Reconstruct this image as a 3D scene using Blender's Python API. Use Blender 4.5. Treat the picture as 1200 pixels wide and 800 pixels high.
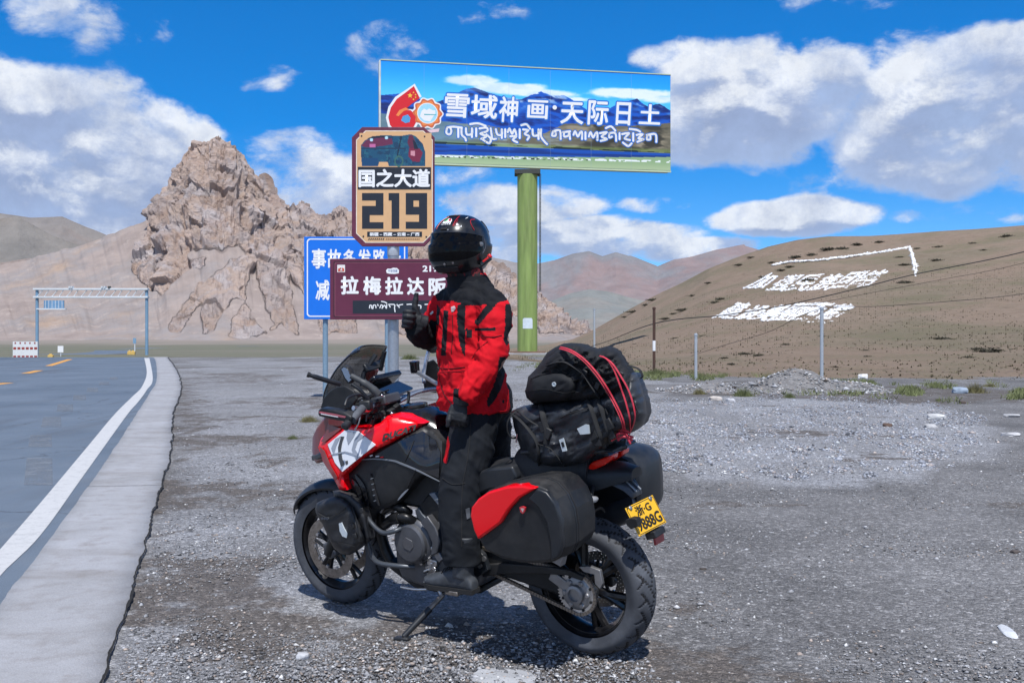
import bpy, bmesh, math, random
import numpy as np
from math import radians, sin, cos, pi, sqrt, atan2
from mathutils import Vector, Matrix, Euler
for o in list(bpy.data.objects): bpy.data.objects.remove(o)
SC = bpy.context.scene
COL = SC.collection
random.seed(7); RNG = np.random.default_rng(7)
# ---------------------------------------------------------------- camera, light, exposure
FPX, HOR, CH = 1200.0, 395.0, 1.45          # focal length in photo pixels, horizon row, eye height
cam_d = bpy.data.cameras.new('camera'); cam = bpy.data.objects.new('camera', cam_d); COL.objects.link(cam)
cam.location = (0, 0, CH); cam.rotation_euler = (radians(90), 0, 0)
cam_d.lens = 36; cam_d.sensor_width = 36; cam_d.shift_y = -5/1200
cam_d.clip_start = 0.1; cam_d.clip_end = 60000
cam_d.dof.use_dof = False
SC.camera = cam
SC.view_settings.view_transform = 'Standard'; SC.view_settings.look = 'None'
SC.view_settings.exposure = 0.0; SC.view_settings.gamma = 1.0
SUN_DIR = Vector((-.04, .55, -1.0)).normalized()     # the way the light travels
sun_d = bpy.data.lights.new('sun', 'SUN'); sun = bpy.data.objects.new('sun', sun_d); COL.objects.link(sun)
sun_d.energy = 5.0; sun_d.angle = radians(.53); sun_d.color = (1.0, .975, .94)
sun.rotation_euler = SUN_DIR.to_track_quat('-Z', 'Y').to_euler(); sun.location = (0, 0, 50)
try:
    SC.cycles.max_bounces = 6; SC.cycles.transparent_max_bounces = 8; SC.cycles.use_denoising = True
except Exception: pass

# ---------------------------------------------------------------- helpers: nodes
class NT:
    def __init__(s, tree): s.t = tree; s.n = tree.nodes; s.l = tree.links
    def N(s, typ, **kw):
        nd = s.n.new(typ)
        for k, v in kw.items():
            if k.startswith('_'): setattr(nd, k[1:], v)
        return nd
    def put(s, nd, key, v):
        sock = nd.inputs[key]
        if hasattr(v, 'is_output') or isinstance(v, bpy.types.NodeSocket): s.l.new(v, sock)
        elif v is not None:
            if sock.type == 'RGBA' and len(v) == 3: v = (*v, 1)
            sock.default_value = v
    def math(s, op, a, b=None, c=None, clamp=False):
        nd = s.n.new('ShaderNodeMath'); nd.operation = op; nd.use_clamp = clamp
        s.put(nd, 0, a)
        if b is not None: s.put(nd, 1, b)
        if c is not None: s.put(nd, 2, c)
        return nd.outputs[0]
    def vmath(s, op, a, b=None):
        nd = s.n.new('ShaderNodeVectorMath'); nd.operation = op
        s.put(nd, 0, a)
        if b is not None: s.put(nd, 1, b)
        return nd.outputs[0]
    def mix(s, f, a, b, blend='MIX'):
        nd = s.n.new('ShaderNodeMix'); nd.data_type = 'RGBA'; nd.blend_type = blend
        s.put(nd, 0, f); s.put(nd, 6, a); s.put(nd, 7, b)
        return nd.outputs[2]
    def noise(s, vec, scale, detail=4, rough=.55, out='Fac', dist=0, dim='3D'):
        nd = s.n.new('ShaderNodeTexNoise'); nd.noise_dimensions = dim
        if vec is not None: s.put(nd, 'Vector', vec)
        nd.inputs['Scale'].default_value = scale; nd.inputs['Detail'].default_value = detail
        nd.inputs['Roughness'].default_value = rough; nd.inputs['Distortion'].default_value = dist
        return nd.outputs[out]
    def voro(s, vec, scale, feature='F1', out='Distance', rnd=1):
        nd = s.n.new('ShaderNodeTexVoronoi'); nd.feature = feature
        if vec is not None: s.put(nd, 'Vector', vec)
        nd.inputs['Scale'].default_value = scale
        nd.inputs['Randomness'].default_value = rnd
        return nd.outputs[out]
    def ramp(s, fac, stops, interp='LINEAR'):
        nd = s.n.new('ShaderNodeValToRGB'); cr = nd.color_ramp; cr.interpolation = interp
        while len(cr.elements) < len(stops): cr.elements.new(.5)
        for e, (p, c) in zip(cr.elements, stops):
            e.position = p; e.color = (*c, 1) if hasattr(c, '__len__') else (c, c, c, 1)
        s.put(nd, 0, fac); return nd.outputs[0]
    def mapr(s, v, a, b, c=0., d=1., smooth=False):
        nd = s.n.new('ShaderNodeMapRange'); nd.clamp = True
        if smooth: nd.interpolation_type = 'SMOOTHSTEP'
        s.put(nd, 0, v); nd.inputs[1].default_value = a; nd.inputs[2].default_value = b
        nd.inputs[3].default_value = c; nd.inputs[4].default_value = d; return nd.outputs[0]
    def coord(s, which='Object'): return s.n.new('ShaderNodeTexCoord').outputs[which]
    def geo(s, which='Position'): return s.n.new('ShaderNodeNewGeometry').outputs[which]
    def attr(s, name, out='Fac'):
        nd = s.n.new('ShaderNodeAttribute'); nd.attribute_name = name; return nd.outputs[out]
    def bump(s, h, strength=.5, dist=.01, normal=None):
        nd = s.n.new('ShaderNodeBump'); s.put(nd, 'Height', h)
        nd.inputs['Strength'].default_value = strength; nd.inputs['Distance'].default_value = dist
        if normal is not None: s.put(nd, 'Normal', normal)
        return nd.outputs[0]
    def scalev(s, v, k):
        nd = s.n.new('ShaderNodeMapping'); s.put(nd, 0, v); nd.inputs['Scale'].default_value = k; return nd.outputs[0]
def newmat(name):
    m = bpy.data.materials.new(name); m.use_nodes = True
    t = NT(m.node_tree); b = m.node_tree.nodes['Principled BSDF']
    return m, t, b
def M(name, col, rough=.5, metal=0., var=.12, vs=14., bump=0., bs=60., bd=.002, spec=.5, coat=0., stretch=None, dust=0., dustcol=(.33,.31,.29)):
    """a plain procedural material: colour with slight mottling, rough variation, optional fine relief and dust"""
    m, t, b = newmat(name)
    co = t.coord()
    if stretch: co = t.scalev(co, stretch)
    n = t.noise(co, vs, 5, .6)
    c = t.mix(t.mapr(n, .3, .7), tuple(max(0, x*(1-var)) for x in col), tuple(min(1, x*(1+var)) for x in col))
    if dust:
        nd = t.noise(co, 9., 6, .65)
        up = t.N('ShaderNodeSeparateXYZ'); t.put(up, 0, t.geo('Normal'))
        f = t.math('MULTIPLY', t.mapr(nd, .42, .75), t.mapr(up.outputs[2], -.4, 1., .25, 1.))
        c = t.mix(t.math('MULTIPLY', f, dust), c, dustcol)
        r = t.math('ADD', t.math('MULTIPLY', f, dust*.8), t.mapr(n, 0, 1, rough-.05, rough+.06)); t.put(b, 'Roughness', t.math('MINIMUM', r, 1.))
    else:
        t.put(b, 'Roughness', t.mapr(n, .2, .8, max(0, rough-.05), min(1, rough+.07)))
    t.put(b, 'Base Color', c)
    b.inputs['Metallic'].default_value = metal
    b.inputs['Specular IOR Level'].default_value = spec
    if coat: b.inputs['Coat Weight'].default_value = coat; b.inputs['Coat Roughness'].default_value = .04
    if bump: t.put(b, 'Normal', t.bump(t.noise(co, bs, 4, .6), bump, bd))
    return m
# ---------------------------------------------------------------- helpers: numpy noise
def _h(ix, iy, iz, seed):
    n = (ix*374761393 + iy*668265263 + iz*2147483647 + seed*1274126177) & 0xFFFFFFFF
    n = ((n ^ (n >> 13))*1274126177) & 0xFFFFFFFF
    n = ((n ^ (n >> 16))*2246822519) & 0xFFFFFFFF
    return ((n ^ (n >> 15)) & 0xFFFFFF)/float(0xFFFFFF)
def vnoise(x, y, z=0., seed=0):
    x, y, z = np.broadcast_arrays(np.asarray(x, float), np.asarray(y, float), np.asarray(z, float))
    xi = np.floor(x).astype(np.int64); yi = np.floor(y).astype(np.int64); zi = np.floor(z).astype(np.int64)
    fx = x-xi; fy = y-yi; fz = z-zi
    fx = fx*fx*fx*(fx*(fx*6-15)+10); fy = fy*fy*fy*(fy*(fy*6-15)+10); fz = fz*fz*fz*(fz*(fz*6-15)+10)
    r = 0
    for a in (0, 1):
        for b in (0, 1):
            for c in (0, 1):
                r = r + _h(xi+a, yi+b, zi+c, seed)*(fx if a else 1-fx)*(fy if b else 1-fy)*(fz if c else 1-fz)
    return r*2-1
def fbm(x, y, z=0., oct=5, seed=0, gain=.5, lac=2.03, ridged=False):
    s = 0; a = 1.; n = 0
    for k in range(oct):
        v = vnoise(x, y, z, seed+k*17)
        if ridged: v = 1-2*np.abs(v)
        s = s + a*v; n += a; a *= gain; x = np.asarray(x)*lac+3.1; y = np.asarray(y)*lac+1.7; z = np.asarray(z)*lac+5.3
    return s/n
def worley(x, y, z, seed=0):
    """blocky relief: every cell is a plane tilted its own way; returns (height, cell tone)"""
    x, y, z = np.broadcast_arrays(*[np.asarray(a, float) for a in (x, y, z)])
    xi, yi, zi = [np.floor(a).astype(np.int64) for a in (x, y, z)]
    best = np.full(x.shape, 9.); H = np.zeros(x.shape); T = np.zeros(x.shape)
    for a in (-1, 0, 1):
        for b in (-1, 0, 1):
            for c in (-1, 0, 1):
                i, j, k = xi+a, yi+b, zi+c
                dx = x-(i+_h(i, j, k, seed)); dy = y-(j+_h(i, j, k, seed+1)); dz = z-(k+_h(i, j, k, seed+2))
                d = dx*dx+dy*dy+dz*dz; m = d < best; best = np.where(m, d, best)
                h = _h(i, j, k, seed+3)-.5+dx*(_h(i, j, k, seed+4)-.5)*1.6+dy*(_h(i, j, k, seed+5)-.5)*1.6+dz*(_h(i, j, k, seed+6)-.5)*1.6
                H = np.where(m, h, H); T = np.where(m, _h(i, j, k, seed+7), T)
    return H, T
def inpoly(px, py, poly):
    px = np.asarray(px, float); py = np.asarray(py, float); r = np.zeros(px.shape, bool)
    n = len(poly)
    for i in range(n):
        x1, y1 = poly[i]; x2, y2 = poly[(i+1) % n]
        if y1 == y2: continue
        c = ((y1 > py) != (y2 > py)) & (px < (x2-x1)*(py-y1)/(y2-y1)+x1)
        r ^= c
    return r
def sst(a, b, x):
    t = np.clip((x-a)/(b-a), 0, 1); return t*t*(3-2*t)
# ---------------------------------------------------------------- helpers: where a photo pixel lies in the place
def W(u, v, Y): return Vector(((u-600)/FPX*Y, Y, CH+(HOR-v)/FPX*Y))
def G(u, v, z=0.):
    Y = FPX*(CH-z)/(v-HOR); return Vector(((u-600)/FPX*Y, Y, z))
# ---------------------------------------------------------------- helpers: objects
def tag(o, label=None, cat=None, group=None, kind=None):
    if label: o['label'] = label
    if cat: o['category'] = cat
    if group: o['group'] = group
    if kind: o['kind'] = kind
    return o
def empty(name, mat=None, label=None, cat=None, group=None):
    o = bpy.data.objects.new(name, None); COL.objects.link(o); o.empty_display_size = .1
    if mat is not None: o.matrix_world = mat if isinstance(mat, Matrix) else Matrix.Translation(mat)
    return tag(o, label, cat, group)
def npmesh(name, verts, faces, smooth=False):
    me = bpy.data.meshes.new(name)
    verts = np.asarray(verts, np.float32); faces = np.asarray(faces, np.int32); k = faces.shape[1]
    me.vertices.add(len(verts)); me.vertices.foreach_set('co', verts.ravel())
    me.loops.add(faces.size); me.loops.foreach_set('vertex_index', faces.ravel())
    me.polygons.add(len(faces)); me.polygons.foreach_set('loop_start', np.arange(0, faces.size, k, dtype=np.int32))
    try: me.polygons.foreach_set('loop_total', np.full(len(faces), k, np.int32))
    except Exception: pass
    me.update(calc_edges=True); me.validate()
    if smooth: me.shade_smooth()
    return me
def link(me, name, mat=None, parent=None):
    o = bpy.data.objects.new(name, me); COL.objects.link(o)
    if mat: 
        for m in (mat if isinstance(mat, (list, tuple)) else [mat]): me.materials.append(m)
    if parent: o.parent = parent
    return o
def gridfaces(nu, nv, closeu=False):
    a = []
    i = np.arange(nu if closeu else nu-1)[:, None]; j = np.arange(nv-1)[None, :]
    i2 = (i+1) % nu
    f = np.stack([i*nv+j+0*i2, i2*nv+j, i2*nv+j+1, i*nv+j+1+0*i2], -1).reshape(-1, 4)
    return f
def setcol(me, name, arr):
    at = me.color_attributes.new(name, 'FLOAT_COLOR', 'POINT')
    a = np.ones((len(me.vertices), 4), np.float32); a[:, :arr.shape[1]] = arr; at.data.foreach_set('color', a.ravel())
def setf(me, name, arr):
    at = me.attributes.new(name, 'FLOAT', 'POINT'); at.data.foreach_set('value', np.asarray(arr, np.float32).ravel())
class MB:
    """collects shapes and links them as one mesh object"""
    def __init__(s): s.v = []; s.f = []
    def add(s, vs, fs):
        b = len(s.v); s.v += [tuple(v) for v in vs]; s.f += [tuple(i+b for i in f) for f in fs]; return s
    def box(s, c, size, rot=None):
        c = Vector(c); hx, hy, hz = [d/2 for d in size]
        vs = [Vector((x*hx, y*hy, z*hz)) for x in (-1, 1) for y in (-1, 1) for z in (-1, 1)]
        if rot is not None:
            R = rot if isinstance(rot, Matrix) else Euler(rot).to_matrix()
            vs = [R @ v for v in vs]
        return s.add([v+c for v in vs], [(0,1,3,2),(4,6,7,5),(0,4,5,1),(2,3,7,6),(0,2,6,4),(1,5,7,3)])
    def prism(s, pts, d):
        """pts: planar outline (Vectors), d: extrusion vector"""
        n = len(pts); pts = [Vector(p) for p in pts]; d = Vector(d)
        return s.add(pts+[p+d for p in pts], [tuple(range(n))[::-1], tuple(range(n, 2*n))]+[(i, (i+1) % n, (i+1) % n+n, i+n) for i in range(n)])
    def loft(s, rings, cap=True, close=True):
        n = len(rings[0]); vs = [p for r in rings for p in r]; fs = []
        for k in range(len(rings)-1):
            for i in range(n if close else n-1):
                j = (i+1) % n; fs.append((k*n+i, k*n+j, (k+1)*n+j, (k+1)*n+i))
        if cap: fs += [tuple(range(n))[::-1], tuple(range((len(rings)-1)*n, len(rings)*n))]
        return s.add(vs, fs)
    def tube(s, pts, r, n=10, cap=True, flat=1.):
        pts = [Vector(p) for p in pts]; rs = r if isinstance(r, (list, tuple)) else [r]*len(pts)
        rings = []; up = None
        for i, p in enumerate(pts):
            t = (pts[min(i+1, len(pts)-1)]-pts[max(i-1, 0)]).normalized()
            if up is None:
                up = Vector((0, 0, 1)) if abs(t.z) < .9 else Vector((1, 0, 0))
            a = t.cross(up).normalized(); up = a.cross(t).normalized()
            rings.append([p+(a*cos(2*pi*k/n)+up*sin(2*pi*k/n)*flat)*rs[i] for k in range(n)])
        return s.loft(rings, cap)
    def lathe(s, c, axis, prof, n=32, closed=False):
        """prof: list of (radius, offset along axis)"""
        c = Vector(c); ax = Vector(axis).normalized()
        a = ax.orthogonal().normalized(); b = ax.cross(a)
        rings = [[c+ax*h+(a*cos(2*pi*k/n)+b*sin(2*pi*k/n))*r for k in range(n)] for r, h in prof]
        if closed: rings.append(rings[0])
        return s.loft(rings, cap=not closed)
    def ell(s, c, rad, n=16, m=10, rot=None):
        c = Vector(c); rings = []
        for i in range(1, m):
            th = pi*i/m
            rg = [Vector((rad[0]*sin(th)*cos(2*pi*k/n), rad[1]*sin(th)*sin(2*pi*k/n), rad[2]*cos(th))) for k in range(n)]
            if rot is not None: rg = [rot @ p for p in rg]
            rings.append([p+c for p in rg])
        return s.loft(rings)
    def mesh(s, name):
        me = bpy.data.meshes.new(name); me.from_pydata(s.v, [], s.f)
        bm = bmesh.new(); bm.from_mesh(me); bmesh.ops.recalc_face_normals(bm, faces=bm.faces); bm.to_mesh(me); bm.free()
        return me
    def build(s, name, mat, parent=None, bevel=0, seg=2, smooth=True, ang=38, sub=0):
        me = s.mesh(name); o = link(me, name, mat, parent)
        if smooth:
            me.shade_smooth()
            if not sub: me.set_sharp_from_angle(angle=radians(ang))
        if bevel:
            md = o.modifiers.new('bevel', 'BEVEL'); md.width = bevel; md.segments = seg; md.limit_method = 'ANGLE'; md.angle_limit = radians(32)
            md.harden_normals = False
        if sub:
            md = o.modifiers.new('sub', 'SUBSURF'); md.levels = sub; md.render_levels = sub
        return o
def bez(pts, k=8):
    """smooth polyline through points (Catmull-Rom)"""
    P = [Vector(p) for p in pts]; out = []
    for i in range(len(P)-1):
        p0 = P[max(i-1, 0)]; p1 = P[i]; p2 = P[i+1]; p3 = P[min(i+2, len(P)-1)]
        for j in range(k):
            t = j/k
            out.append(.5*((2*p1)+(p2-p0)*t+(2*p0-5*p1+4*p2-p3)*t*t+(3*p1-p0-3*p2+p3)*t**3))
    out.append(P[-1]); return out
def textmesh(body, bold=0., name='lettering', spacing=1.):
    c = bpy.data.curves.new(name, 'FONT'); c.body = body; c.size = 1; c.offset = bold; c.fill_mode = 'BOTH' if False else 'FRONT'; c.resolution_u = 3
    c.space_character = spacing; c.dimensions = '2D'
    o = bpy.data.objects.new(name, c); COL.objects.link(o); bpy.context.view_layer.update()
    me = bpy.data.meshes.new_from_object(o.evaluated_get(bpy.context.evaluated_depsgraph_get()))
    bpy.data.objects.remove(o); bpy.data.curves.remove(c)
    return me
def fit_text(body, x0, z0, x1, z1, y, mat, parent, bold=0., name='lettering', spacing=1., shear=0., quad=None, keep=False):
    """text in the parent's x-z plane (facing -y), stretched into the box x0..x1, z0..z1"""
    me = textmesh(body, 0, name, spacing); n = len(me.vertices)
    a = np.zeros(n*3); me.vertices.foreach_get('co', a); a = a.reshape(-1, 3)
    me.calc_loop_triangles(); tr = np.array([list(q.vertices) for q in me.loop_triangles]); bpy.data.meshes.remove(me)
    bld = bold*1.25; nc = 8 if bld > 0 else 0; off = [(0, 0)]+[(bld*cos(k*pi/4), bld*sin(k*pi/4)) for k in range(nc)]
    a = np.concatenate([a[:, :3]+[ox, oz, 0] for ox, oz in off]); lay = np.repeat(np.arange(len(off)), n)*-2e-4; tr = np.concatenate([tr+k*n for k in range(len(off))])
    me = npmesh(name, a, tr); n = len(a)
    mn = a.min(0); mx = a.max(0); s = (a-mn)/np.maximum(mx-mn, 1e-6)
    X = x0+s[:, 0]*(x1-x0)+shear*(s[:, 1]-.5)*(z1-z0); Z = z0+s[:, 1]*(z1-z0)
    if quad:      # four corners bl, br, tr, tl given as 3-D points
        bl, br, tr, tl = [np.array(q) for q in quad]
        p = bl*((1-s[:, :1])*(1-s[:, 1:2]))+br*(s[:, :1]*(1-s[:, 1:2]))+tr*(s[:, :1]*s[:, 1:2])+tl*((1-s[:, :1])*s[:, 1:2])
    else: p = np.stack([X, y+lay, Z], 1)
    me.vertices.foreach_set('co', p.ravel()); me.update()
    return link(me, name, mat, parent)
def ribbon(mb, pts, w, y, n=6):
    """flat stroke in the x-z plane with rounded ends"""
    P = [(p[0], p[1]) for p in pts]
    for (ax, az), (bx, bz) in zip(P[:-1], P[1:]):
        L = math.hypot(bx-ax, bz-az)
        if L < 1e-9: continue
        tx, tz = (bx-ax)/L, (bz-az)/L; th = atan2(tz, tx); h = w/2; ring = []
        for k in range(n+1):
            a = th-pi/2+pi*k/n; ring.append((bx+h*cos(a), y, bz+h*sin(a)))
        for k in range(n+1):
            a = th+pi/2+pi*k/n; ring.append((ax+h*cos(a), y, az+h*sin(a)))
        mb.add(ring, [tuple(range(len(ring)))])
        y -= 1e-5
# ---------------------------------------------------------------- the sky: Nishita plus clouds, all round
world = bpy.data.worlds.new('World'); SC.world = world; world.use_nodes = True
wt = NT(world.node_tree); wt.n.clear()
sky = wt.N('ShaderNodeTexSky'); sky.sky_type = 'NISHITA'; sky.sun_disc = False
sky.sun_elevation = radians(61); sky.sun_rotation = radians(180+4); sky.altitude = 4500; sky.air_density = 1.0; sky.dust_density = .3; sky.ozone_density = 2.5
hs = wt.N('ShaderNodeHueSaturation'); wt.put(hs, 'Color', sky.outputs[0]); hs.inputs['Saturation'].default_value = 1.46
hs.inputs['Hue'].default_value = .502
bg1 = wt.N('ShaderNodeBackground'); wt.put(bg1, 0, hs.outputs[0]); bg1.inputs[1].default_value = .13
dirv = wt.coord('Generated')
_s = wt.N('ShaderNodeSeparateXYZ'); wt.put(_s, 0, dirv); wt.put(hs, 'Value', wt.math('SUBTRACT', wt.mapr(_s.outputs[2], 0., .42, 1.1, 1.62), wt.mapr(_s.outputs[2], .45, 1., 0, .75, True)))  # value lowered towards the unseen zenith to cut blue fill in shadows
# cloud banks named by where they stand over the horizon: azimuth and height of the centre, half sizes, weight (photo pixels)
BANKS = [(40,180,200,100,.50),(-120,200,150,110,.45),(175,170,85,60,.40),(60,250,190,50,.46),(75,25,60,45,.20),(285,85,60,26,.13),(380,215,70,45,.33),(455,55,62,34,.15),(350,170,70,24,.18),
         (860,125,115,75,.48),(790,70,60,20,.2),(960,110,60,60,.33),(1100,150,115,80,.46),(1165,85,80,50,.36),(1240,140,100,90,.4),(610,240,95,30,.36),(680,278,130,26,.36),(935,255,95,24,.40),(820,292,90,16,.3),(600,290,60,20,.3),(330,215,60,40,.3),(770,240,45,12,.18),
         (560,200,60,30,.12),(1150,250,110,14,.22),(770,285,80,18,.2),(660,180,80,40,.05)]
gr = bpy.data.node_groups.new('cloud_density', 'ShaderNodeTree')
gr.interface.new_socket('Vector', in_out='INPUT', socket_type='NodeSocketVector')
gr.interface.new_socket('Density', in_out='OUTPUT', socket_type='NodeSocketFloat')
g = NT(gr); gi = g.N('NodeGroupInput'); go = g.N('NodeGroupOutput')
nv = g.vmath('NORMALIZE', gi.outputs[0]); sx = g.N('ShaderNodeSeparateXYZ'); g.put(sx, 0, nv)
az = g.math('ARCTAN2', sx.outputs[0], sx.outputs[1]); el = g.math('ARCSINE', sx.outputs[2])
cb = g.N('ShaderNodeCombineXYZ'); g.put(cb, 0, az); g.put(cb, 1, g.math('MULTIPLY', el, 1.5)); g.put(cb, 2, sx.outputs[1])
# flat-bottomed, bumpy noise in azimuth and height; the seam of the azimuth lies behind the camera
wv = g.scalev(nv, (1, 1, 1.7))
n1 = g.noise(wv, 8.5, 10, .66, dist=.2); n0 = g.noise(wv, 2.2, 2, .5)
# billows: rounded cells in two sizes give the heaped tops
wq = g.vmath('ADD', wv, g.vmath('SCALE', g.noise(wv, 9., 3, .5, 'Color'), None)) if False else wv
v1 = g.voro(g.vmath('ADD', wv, g.vmath('MULTIPLY', g.noise(wv, 8., 4, .6, 'Color'), (.10, .10, .10))), 11., 'SMOOTH_F1'); v2 = g.voro(g.vmath('ADD', wv, g.vmath('MULTIPLY', g.noise(wv, 20., 4, .6, 'Color'), (.05, .05, .05))), 27., 'SMOOTH_F1')
bil = g.math('ADD', g.math('MULTIPLY', g.math('SUBTRACT', .42, v1), .38), g.math('MULTIPLY', g.math('SUBTRACT', .4, v2), .20))
tot = g.math('ADD', g.math('MULTIPLY', g.math('SUBTRACT', n1, .5), .95), bil)
front = None
for (u, v, hw, hh, wgt) in BANKS:
    a = atan2(u-600, 1200); e = atan2(395-v, 1200*1.0/cos(a))
    da = g.math('MULTIPLY', g.math('SUBTRACT', az, a), 1200/hw*1.0); de = g.math('MULTIPLY', g.math('SUBTRACT', el, e), 1200/hh)
    d2 = g.math('ADD', g.math('MULTIPLY', da, da), g.math('MULTIPLY', de, de))
    m_ = g.math('MULTIPLY', g.mapr(d2, 1.55, .2, 0., 1., True), wgt*1.12)
    front = m_ if front is None else g.math('MAXIMUM', front, m_)
off = g.mapr(g.math('ABSOLUTE', az), .62, .9, 0., 1., True)         # unseen low-noise cloud beyond the frame, cover raised to whiten ambient light
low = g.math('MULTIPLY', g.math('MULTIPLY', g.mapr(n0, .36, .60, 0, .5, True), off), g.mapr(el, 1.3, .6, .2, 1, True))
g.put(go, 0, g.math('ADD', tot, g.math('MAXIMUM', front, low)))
def dens(vec):
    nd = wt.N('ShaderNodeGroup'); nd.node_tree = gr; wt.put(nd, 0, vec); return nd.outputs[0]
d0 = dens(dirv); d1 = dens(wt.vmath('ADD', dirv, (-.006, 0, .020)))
cover = wt.mapr(d0, .12, .33, 0, 1, True)
litn = wt.math('MULTIPLY', wt.mapr(wt.math('SUBTRACT', d0, d1), -.07, .17, 0, 1, True), wt.mapr(wt.noise(dirv, 13., 8, .72), .34, .64, .2, 1.15))
thick = wt.mapr(d0, .2, .55, 0, 1)
cc = wt.mix(thick, (.47, .61, .90), (.38, .47, .70))
cc = wt.mix(litn, cc, (1.0, 1.04, 1.10))
cc = wt.mix(.5, cc, wt.mix(1., cc, wt.ramp(wt.noise(dirv, 24., 8, .7), [(.3, .80), (.7, 1.16)]), 'MULTIPLY'))
bg2 = wt.N('ShaderNodeBackground'); wt.put(bg2, 0, cc); bg2.inputs[1].default_value = .92
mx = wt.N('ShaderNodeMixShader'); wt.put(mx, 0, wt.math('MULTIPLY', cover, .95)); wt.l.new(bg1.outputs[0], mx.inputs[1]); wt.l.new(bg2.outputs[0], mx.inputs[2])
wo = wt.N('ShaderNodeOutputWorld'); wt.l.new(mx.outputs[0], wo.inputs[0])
world.cycles.sampling_method = 'MANUAL'; world.cycles.sample_map_resolution = 512
# ---------------------------------------------------------------- terrain
ZY = [-9000, 0, 72, 90, 130, 200, 300, 800, 1200, 2500, 6000, 12000, 30000]
ZZ = [0, 0, 0, -.10, -.85, -1.7, -2.7, -4.6, -1.0, 5., 26, 60, 160]
def zg(x, y): return np.interp(y, ZY, ZZ)-.95*sst(-12, -24, x)*sst(74.5, 90, y)*sst(124, 100, y)
def axis(lo, hi, d0, k):
    a = [0.]; d = d0
    while a[-1] < hi: a.append(a[-1]+d); d *= k
    b = [0.]; d = d0
    while b[-1] > lo: b.append(b[-1]-d); d *= k
    return np.array(b[:0:-1]+a)
xs = axis(-30000, 30000, .12, 1.035); ys = axis(-20000, 30000, .12, 1.035)
# concrete shoulder and asphalt edges as they stand in the photo (u, v), from far to near
CRACK = [(197,420),(207,435),(212,455),(205,478),(202,490),(201,515),(197,540),(187,575),(176,610),(167,650),(150,700),(135,750),(117,800),(95,860),(40,1010)]
ASPH = [(181,420),(184,442),(175,462),(162,483),(145,510),(122,545),(100,577),(78,607),(55,640),(30,672),(0,712),(-60,790),(-200,975)]
LINL = [(169,419.5),(172,435),(167,452),(155,465),(135,485),(100,527),(50,587),(0,645),(-60,714),(-190,866)]
LINR = [(175,419.5),(179,442),(172,457),(162,471),(150,485),(100,555),(50,625),(0,676),(-60,756),(-190,930)]
def edge(px, extra):
    p = [G(u, v) for u, v in px][::-1]
    P = [(q.x, q.y) for q in p]
    return P+extra
FAR = [(-52, 112), (-62, 140), (-79, 200), (-108, 280), (-138, 360), (-160, 470), (-160, 640)]
def dense(P, step=.35, far=4.):
    out = [P[0]]
    for (ax, ay), (bx, by) in zip(P[:-1], P[1:]):
        L = math.hypot(bx-ax, by-ay); s = step if ay < 80 else far; k = max(1, int(L/s))
        for i in range(1, k+1): out.append((ax+(bx-ax)*i/k, ay+(by-ay)*i/k))
    return np.array(out)
def smooth2(P, k=6):
    v = bez([Vector((a, b, 0)) for a, b in P], k); return [(q.x, q.y) for q in v]
eC = edge(CRACK, [(-25.8, 76), (-36, 95), (-46.5, 112)]); eA = edge(ASPH, [(-27.2, 76), (-37, 95), (-47.5, 112), (-57, 140), (-74, 200), (-103, 280), (-133, 360), (-155, 470), (-155, 640)])
dC = dense(smooth2(eC)); dA = dense(smooth2(eA))
lot_left = dC
# -- ground sheet
X, Y = np.meshgrid(xs, ys, indexing='ij')
Z = zg(X, Y)
Z = Z+np.where(np.abs(Y) > 80, 1, 0)*fbm(X*.01, Y*.01, oct=3, seed=3)*np.clip((np.abs(Y)-80)/1500, 0, 1)*2.
on = (Y > 2) & (Y < 62)
cx = np.interp(Y, dC[:, 1], dC[:, 0])
rough = sst(0.1, .5, X-cx)*on
Z = Z+rough*(.018*fbm(X*1.1, Y*1.1, oct=4, seed=9)+.006*fbm(X*6, Y*6, oct=2, seed=11))*sst(2, 3, Y)*sst(62, 40, Y)
V = np.stack([X, Y, Z], -1).reshape(-1, 3)
me = npmesh('ground', V, gridfaces(len(xs), len(ys)), True)
px = 600+1200*X/np.maximum(Y, 1); pv = HOR+1200*(CH-Z)/np.maximum(Y, 1)
front = Y > 1
nz1 = fbm(X*.35, Y*.2, oct=5, seed=21); nz2 = fbm(X*.9, Y*.9, oct=4, seed=23)
pale = inpoly(px+nz1*60, pv+nz1*22, [(560,480),(760,466),(900,464),(1080,470),(1160,500),(1150,535),(1060,556),(900,560),(780,548),(700,520)]) & front
pale = pale*np.clip(.75+.5*nz2, 0, 1)
lightl = (inpoly(px+nz1*60, pv+nz1*30, [(190,425),(390,418),(640,418),(800,440),(660,500),(640,640),(600,790),(560,830),(60,830),(140,700),(190,600),(205,500)]) & front)*np.clip(.7+.6*nz2, 0, 1)
light2 = (inpoly(px+nz1*50, pv+nz1*12, [(150,790),(260,745),(380,752),(520,760),(640,775),(700,800),(640,830),(200,830)]) & front)*np.clip(.4+.8*nz2, 0, 1)
dirt = np.clip(sst(.0, .45, fbm(X*.45, Y*.8, oct=5, seed=31)), 0, 1)*.8
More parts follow.
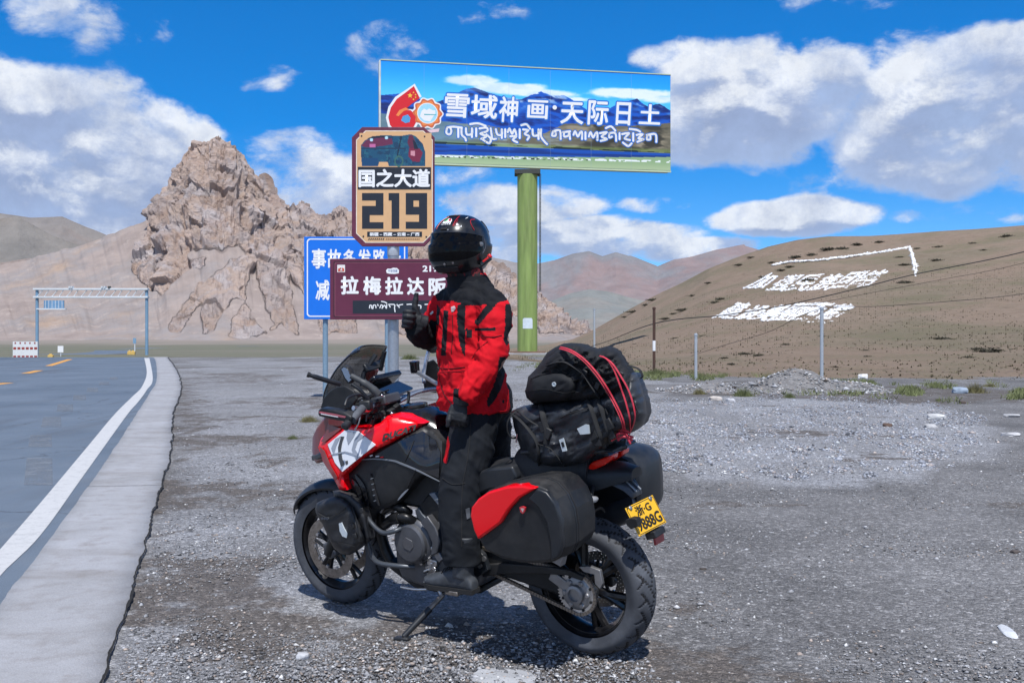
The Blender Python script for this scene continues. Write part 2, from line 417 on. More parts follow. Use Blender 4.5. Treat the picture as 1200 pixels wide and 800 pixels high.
for poly, w in [([(205,650),(300,655),(335,672),(328,692),(240,700),(208,680)], 1.), ([(140,690),(240,688),(262,712),(200,735),(142,728)], 1.), ([(205,738),(330,732),(400,745),(335,778),(215,776)], 1.),
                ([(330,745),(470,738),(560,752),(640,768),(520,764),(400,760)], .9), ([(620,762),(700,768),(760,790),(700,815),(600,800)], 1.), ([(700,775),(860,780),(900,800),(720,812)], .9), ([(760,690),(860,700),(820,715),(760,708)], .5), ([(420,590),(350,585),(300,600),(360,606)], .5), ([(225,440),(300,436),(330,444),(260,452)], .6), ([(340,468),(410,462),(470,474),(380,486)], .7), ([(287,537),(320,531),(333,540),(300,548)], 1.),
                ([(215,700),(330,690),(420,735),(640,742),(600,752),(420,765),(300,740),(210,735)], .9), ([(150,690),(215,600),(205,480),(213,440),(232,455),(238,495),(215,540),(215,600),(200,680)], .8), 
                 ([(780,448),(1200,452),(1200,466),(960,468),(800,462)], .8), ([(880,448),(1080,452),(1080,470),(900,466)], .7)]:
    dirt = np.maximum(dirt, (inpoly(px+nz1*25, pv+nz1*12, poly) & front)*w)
setf(me, 'pale', np.clip(np.maximum(np.maximum(pale, lightl*.82*np.clip(1.1+1.1*fbm(X*1.3, Y*1.1, oct=5, seed=26, gain=.6), .15, 1.15)), light2*.75), 0, 1)); setf(me, 'dirt', dirt)
m, t, b = newmat('gravel_ground'); co = t.geo('Position')
n_ff = t.noise(co, 190., 2, .8)
sx = t.N('ShaderNodeSeparateXYZ'); t.put(sx, 0, co)
n_big = t.noise(co, .5, 6, .62); n_mid = t.noise(co, 5., 6, .7); n_f = t.noise(co, 60., 3, .7)
cell = t.voro(co, 42., out='Color'); sc_ = t.N('ShaderNodeSeparateColor'); t.put(sc_, 0, cell)
cell2 = t.voro(co, 110., out='Color'); sc2 = t.N('ShaderNodeSeparateColor'); t.put(sc2, 0, cell2)
base = t.mix(t.mapr(n_big, .35, .65), (.128, .126, .128), (.222, .219, .222))
base = t.mix(t.math('MULTIPLY', t.attr('pale'), t.mapr(n_mid, .25, .6, .35, 1.)), base, (.315, .322, .345))
n_p = t.noise(co, 2.6, 8, .72)
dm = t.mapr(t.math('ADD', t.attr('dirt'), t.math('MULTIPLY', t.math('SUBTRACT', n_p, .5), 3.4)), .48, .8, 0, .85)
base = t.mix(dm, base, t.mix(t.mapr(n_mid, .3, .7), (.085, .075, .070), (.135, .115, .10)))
peb = t.ramp(sc_.outputs[0], [(0, .62), (.5, .92), (.8, 1.1), (.93, 1.45), (1, 2.1)])
peb2 = t.ramp(sc2.outputs[1], [(0, .6), (.6, 1.), (.9, 1.35), (1, 1.9)])
base = t.mix(.75, base, t.mix(1., base, peb, 'MULTIPLY')); base = t.mix(.7, base, t.mix(1., base, peb2, 'MULTIPLY'))
base = t.mix(.6, base, t.mix(1., base, t.ramp(n_f, [(.25, .6), (.75, 1.4)]), 'MULTIPLY'))
base = t.mix(.75, base, t.mix(1., base, t.ramp(n_ff, [(.3, .5), (.5, .95), (.7, 1.7)]), 'MULTIPLY'))
# the plain beyond the lot: thin grass over tan soil, and the scrubby strip before the hill
gn = t.noise(t.scalev(co, (.25, 1, 1)), .035, 6, .6); gn2 = t.noise(co, .5, 6, .7)
plain = t.mix(t.mapr(gn, .38, .62), (.20, .175, .145), (.135, .145, .095))
plain = t.mix(t.mapr(gn2, .4, .7, 0, .6), plain, (.10, .115, .07))
far = t.mapr(sx.outputs[1], 74, 82, 0, 1)
fan = t.mapr(t.math('ADD', sx.outputs[1], t.math('MULTIPLY', t.math('SUBTRACT', gn, .5), 900)), 760, 950, 0, 1)
plain = t.mix(fan, plain, (.255, .22, .19))
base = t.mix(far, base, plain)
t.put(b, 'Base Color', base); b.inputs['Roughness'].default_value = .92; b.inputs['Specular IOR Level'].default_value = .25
hh = t.math('ADD', t.math('MULTIPLY', t.voro(co, 42.), -1.), t.math('MULTIPLY', n_mid, 1.5)); hh = t.math('ADD', hh, t.math('MULTIPLY', t.voro(co, 110.), -.5))
t.put(b, 'Normal', t.bump(hh, .9, .014))
tag(link(me, 'ground', m), kind='structure')
# -- asphalt, line, concrete shoulder
def strip(name, L, R, z, mat, parent=None, kind='structure', nx=2, skirt=0.):
    """sheet between two polylines sampled alike"""
    L = np.asarray(L); R = np.asarray(R); n = len(L); f = np.linspace(0, 1, nx)[None, :, None]
    P = L[:, None, :]*(1-f)+R[:, None, :]*f
    zz = zg(P[..., 0], P[..., 1])+z
    V = np.concatenate([P, zz[..., None]], -1).reshape(-1, 3)
    F = gridfaces(n, nx)
    if skirt:
        a = V.reshape(n, nx, 3); lo = a[:, [0, -1], :].copy(); lo[..., 2] -= skirt
        o1 = len(V); V = np.concatenate([V, lo[:, 0], lo[:, 1]]); i = np.arange(n-1)
        F = np.concatenate([F, np.stack([i*nx, o1+i, o1+i+1, (i+1)*nx], -1), np.stack([i*nx+nx-1, (i+1)*nx+nx-1, o1+n+i+1, o1+n+i], -1)])
    me = npmesh(name, V, F, True)
    return tag(link(me, name, mat, parent), kind=kind)
def resample(P, ts):
    P = np.asarray(P, float); d = np.concatenate([[0], np.cumsum(np.hypot(*np.diff(P, axis=0).T))]); d /= d[-1]
    return np.stack([np.interp(ts, d, P[:, 0]), np.interp(ts, d, P[:, 1])], 1)
def byY(P, yy):
    return np.stack([np.interp(yy, P[:, 1], P[:, 0]), yy], 1)
def offs(P, d):
    T = np.gradient(P, axis=0); T /= np.maximum(np.linalg.norm(T, axis=1, keepdims=True), 1e-9)
    return P+np.stack([-T[:, 1], T[:, 0]], 1)*d
m, t, b = newmat('asphalt'); co = t.geo('Position')
na = t.noise(co, .35, 5, .6); nb = t.noise(co, 2.2, 6, .65); nf = t.noise(co, 170., 2, .6)
c = t.mix(t.mapr(na, .35, .65), (.092, .120, .156), (.128, .160, .202))
c = t.mix(t.mapr(nb, .55, .8, 0, .5), c, (.165, .182, .205))
# darker tyre smears across the lane
sm = t.noise(t.scalev(co, (.55, .07, 1)), 1., 4, .6, dist=1.2); c = t.mix(t.mapr(sm, .57, .68, 0, .55), c, (.075, .08, .09))
c = t.mix(.7, c, t.mix(1., c, t.ramp(nf, [(.3, .5), (.7, 1.6)]), 'MULTIPLY')); ck = t.voro(t.vmath('ADD', co, t.vmath('MULTIPLY', t.noise(co, 2., 4, .6, 'Color'), (.6, .6, .6))), .28, 'DISTANCE_TO_EDGE'); c = t.mix(t.mapr(ck, .0, .006, .7, 0), c, (.04, .042, .048))
t.put(b, 'Base Color', c); t.put(b, 'Roughness', t.mapr(nb, .2, .8, .6, .8)); t.put(b, 'Normal', t.bump(nf, .5, .004))
asph = m
yyA = dA
roadR = dA; roadL = offs(dA, 10.6)
road = strip('road', roadL, roadR, .006, asph, nx=6)
m, t, b = newmat('road_paint'); co = t.geo('Position')
nb = t.noise(co, 9., 6, .75); nf = t.noise(co, 60., 3, .7)
wear = t.mapr(t.math('ADD', t.math('MULTIPLY', nb, .6), t.math('MULTIPLY', nf, .4)), .5, .66)
t.put(b, 'Base Color', t.mix(t.math('MULTIPLY', wear, .55), (.52, .52, .52), (.2, .21, .22))); b.inputs['Roughness'].default_value = .7
t.put(b, 'Normal', t.bump(nf, .4, .003)); white_paint = m
lL = np.array([(q.x, q.y) for q in [G(*p) for p in LINL]][::-1]); lR = np.array([(q.x, q.y) for q in [G(*p) for p in LINR]][::-1])
l1 = np.array(smooth2([tuple(a) for a in lL])); r1 = np.array(smooth2([tuple(a) for a in lR]))
ts = np.linspace(0, 1, 260)
strip('edge_line', resample(l1, ts), resample(r1, ts), .010, white_paint)
farl = dA[dA[:, 1] > 124]; strip('edge_line', offs(farl, .35), offs(farl, .15), .03, white_paint)
mp = M('yellow_road_paint', (.62, .30, .06), .75, var=.25, vs=30)
cen = offs(dA, 5.4); dl = np.concatenate([[0], np.cumsum(np.hypot(*np.diff(cen, axis=0).T))])
PD = [((-20,452.5),(10,448.8),.9), ((30,437.6),(46,434.2),1.), ((57,428.8),(82,421.0),1.1)]
for (a, c2, wd) in PD:
    A = G(*a); Bq = G(*c2); n_ = 8; f = np.linspace(0, 1, n_)[:, None]
    P = np.array([[A.x, A.y]])*(1-f)+np.array([[Bq.x, Bq.y]])*f
    strip('centre_dash', offs(P, .17), offs(P, -.17), .011, mp)
# old painted marks worn pale on the lane
m, t, b = newmat('ghost_paint'); co = t.geo('Position'); b.inputs['Base Color'].default_value = (.19, .215, .25, 1); b.inputs['Roughness'].default_value = .8; t.put(b, 'Alpha', t.mapr(t.math('ADD', t.math('MULTIPLY', t.noise(co, 3., 6, .75), .6), t.math('MULTIPLY', t.noise(co, 40., 3, .8), .4)), .40, .56, 0, .8))
for (u, v, du, dv) in [(45,553,17,16),(47,517,14,7),(60,495,12,6),(76,478,10,4.2),(93,466,8,3),(108,457,7,2.4),(122,449.5,6,1.8),(133,443.5,5,1.5)]:
    q = [G(u-du, v+dv), G(u+du, v+dv), G(u+du*.95, v-dv), G(u-du*.8, v-dv)]
    n_ = 5; Ls = np.array([[q[0].x+(q[3].x-q[0].x)*k/4, q[0].y+(q[3].y-q[0].y)*k/4] for k in range(n_)]); Rs = np.array([[q[1].x+(q[2].x-q[1].x)*k/4, q[1].y+(q[2].y-q[1].y)*k/4] for k in range(n_)])
    strip('worn_mark', Ls, Rs, .0085, m)
m, t, b = newmat('shoulder_concrete'); co = t.geo('Position')
na = t.noise(co, .9, 6, .65); nb = t.noise(co, 6., 6, .7); nf = t.noise(co, 120., 3, .6)
c = t.mix(t.mapr(na, .35, .65), (.285, .285, .295), (.37, .375, .40)); c = t.mix(t.mapr(nb, .5, .72, 0, .6), c, (.21, .19, .18))
stn = t.noise(t.scalev(co, (.5, 2.2, 1)), .9, 5, .6); c = t.mix(t.mapr(stn, .56, .68, 0, .5), c, (.215, .20, .19))
pit = t.voro(co, 70.); c = t.mix(t.mapr(pit, .0, .16, .5, 0), c, (.12, .115, .11)); nff = t.noise(co, 150., 3, .8); c = t.mix(.6, c, t.mix(1., c, t.ramp(nff, [(.3, .62), (.7, 1.3)]), 'MULTIPLY')); spk = t.voro(co, 11., out='Distance'); c = t.mix(t.mapr(spk, .0, .035, .8, 0), c, (.07, .065, .06))
t.put(b, 'Base Color', c); b.inputs['Roughness'].default_value = .88
t.put(b, 'Normal', t.bump(t.math('ADD', nb, t.math('MULTIPLY', nf, .4)), .55, .012)); conc = m
yc = np.concatenate([np.arange(2.4, 20, .035), np.arange(20, 75, .2)])
jag = fbm(yc*3.2, yc*0, oct=5, seed=41, gain=.62); jag2 = fbm(yc*2.4, yc*0+9, oct=5, seed=42, gain=.6)
CR = byY(dC, yc); CR[:, 0] += jag*.017*(1+yc*.09); AL = byY(dA, yc); AL[:, 0] += jag2*.014
strip('concrete_shoulder', AL, CR, .022, conc, nx=5, skirt=.05)
for v_ in (571, 503):
    A_ = G(100 if v_ > 550 else 150, v_+1.5); B_q = G(190 if v_ > 550 else 201, v_); f_ = np.linspace(0, 1, 30)[:, None]; P_ = np.array([[A_.x, A_.y]])*(1-f_)+np.array([[B_q.x, B_q.y]])*f_; P_[:, 1] += .02*fbm(f_[:, 0]*9, f_[:, 0]*0+v_, oct=4, seed=48)
    ja, jb_ = P_.copy(), P_.copy(); ja[:, 1] += .006+.006*fbm(f_[:, 0]*14, f_[:, 0]*0, oct=3, seed=49); jb_[:, 1] -= .006; strip('slab_joint', ja, jb_, .0245, M('joint_dirt', (.12, .11, .10), 1.) if v_ > 550 else bpy.data.materials['joint_dirt'])
crackmat = M('crack_dark', (.012, .011, .010), 1., var=.4, vs=50)  # near-black painted in for the darkness of the open gap
wC = .0+.022*np.clip(fbm(yc*4.7, yc*0+3, oct=5, seed=44, gain=.7)+.12, 0, 1)
CR2 = CR.copy(); CR2[:, 0] += wC+.004+.0008*yc
CR1 = CR.copy(); CR1[:, 0] += .001
strip('shoulder_crack', CR1, CR2, .0235, crackmat)
# ---------------------------------------------------------------- loose stones
base_o = np.array([(1,0,0),(0,1,0),(-1,0,0),(0,-1,0),(0,0,.75),(0,0,-.6)], float)
of = np.array([(0,1,4),(1,2,4),(2,3,4),(3,0,4),(1,0,5),(2,1,5),(3,2,5),(0,3,5)])
def stonefield(name, P, S, colr, flat=.6, seed=1):
    r = np.random.default_rng(seed); n = len(P)
    V = base_o[None]*(1+r.uniform(-.42, .42, (n, 6, 3)))+r.uniform(-.18, .18, (n, 6, 3))
    V = V*S[:, None, None]*np.stack([r.uniform(.7, 1.35, n), r.uniform(.6, 1.1, n), r.uniform(.45, .85, n)*flat/.6], 1)[:, None, :]
    a = r.uniform(0, 2*pi, n); ca, sa = np.cos(a)[:, None], np.sin(a)[:, None]
    V = np.stack([V[..., 0]*ca-V[..., 1]*sa, V[..., 0]*sa+V[..., 1]*ca, V[..., 2]], -1)+P[:, None, :]
    F = of[None]+np.arange(n)[:, None, None]*6
    me = npmesh(name, V.reshape(-1, 3), F.reshape(-1, 3)); setcol(me, 'tint', np.repeat(colr, 6, 0)); return me
m, t, b = newmat('loose_stone'); c = t.attr('tint', 'Color'); n_ = t.noise(t.geo('Position'), 55, 4, .6)
t.put(b, 'Base Color', t.mix(.6, c, t.mix(1., c, t.ramp(n_, [(.3, .6), (.7, 1.3)]), 'MULTIPLY'))); b.inputs['Roughness'].default_value = .85; stone_mat = m
def stonecol(n, r, pale=0.):
    g_ = np.clip(r.normal(.26+.12*pale, .10, n), .05, .6); w = r.random(n); c = np.stack([g_*.97, g_*.985, g_*1.04], 1)
    k = w < .16; c[k] = c[k]*[1.18, .98, .82]; k = w > .93; c[k] = np.array([.62, .62, .62])*r.uniform(.8, 1.1, (k.sum(), 1)); k = (w > .84) & (w < .93); c[k] *= .35
    return c
def onlot(x, y): return x > np.interp(y, dC[:, 1], dC[:, 0])+.06
N_ = 135000; u = RNG.uniform(-120, 1330, N_); v = 418+(812-418)*RNG.random(N_)**.75
Yd = 1200*CH/(v-HOR); Xd = (u-600)/1200*Yd; k = onlot(Xd, Yd) & (Yd < 60)
# thinner where the dirt is bare
cl = fbm(Xd*.7, Yd*.7, oct=4, seed=52); ridg = inpoly(u, v, [(700,470),(900,462),(1090,468),(1180,505),(1150,545),(900,562),(700,545)])
k &= (RNG.random(N_) < np.clip(.5+.9*cl+.35*ridg, .08, 1))
Xd, Yd, ridg, v = Xd[k], Yd[k], ridg[k], v[k]
S = np.clip(RNG.lognormal(-5.25, .45, len(Xd)), .0025, .018)*(1+.35*ridg)*(1+Yd/45.)
S = S*np.where(RNG.random(len(S)) < .006, 1.7, 1)
me = stonefield('loose_gravel', np.stack([Xd, Yd, zg(Xd, Yd)+S*.15], 1), S, stonecol(len(Xd), RNG, 0)*(1+.35*ridg)[:, None], seed=5)
tag(link(me, 'loose_gravel', stone_mat), 'loose grey and white gravel scattered over the roadside lot', 'gravel', kind='stuff')
n_ = 105000; u = RNG.uniform(540, 1230, n_); v = RNG.uniform(455, 572, n_); w_ = fbm(u*.012, v*.03, oct=4, seed=55)
k = inpoly(u+w_*60, v+w_*14, [(600,478),(700,468),(790,462),(900,464),(1080,468),(1165,490),(1180,515),(1110,545),(1040,560),(900,562),(780,552),(700,530),(600,510)]) & (fbm(u*.05, v*.12, oct=4, seed=56) > -.30+.5*(v-490)/70*(v > 490)) & (RNG.random(n_) < np.clip(1.25-(v-480)/110, .2, 1))
u, v = u[k], v[k]; Yd = 1200*CH/(v-HOR); Xd = (u-600)/1200*Yd; S = np.clip(RNG.lognormal(-4.55, .5, len(u)), .005, .06)
cl3 = stonecol(len(u), RNG, 1.); cl3 = np.clip(cl3*[.86, .90, .98], 0, .55)
tag(link(stonefield('crushed_stone', np.stack([Xd, Yd, S*.2], 1), S, cl3, seed=15), 'crushed_stone', stone_mat), 'broad pale band of crushed stone across the right of the lot', 'gravel', kind='stuff')
# rubble mound at the back of the lot
hx, hy = [], []
mc = G(930, 461); mw = 2.15
mx_, my_ = np.meshgrid(np.linspace(-1.5, 1.5, 90), np.linspace(-1.3, 1.6, 60), indexing='ij')
def mound(a, b_): 
    return np.clip(.62*np.exp(-((a-.15)**2)/.16-b_**2/.30)+.26*np.exp(-((a+.75)**2)/.22-b_**2/.35)+.24*np.exp(-((a-.85)**2)/.1-b_**2/.3)-.03, -.03, 2)
mxw = mc.x+mx_*mw*1.15; myw = mc.y+1.2+my_*1.7
mz = mound(mx_, my_)*(1+.25*fbm(mxw*2, myw*2, oct=4, seed=61))+.03*fbm(mxw*6, myw*6, oct=3, seed=62)
me = npmesh('rubble_mound', np.stack([mxw, myw, mz-.01], -1).reshape(-1, 3), gridfaces(90, 60), True)
mm = M('rubble_soil', (.19, .185, .185), .95, var=.35, vs=7, bump=.9, bs=14, bd=.05)
mound_o = tag(link(me, 'rubble_mound', mm), 'low mound of grey rubble at the foot of the hillside', 'mound')
n_ = 4200; a = RNG.uniform(-1.35, 1.35, n_); b_ = RNG.uniform(-1., 1., n_); S = np.clip(RNG.lognormal(-3.75, .5, n_), .012, .14)
k = mound(a, b_) > 0.0; a, b_, S = a[k], b_[k], S[k]
Xw = mc.x+a*mw*1.15; Yw = mc.y+1.2+b_*1.7
me = stonefield('rubble', np.stack([Xw, Yw, mound(a, b_)+S*.1], 1), S, stonecol(len(a), RNG, .5), seed=8); o = link(me, 'rubble', stone_mat, mound_o); o['kind'] = 'stuff'
# single rocks big enough to point at
def rock(u, v, wpx, hpx, col, label, cat='rock', group=None, seed=0, flat=1., ylen=.75):
    c = G(u, v+hpx*.4); s = wpx/1200*c.y/2; r = random.Random(seed); bm = bmesh.new()
    bmesh.ops.create_icosphere(bm, subdivisions=3, radius=1)
    hz = hpx/1200*c.y/2*1.25*flat
    ph = [r.uniform(0, 9) for _ in range(3)]
    for q in bm.verts:
        p = q.co; d = 1+.28*float(fbm(p.x*1.3+ph[0], p.y*1.3+ph[1], p.z*1.3+ph[2], oct=3))
        p = Vector((round(p.x*2.5)/2.5*.5+p.x*.5, p.y, max(min(p.z, .62), -.5)))*d
        q.co = Vector((p.x*s, p.y*s*ylen, p.z*hz))
    me = bpy.data.meshes.new('rock'); bm.to_mesh(me); bm.free(); me.shade_smooth(); me.set_sharp_from_angle(angle=radians(28))
    k = 'rock_'+str(col)
    mt = bpy.data.materials.get(k) or M(k, col, .85, var=.25, vs=6, bump=.6, bs=25, bd=.01)
    o = link(me, 'rock', mt); o.location = (c.x, c.y, hz*.35); o.rotation_euler.z = r.uniform(-.4, .4)
    return tag(o, label, cat, group)
rock(1181, 733, 17, 20, (.52, .54, .57), 'flat whitish block lying near the right end of the gravel lot', seed=1, flat=.2, ylen=3.6)
rock(1097, 487, 22, 10, (.5, .5, .5), 'largest pale rock on the right part of the gravel strip', seed=2)
rock(1090, 498, 16, 7, (.38, .38, .39), 'smaller grey rock just below the largest pale rock', seed=3)
rock(1040, 497, 12, 6, (.10, .065, .05), 'dark reddish stone on the pale gravel strip', seed=4)
rock(1185, 508, 24, 6, (.45, .45, .46), 'long low whitish rock at the right edge of the lot', seed=5)
rock(1186, 486, 20, 5, (.42, .42, .43), 'flat pale slab at the right edge above the long whitish rock', seed=6)
rock(1011, 440, 12, 8, (.7, .7, .7), 'bright white rock on top left of the rubble mound', seed=7); bpy.data.objects[-1]
rock(838, 466, 18, 8, (.52, .47, .43), 'pinkish white rock beside the green tussock left of the mound', seed=8)
rock(856, 468, 12, 6, (.5, .5, .52), 'small white rock right of the pinkish rock', seed=9)
rock(1125, 456, 20, 11, (.26, .32, .4), 'bluish grey rock at the right foot of the rubble mound', seed=10)
rock(355, 767, 16, 9, (.5, .51, .53), 'white stone on the gravel left of the side stand', seed=11)
rock(824, 666, 9, 5, (.06, .05, .045), 'small dark stone on the gravel right of the motorcycle', seed=12)
rock(518, 758, 6, 4, (.03, .03, .03), 'small black stone under the motorcycle side stand', seed=13)
rock(1190, 645, 12, 5, (.09, .075, .07), 'dark brown stone near the right edge of the lot', seed=14)
rock(935, 452, 10, 6, (.55, .55, .56), 'small white rock at the left toe of the mound', seed=15)
rock(1128, 471, 9, 5, (.08, .06, .05), 'dark brown stone behind the largest pale rock', seed=16)
rock(590, 788, 80, 12, (.36, .37, .39), 'low crust of pale gravel cement in front of the rear wheel', seed=17, flat=.12)
# ---------------------------------------------------------------- mountains
def silh(pts): 
    p = np.array(pts, float); return lambda u: np.interp(u, p[:, 0], p[:, 1])
def uvmesh(name, u0, u1, nu, nt, foot, ridge, d0, d1, mat, disp, expo=1.15, back=True, attrs=None, warp=None):
    """terrain grown between a foot line at distance d0 and a ridge line at distance d1, with a far slope behind the ridge"""
    u = np.linspace(u0, u1, nu)[:, None]; t = np.linspace(0, 1, nt)[None, :]
    nb = int(nt*.25) if back else 0
    fz = foot(u); rz = ridge(u)
    D0 = d0(u) if callable(d0) else d0+0*u; D1 = d1(u) if callable(d1) else d1+0*u
    Yv = D0+(D1-D0)*t; 
    vv = fz+(rz-fz)*(t**expo if not callable(expo) else expo(u, t))
    Xv = (u-600)/FPX*(D0+(D1-D0)*t); Zv = CH+(HOR-vv)/FPX*Yv
    if nb:
        tb = np.linspace(0, 1, nb+1)[None, 1:]; Yb = D1+(D1-D0)*.9*tb+0*u; zt = Zv[:, -1:]
        Xv = np.concatenate([Xv, (u-600)/FPX*Yb], 1); Zv = np.concatenate([Zv, zt*(1-tb**1.2)-40*tb], 1); Yv = np.concatenate([Yv+0*Xv[:, :nt], Yb], 1)
        vv = np.concatenate([vv, rz-0*tb], 1)
    U = u+0*Xv
    P = np.stack([Xv, Yv+0*Xv, Zv], -1)
    # normals of the plain surface, then relief along them
    du = np.gradient(P, axis=0); dt = np.gradient(P, axis=1); N = np.cross(du, dt); N /= np.maximum(np.linalg.norm(N, axis=-1, keepdims=True), 1e-9)
    N = np.where(N[..., 1:2] > 0, -N, N)
    N = np.where((N[..., 2:3] < 0) & (np.arange(P.shape[1])[None, :, None] < nt), -N, N) if False else N
    T = np.concatenate([t+0*u, 1+0*(Xv[:, nt:])], 1) if nb else t+0*u
    h, at = disp(U, vv, T, P)
    P = P+N*h[..., None]
    sk = P[:, :1].copy(); sk[..., 2] -= 30 if P[0, 0, 1] > 500 else 3; P = np.concatenate([sk, P], 1)
    at = {k: np.concatenate([a[:, :1]+0., a], 1) for k, a in at.items()}
    me = npmesh(name, P.reshape(-1, 3), gridfaces(*P.shape[:2]), True)
    for k, a in at.items(): setf(me, k, a)
    return tag(link(me, name, mat), kind='structure'), P
# rocky mountain
RIDGE = silh([(-640,398),(-420,372),(-260,352),(-120,335),(0,309),(60,299),(118,279),(150,267),(185,252),(190,238),(196,215),(207,202),(224,180),(238,169),(252,165),(268,168),(281,178),(290,191),(297,206),(310,207),(320,222),(335,240),(345,243),(352,236),(362,240),(370,251),(385,256),(390,245),(400,241),(412,250),(440,252),(470,268),(500,284),(540,294),(572,303),(600,322),(640,350),(665,372),(700,391),(760,397)])
ROCKP = [[(186,252),(168,293),(156,318),(176,342),(190,343),(198,330),(212,322),(226,313),(240,316),(245,300),(262,296),(278,290),(287,300),(262,312),(240,330),(222,340),(208,360),(196,378),(195,389),(206,390),(214,380),(228,366),(240,352),(236,372),(237,388),(250,386),(262,370),(272,352),(282,348),(290,352),(276,372),(270,392),(284,396),(312,393),(330,382),(350,392),(390,392),(430,392),(480,390),(560,390),(620,388),(690,391),(700,380),(640,330),(572,290),(470,250),(412,238),(300,180),(258,150),(200,190)]]
SCREE = [[(216,298),(226,291),(246,294),(258,293),(250,300),(238,303),(226,306)], [(292,318),(300,314),(308,350),(322,382),(312,392),(300,380),(288,345)], [(336,330),(352,340),(372,372),(380,392),(352,392),(344,360)], [(500,338),(560,352),(610,370),(640,391),(480,391)],[(405,330),(440,345),(470,391),(420,391)]]
def dmount(U, Vv, T, P):
    x, y, z = P[..., 0], P[..., 1], P[..., 2]
    w = 10*fbm(U*.03, Vv*.03, oct=4, seed=70); w2 = 8*fbm(U*.03, Vv*.03, 5., oct=4, seed=71)
    w = w+4.5*fbm(U*.13, Vv*.13, oct=4, seed=270, gain=.7); w2 = w2+4.5*fbm(U*.13, Vv*.13, 3., oct=4, seed=271, gain=.7)
    rk = np.zeros(U.shape)
    for p in ROCKP: rk = np.maximum(rk, inpoly(U+w*.8, Vv+w2*.8, p))
    for p in SCREE: rk = rk*(1-inpoly(U+w*.6, Vv+w2*.6, p))
    # soften
    for _ in range(2):
        rk = (rk+np.roll(rk, 1, 0)+np.roll(rk, -1, 0)+np.roll(rk, 1, 1)+np.roll(rk, -1, 1))/5
    rb = rk.copy()
    for _ in range(9): rb = (rb+np.roll(rb, 1, 0)+np.roll(rb, -1, 0)+np.roll(rb, 1, 1)+np.roll(rb, -1, 1))/5
    rs_ = rk.copy()
    for _ in range(14): rs_ = (rs_+np.roll(rs_, 1, 0)+np.roll(rs_, -1, 0)+np.roll(rs_, 1, 1)+np.roll(rs_, -1, 1))/5
    rs_ = np.clip(rs_*1.5-.5, 0, 1)*(.45+.55*sst(.25, .6, T))
    s = .011
    a = x*s; bb = y*s; c = z*s
    wx = fbm(a*.6, bb*.6, c*.6, oct=3, seed=75)*1.1
    # ridges run down from the summit like open fingers, broken by tilted slabs and blocks
    q1 = (x*.82+z*.57); q2 = (-x*.57+z*.82)
    w3 = 14*fbm(x*.02, y*.02, z*.02, oct=4, seed=72)
    b2, t2 = worley((q1+w3)/26, y/40, (q2-w3)/60, 310); b3, t3 = worley((q1+w3*.5)/9.5, y/14, q2/17, 320)
    U2 = U+7*fbm(U*.02, Vv*.02, oct=3, seed=170); V2 = Vv+7*fbm(U*.02, Vv*.02, 4., oct=3, seed=171)
    th_ = np.arctan2(U2-268, V2-95); rho = np.hypot(U2-268, V2-95)
    dg = (U2-268)*.72+(V2-95)*.55                                   # long flank to the right: ridges parallel to the skyline
    fr = sst(300, 380, U2)
    R1_ = fbm(th_*4.3, rho*.008, oct=3, seed=172, ridged=True)*(1-fr)+fbm(U2*.030-V2*.006, V2*.006, oct=3, seed=173, ridged=True)*fr
    R2_ = fbm(th_*11, rho*.022, oct=4, seed=174, ridged=True, gain=.6)*(1-fr)+fbm(U2*.08-V2*.03, V2*.02, oct=4, seed=175, ridged=True, gain=.6)*fr
    cr = fbm((U2*.5+V2)*.045, (V2*.5-U2)*.03, oct=5, seed=176, ridged=True, gain=.62)
    fine = fbm(x*.10, y*.10, z*.10, oct=4, seed=79, ridged=True, gain=.65)
    h = rs_*(27*(R1_-.25)+14*(R2_-.2)+4.5*(cr-.2)+4.5*b2*2+1.3*b3*2+1.6*fine)
    h = h*(1-.55*sst(.93, 1., T))
    soft = 2.2*fbm(a*1.5, bb*1.5, c*1.5, oct=4, seed=77)+5*(fbm((U*.05)+T*1.5, T*.8, oct=4, seed=78))
    h = h+(1-rk)*soft*sst(0, .2, T)
    h = h*sst(0, .06, T)
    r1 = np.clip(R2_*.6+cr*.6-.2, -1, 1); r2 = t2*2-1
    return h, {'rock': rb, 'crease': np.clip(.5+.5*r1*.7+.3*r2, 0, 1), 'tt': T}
m, t, b = newmat('mountain_rock'); co = t.geo('Position')
n1 = t.noise(co, .012, 6, .62, dist=.6); n2 = t.noise(co, .05, 8, .7); n3 = t.noise(t.scalev(co, (1, 1, .35)), .03, 6, .65, dist=1.)
rc = t.ramp(n1, [(.3, (.53, .465, .44)), (.43, (.45, .375, .35)), (.52, (.50, .385, .32)), (.6, (.47, .41, .40)), (.7, (.58, .52, .50))])
rc = t.mix(t.mapr(n3, .5, .64, 0, .55), rc, (.37, .25, .19)); rc = t.mix(t.mapr(n2, .58, .75, 0, .6), rc, (.44, .41, .40)); rc = t.mix(t.mapr(n2, .42, .3, 0, .65), rc, (.14, .115, .115))
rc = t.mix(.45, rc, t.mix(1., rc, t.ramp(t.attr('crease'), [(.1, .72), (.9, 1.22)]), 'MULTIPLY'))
s1 = t.noise(t.scalev(co, (1, 1, 1)), .006, 6, .6); s2 = t.noise(co, .04, 6, .6)
sc = t.ramp(s1, [(.35, (.275, .228, .21)), (.48, (.32, .265, .24)), (.56, (.27, .245, .24)), (.66, (.36, .27, .21))])
sc = t.mix(t.mapr(s2, .4, .7, 0, .5), sc, (.19, .155, .14)); sc = t.mix(t.mapr(n2, .56, .66, 0, .6), sc, (.42, .35, .31))
f = t.mapr(t.math('ADD', t.attr('rock'), t.math('MULTIPLY', t.math('SUBTRACT', n2, .5), 1.7)), .38, .6)
